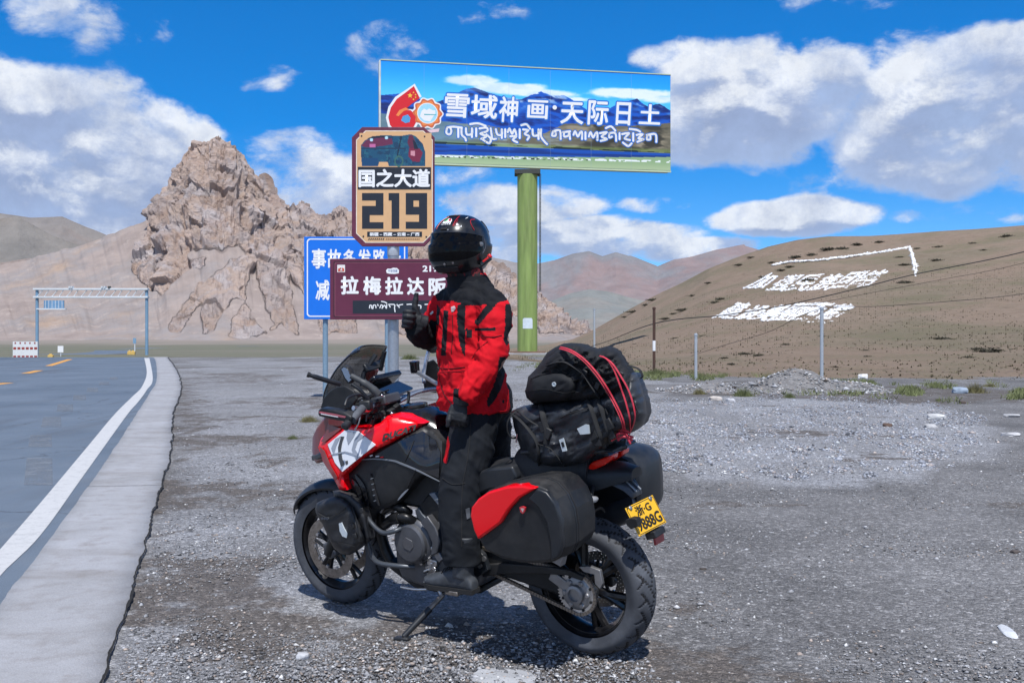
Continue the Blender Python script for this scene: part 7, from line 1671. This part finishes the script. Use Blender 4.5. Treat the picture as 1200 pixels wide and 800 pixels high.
EA, EE = 0, 42
hdisc(EA, EE, circ(.023, 1.0), .0022, white_p, 'emblem'); hdisc(EA, EE+1.5, [(x, y) for x, y in circ(.018, 1., 100, 200)]+[(-.004, .0), (-.003, .008)], .0036, M('emblem_green2', (.02, .28, .08), .4), 'emblem_green'); hdisc(EA, EE+1.5, [(x, y) for x, y in circ(.018, 1., -20, 70)]+[(.004, .010), (.004, .0)], .0036, redl, 'emblem_red')
hdisc(EA, EE-6.6, [(-.024, -.006), (.024, -.006), (.024, .006), (-.024, .006)], .003, white_p, 'emblem_band')
mt = fit_text('AGV', -.020, -.0045, .020, .0045, 0, pb, hel, .02, 'emblem_letters'); k = 57.3/.15
for v_ in mt.data.vertices: 
    ly = v_.co.y; v_.co = hs_(EA-v_.co.x*-1*k/cos(radians(EE)) if True else 0, EE-6.6+v_.co.z*k, .0046-ly*.5)
hdisc(26, 33, [(-.004, -.008), (.001, -.002), (.006, -.006), (.002, .008), (-.005, .006)], .003, white_p, 'small_sticker'); hdisc(33, 30, [(-.003, -.005), (.004, -.004), (.003, .005)], .003, white_p, 'small_sticker')
# intercom on the left jaw
ic = hs_(98, -30, .012); ir = (HL*1.+HF_*-.15).to_track_quat('Z', 'Y').to_matrix()
q = W(569, 306, 4.84)-RO; ro = Euler((0, radians(-35), radians(-20))).to_matrix()
icb = MB().box(q, (.062, .022, .026), ro).build('intercom', blkg, hel, bevel=.005, seg=3); MB().box(q+ro @ Vector((.008, -.012, .002)), (.034, .006, .010), ro).build('intercom_light', M('intercom_red', (.65, .02, .02), .3), icb, bevel=.001); MB().box(q+ro @ Vector((.030, .0, .006)), (.018, .020, .020), ro).build('intercom_end', bpy.data.materials['intercom_red'], icb, bevel=.004)
# ---------------------------------------------------------------- luggage strapped on the tail, and bag on the crash bar
canv = M('drybag_grey', (.019, .022, .028), .42, var=.2, vs=9, bump=.35, bs=40, bd=.004, dust=.15); canb = M('backpack_black', (.0065, .0075, .010), .78, var=.25, vs=14, bump=.4, bs=300, bd=.001)
webb = M('webbing_black', (.013, .014, .016), .8, var=.2, vs=60); refl = M('reflective_patch', (.50, .56, .60), .35, var=.08, vs=30); cordm = M('cord_red', (.52, .035, .06), .6, var=.2, vs=90, bump=.4, bs=400, bd=.001)
class Pillow:
    def __init__(s, outline, yc, hw, R, back=None, wrk=.012, seed=0, pw=.5): s.o = outline; s.yc = yc; s.hw = hw; s.R = R; s.back = back or hw; s.wrk = wrk; s.seed = seed; s.pw = pw
    def h(s, u, v):
        d = 1e9
        for (x1, y1), (x2, y2) in zip(s.o, s.o[1:]+s.o[:1]):
            L = (x2-x1)**2+(y2-y1)**2; t = max(0, min(1, ((u-x1)*(x2-x1)+(v-y1)*(y2-y1))/max(L, 1e-9))); d = min(d, math.hypot(u-x1-t*(x2-x1), v-y1-t*(y2-y1)))
        return (1-(1-min(1, d/s.R))**2)**s.pw, d
    def y(s, u, v): k, d = s.h(u, v); return s.yc+s.hw*k
    def build(s, name, mat, par, res=2.):
        bm = bmesh.new(); vs = [bm.verts.new((u, v, 0)) for u, v in s.o]; bm.faces.new(vs); us = [p[0] for p in s.o]; vv = [p[1] for p in s.o]; k = min(us)+res
        while k < max(us): bmesh.ops.bisect_plane(bm, geom=bm.verts[:]+bm.edges[:]+bm.faces[:], plane_co=(k, 0, 0), plane_no=(1, 0, 0)); k += res
        k = min(vv)+res
        while k < max(vv): bmesh.ops.bisect_plane(bm, geom=bm.verts[:]+bm.edges[:]+bm.faces[:], plane_co=(0, k, 0), plane_no=(0, 1, 0)); k += res
        bm.verts.ensure_lookup_table(); bm.faces.ensure_lookup_table(); px = [(q.co.x, q.co.y) for q in bm.verts]; F = [[q.index for q in f.verts] for f in bm.faces]; bm.verts.index_update(); F = [[q.index for q in f.verts] for f in bm.faces]; bd = set(q.index for q in bm.verts if q.is_boundary); bm.free()
        A = []; Bk = []
        for i, (u, v) in enumerate(px):
            k, d = s.h(u, v)
            if i in bd: k = 0
            w = float(fbm(u*.055+s.seed, v*.10+(u*.05), s.seed, oct=4, ridged=True))*s.wrk*min(1, k*1.5)
            A.append(B(u, v, s.yc+s.hw*k+w)); p = B(u, v, s.yc); Bk.append(Vector((p.x, s.yc-s.back*k-w, p.z)))
        n = len(A); idx = [i if i in bd else n+i for i in range(n)]; mb = MB(); mb.add(A+Bk, [tuple(f) for f in F]+[tuple(idx[q] for q in f[::-1]) for f in F])
        o = mb.build(name, mat, par, ang=70); return o
    def strap(s, pts, w, mat, par, name, lift=.005, k=5, flat=.3):
        P = bez([Vector((a, b_, 0)) for a, b_ in pts], k); Q = [B(p.x, p.y, s.y(p.x, p.y)+lift+s.wrk*.6) for p in P]; return MB().tube(Q, w, 8, flat=flat).build(name, mat, par)
    def patch(s, pts, mat, par, name, lift=.006):
        P = [B(u, v, s.y(u, v)+lift+s.wrk*.5) for u, v in pts]; c = sum(P, Vector())/len(P); Q = [p-Vector((0, .006, 0)) for p in P]; n = len(P); return MB().add(P+Q, [tuple(range(n)), tuple(range(n, 2*n))[::-1]]+[(i, i+n, (i+1) % n+n, (i+1) % n) for i in range(n)]).build(name, mat, par)
DUF = [(599,482),(606,478),(614,475),(640,471),(670,467),(700,462),(722,452),(738,436),(746,436),(752,452),(757,470),(759,486),(755,497),(744,505),(730,511),(716,521),(702,532),(684,544),(664,549.5),(640,550),(622,544),(612,532),(606,514),(602,500)]
du = empty('duffel_bag', BM, 'dark grey waterproof roll-top duffel bag strapped across the passenger seat', 'bag')
dp = Pillow(DUF, .0, .20, 17, .09, .018, 3, .42); do = dp.build('bag_body', canv, du)
for pts, w in (([(700,464),(706,480),(712,500),(716,518)], .013), ([(634,474),(637,490),(641,505),(640,520)], .013), ([(688,466),(694,482),(700,500),(705,515),(709,527)], .010)): dp.strap(pts, w, webb, du, 'strap')
dp.strap([(600,484),(612,494),(622,506),(630,520),(632,545)], .010, webb, du, 'strap'); dp.strap([(606,480),(620,492),(634,500)], .005, webb, du, 'fold_edge'); dp.strap([(630,520),(646,526),(660,545)], .004, webb, du, 'fold_edge'); dp.strap([(656,490),(668,484),(690,478)], .007, webb, du, 'loop_edge')
dp.patch([(676,502),(686,497),(690,498),(691,508),(680,509)], refl, du, 'reflective_panel'); dp.patch([(655,515),(660,513),(664,528),(659,529)], refl, du, 'reflective_panel', .012); dp.patch([(657.2,518),(660,517.5),(661.5,523),(659,524)], webb, du, 'panel_mark', .014)
dp.patch([(683,500.5),(696,496),(700,512),(700,521),(692,517),(696,504)][2:], webb, du, 'buckle', .02)
for u, v in ((714,497),(642,508),(700,516),(636,500),(716,508)): MB().box(B(u, v, dp.y(u, v)+.015), (.032, .014, .05), (0, random.uniform(-.5, .5), 0)).build('buckle', blk, du, bevel=.004)
P = [B(*q) for q in ((612,478,.10),(602,484,.14),(595,494,.16),(595,506,.16),(600,513,.15),(606,512,.12))]; MB().tube(bez(P, 6), .007, 8, flat=.5).build('grab_handle', webb, du); MB().tube([B(606, 508, .14), B(605, 518, .14)], .004, 6).build('hook', stl, du)
MB().box(B(604, 486, .12), (.03, .02, .03), (0, .5, 0)).build('buckle', blk, du, bevel=.003)
PK = [(617,452),(619,441),(627,433),(634,424),(641,413),(650,407),(660,402.5),(670,401.5),(684,403.5),(695,407.5),(703,409),(711,405.5),(721,408),(728,414),(734,425),(741,438),(746,452),(744,462),(728,468),(700,471),(672,472),(648,473),(626,474),(617,466),(615,458)]
bk = empty('backpack', BM, 'black stuffed backpack tied on top of the grey duffel bag', 'backpack')
bp2 = Pillow(PK, .02, .17, 16, .06, .036, 9, .42); bko = bp2.build('pack_body', canb, bk)
lp = Pillow([(618,450),(620,442),(630,436),(648,432),(664,434),(674,440),(678,450),(676,462),(664,469),(640,471),(622,469),(617,460)], .14, .085, 12, .03, .008, 21); lp.build('front_pocket', canb, bk)
lid = Pillow([(634,430),(642,418),(652,410),(664,408),(682,416),(694,428),(690,436),(676,434),(660,428),(646,432)], .12, .08, 9, .05, .012, 33); lid.build('lid_pocket', canb, bk)
lp.strap([(622,444),(640,437),(660,437),(674,443)], .003, webb, bk, 'zip', .003); lp.strap([(620,458),(640,456),(660,460),(674,458)], .0025, webb, bk, 'seam', .002)
MB().lathe(B(649.5, 450, lp.y(649, 450)+.004), (0, 1, 0), [(.010, 0), (.010, .004), (.006, .004), (.006, .001), (.001, .001)], 18).build('eyelet', refl, bk)
for pts in ([(682,434),(692,450),(704,468),(712,486)], [(690,430),(704,448),(716,468),(722,486)], [(722,432),(733,448),(742,468),(748,484)], [(641,428),(660,424),(676,432),(686,440)]): bp2.strap(pts, .012, webb, bk, 'strap')
for pts in ([(736,428),(748,432),(753,440),(751,443)],): MB().tube(bez([B(u, v, .10) for u, v in pts], 5), .008, 8, flat=.4).build('strap_end', webb, bk)
random.seed(5)
for k in range(9):
    u0, v0 = random.uniform(640, 715), random.uniform(412, 445); bp2.strap([(u0, v0), (u0+random.uniform(6, 14), v0+random.uniform(-6, 4)), (u0+random.uniform(14, 26), v0+random.uniform(-4, 10))], .0028, webb, bk, 'seam', .002)
for u, v in ((685,438),(700,452),(727,440),(737,462)): MB().box(B(u, v, bp2.y(u, v)+.022), (.022, .012, .034), (0, -.5, 0)).build('buckle', blk, bk, bevel=.003)
MB().loft([[Vector((x, y, z)) for y, z in ((-.14, z0), (.13, z0), (.13, z1), (-.14, z1))] for x, z0, z1 in ((-.185, 1.03, 1.19), (-.165, .99, 1.25), (-.11, .99, 1.28))]).build('side_pocket', M('pack_grey', (.05, .056, .066), .6, var=.15), bk, bevel=.03, seg=4)
# red elastic cord over both bags
ec = empty('elastic_cord', BM, 'red elastic cord hooked over the backpack and duffel bag', 'elastic cord')
def ysurf(u, v):
    y = -1
    for p in (bp2, dp):
        if inpoly(np.array([u]), np.array([v]), p.o)[0]: y = max(y, p.y(u, v)+p.wrk)
    return y if y > -1 else .02
for pts in ([(656,408.5),(668,412),(682,421),(697,437),(710,456),(722,478),(729,495),(731,508)], [(703,417),(712,421),(720,434),(726,450),(733,470),(738,490),(739,506)], [(706,417.5),(717,425),(727,440),(737,458),(743,478),(744,492),(738,508)], [(657,406.5),(669,410),(684,420),(699,436),(712,455),(724,477),(731,494),(733,508)]):
    P = bez([Vector((a, b_, 0)) for a, b_ in pts], 6); Q = [B(p.x, p.y, ysurf(p.x, p.y)+.012) for p in P]
    for _ in range(3): Q = [Q[0]]+[(Q[i-1]+Q[i]*2+Q[i+1])/4 for i in range(1, len(Q)-1)]+[Q[-1]]
    MB().tube(Q, .0048, 8, flat=.55).build('cord', cordm, ec)
P0 = B(731, 510, .17); 
for k in range(8): a = P0+Vector((random.uniform(-.035, .035), random.uniform(-.02, .02), random.uniform(-.02, .03))); b_ = P0+Vector((random.uniform(-.045, .045), random.uniform(-.02, .02), random.uniform(-.03, .02))); MB().tube(bez([a, (a+b_)/2+Vector((0, .015, .01)), b_], 4), .0055, 7).build('knot', cordm, ec)
MB().tube([B(722, 512, .17), B(716, 516, .18)], .006, 8).build('cord_hook', cordm, ec)
# saddle bag on the left crash bar
sbg = empty('side_bag', BM, 'black soft bag hanging from the left crash bar beside the front wheel', 'bag')
sp = Pillow([(369,596),(371,589),(379,585),(392,581),(402,583),(410,589),(417,600),(423,614),(428,628),(428,637),(420,644),(410,650),(400,649),(391,642),(385,630),(378,614),(371,603)], .27, .06, 8, .07, .004, 15); spo = sp.build('bag_body', M('side_bag_black', (.010, .011, .014), .5, var=.2, vs=12, bump=.3, bs=150, bd=.001, dust=.2), sbg)
sp2 = Pillow([(390,575),(398,573),(412,578),(425,590),(431,606),(434,622),(436,632),(428,638),(420,620),(412,600),(402,588),(392,584)], .24, .06, 6, .05, .004, 16); sp2.build('bag_rear', bpy.data.materials['side_bag_black'], sbg)
sp.strap([(410,588),(416,604),(420,620),(421,634)], .006, webb, sbg, 'strap'); sp.strap([(372,600),(384,606),(398,600),(408,592)], .0035, webb, sbg, 'seam'); sp.strap([(384,634),(400,636),(416,640)], .003, webb, sbg, 'seam')
sp.patch([(397,613),(400,612),(403,619),(407,625),(406,630),(401,628),(398,622)], refl, sbg, 'reflective_mark', .004)
cord_c = M('mark_grey', (.12, .13, .15), .5)
for k in range(3): sp.patch([(376+k*3, 606.5-k*.3), (378.2+k*3, 605.5), (379+k*3, 608), (376.6+k*3, 609)], cord_c, sbg, 'faint_mark', .003)
for u, v in ((413,616),(416,628),(424,598)): MB().box(B(u, v, sp.y(u, v)+.01), (.022, .010, .026), (0, .3, 0)).build('buckle', blk, sbg, bevel=.003)
MB().box(B(421, 640, .27), (.018, .02, .014)).build('clip', stl, sbg, bevel=.002)

# ---------------------------------------------------------------- the air: thin blue haze over the far ranges
mbh = MB().box((500, 4500, 560), (24000, 11000, 1180)); me = mbh.mesh('haze'); hzm = bpy.data.materials.new('haze_air'); hzm.use_nodes = True; ht = NT(hzm.node_tree); ht.n.clear()
vol = ht.N('ShaderNodeVolumePrincipled'); vol.inputs['Color'].default_value = (.62, .76, 1., 1); vol.inputs['Density'].default_value = 1.3e-5; vol.inputs['Anisotropy'].default_value = .1
om = ht.N('ShaderNodeOutputMaterial'); ht.l.new(vol.outputs[0], om.inputs['Volume'])
ho = link(me, 'haze', hzm); ho['kind'] = 'stuff'; ho['label'] = 'thin pale blue haze fading the far mountains'
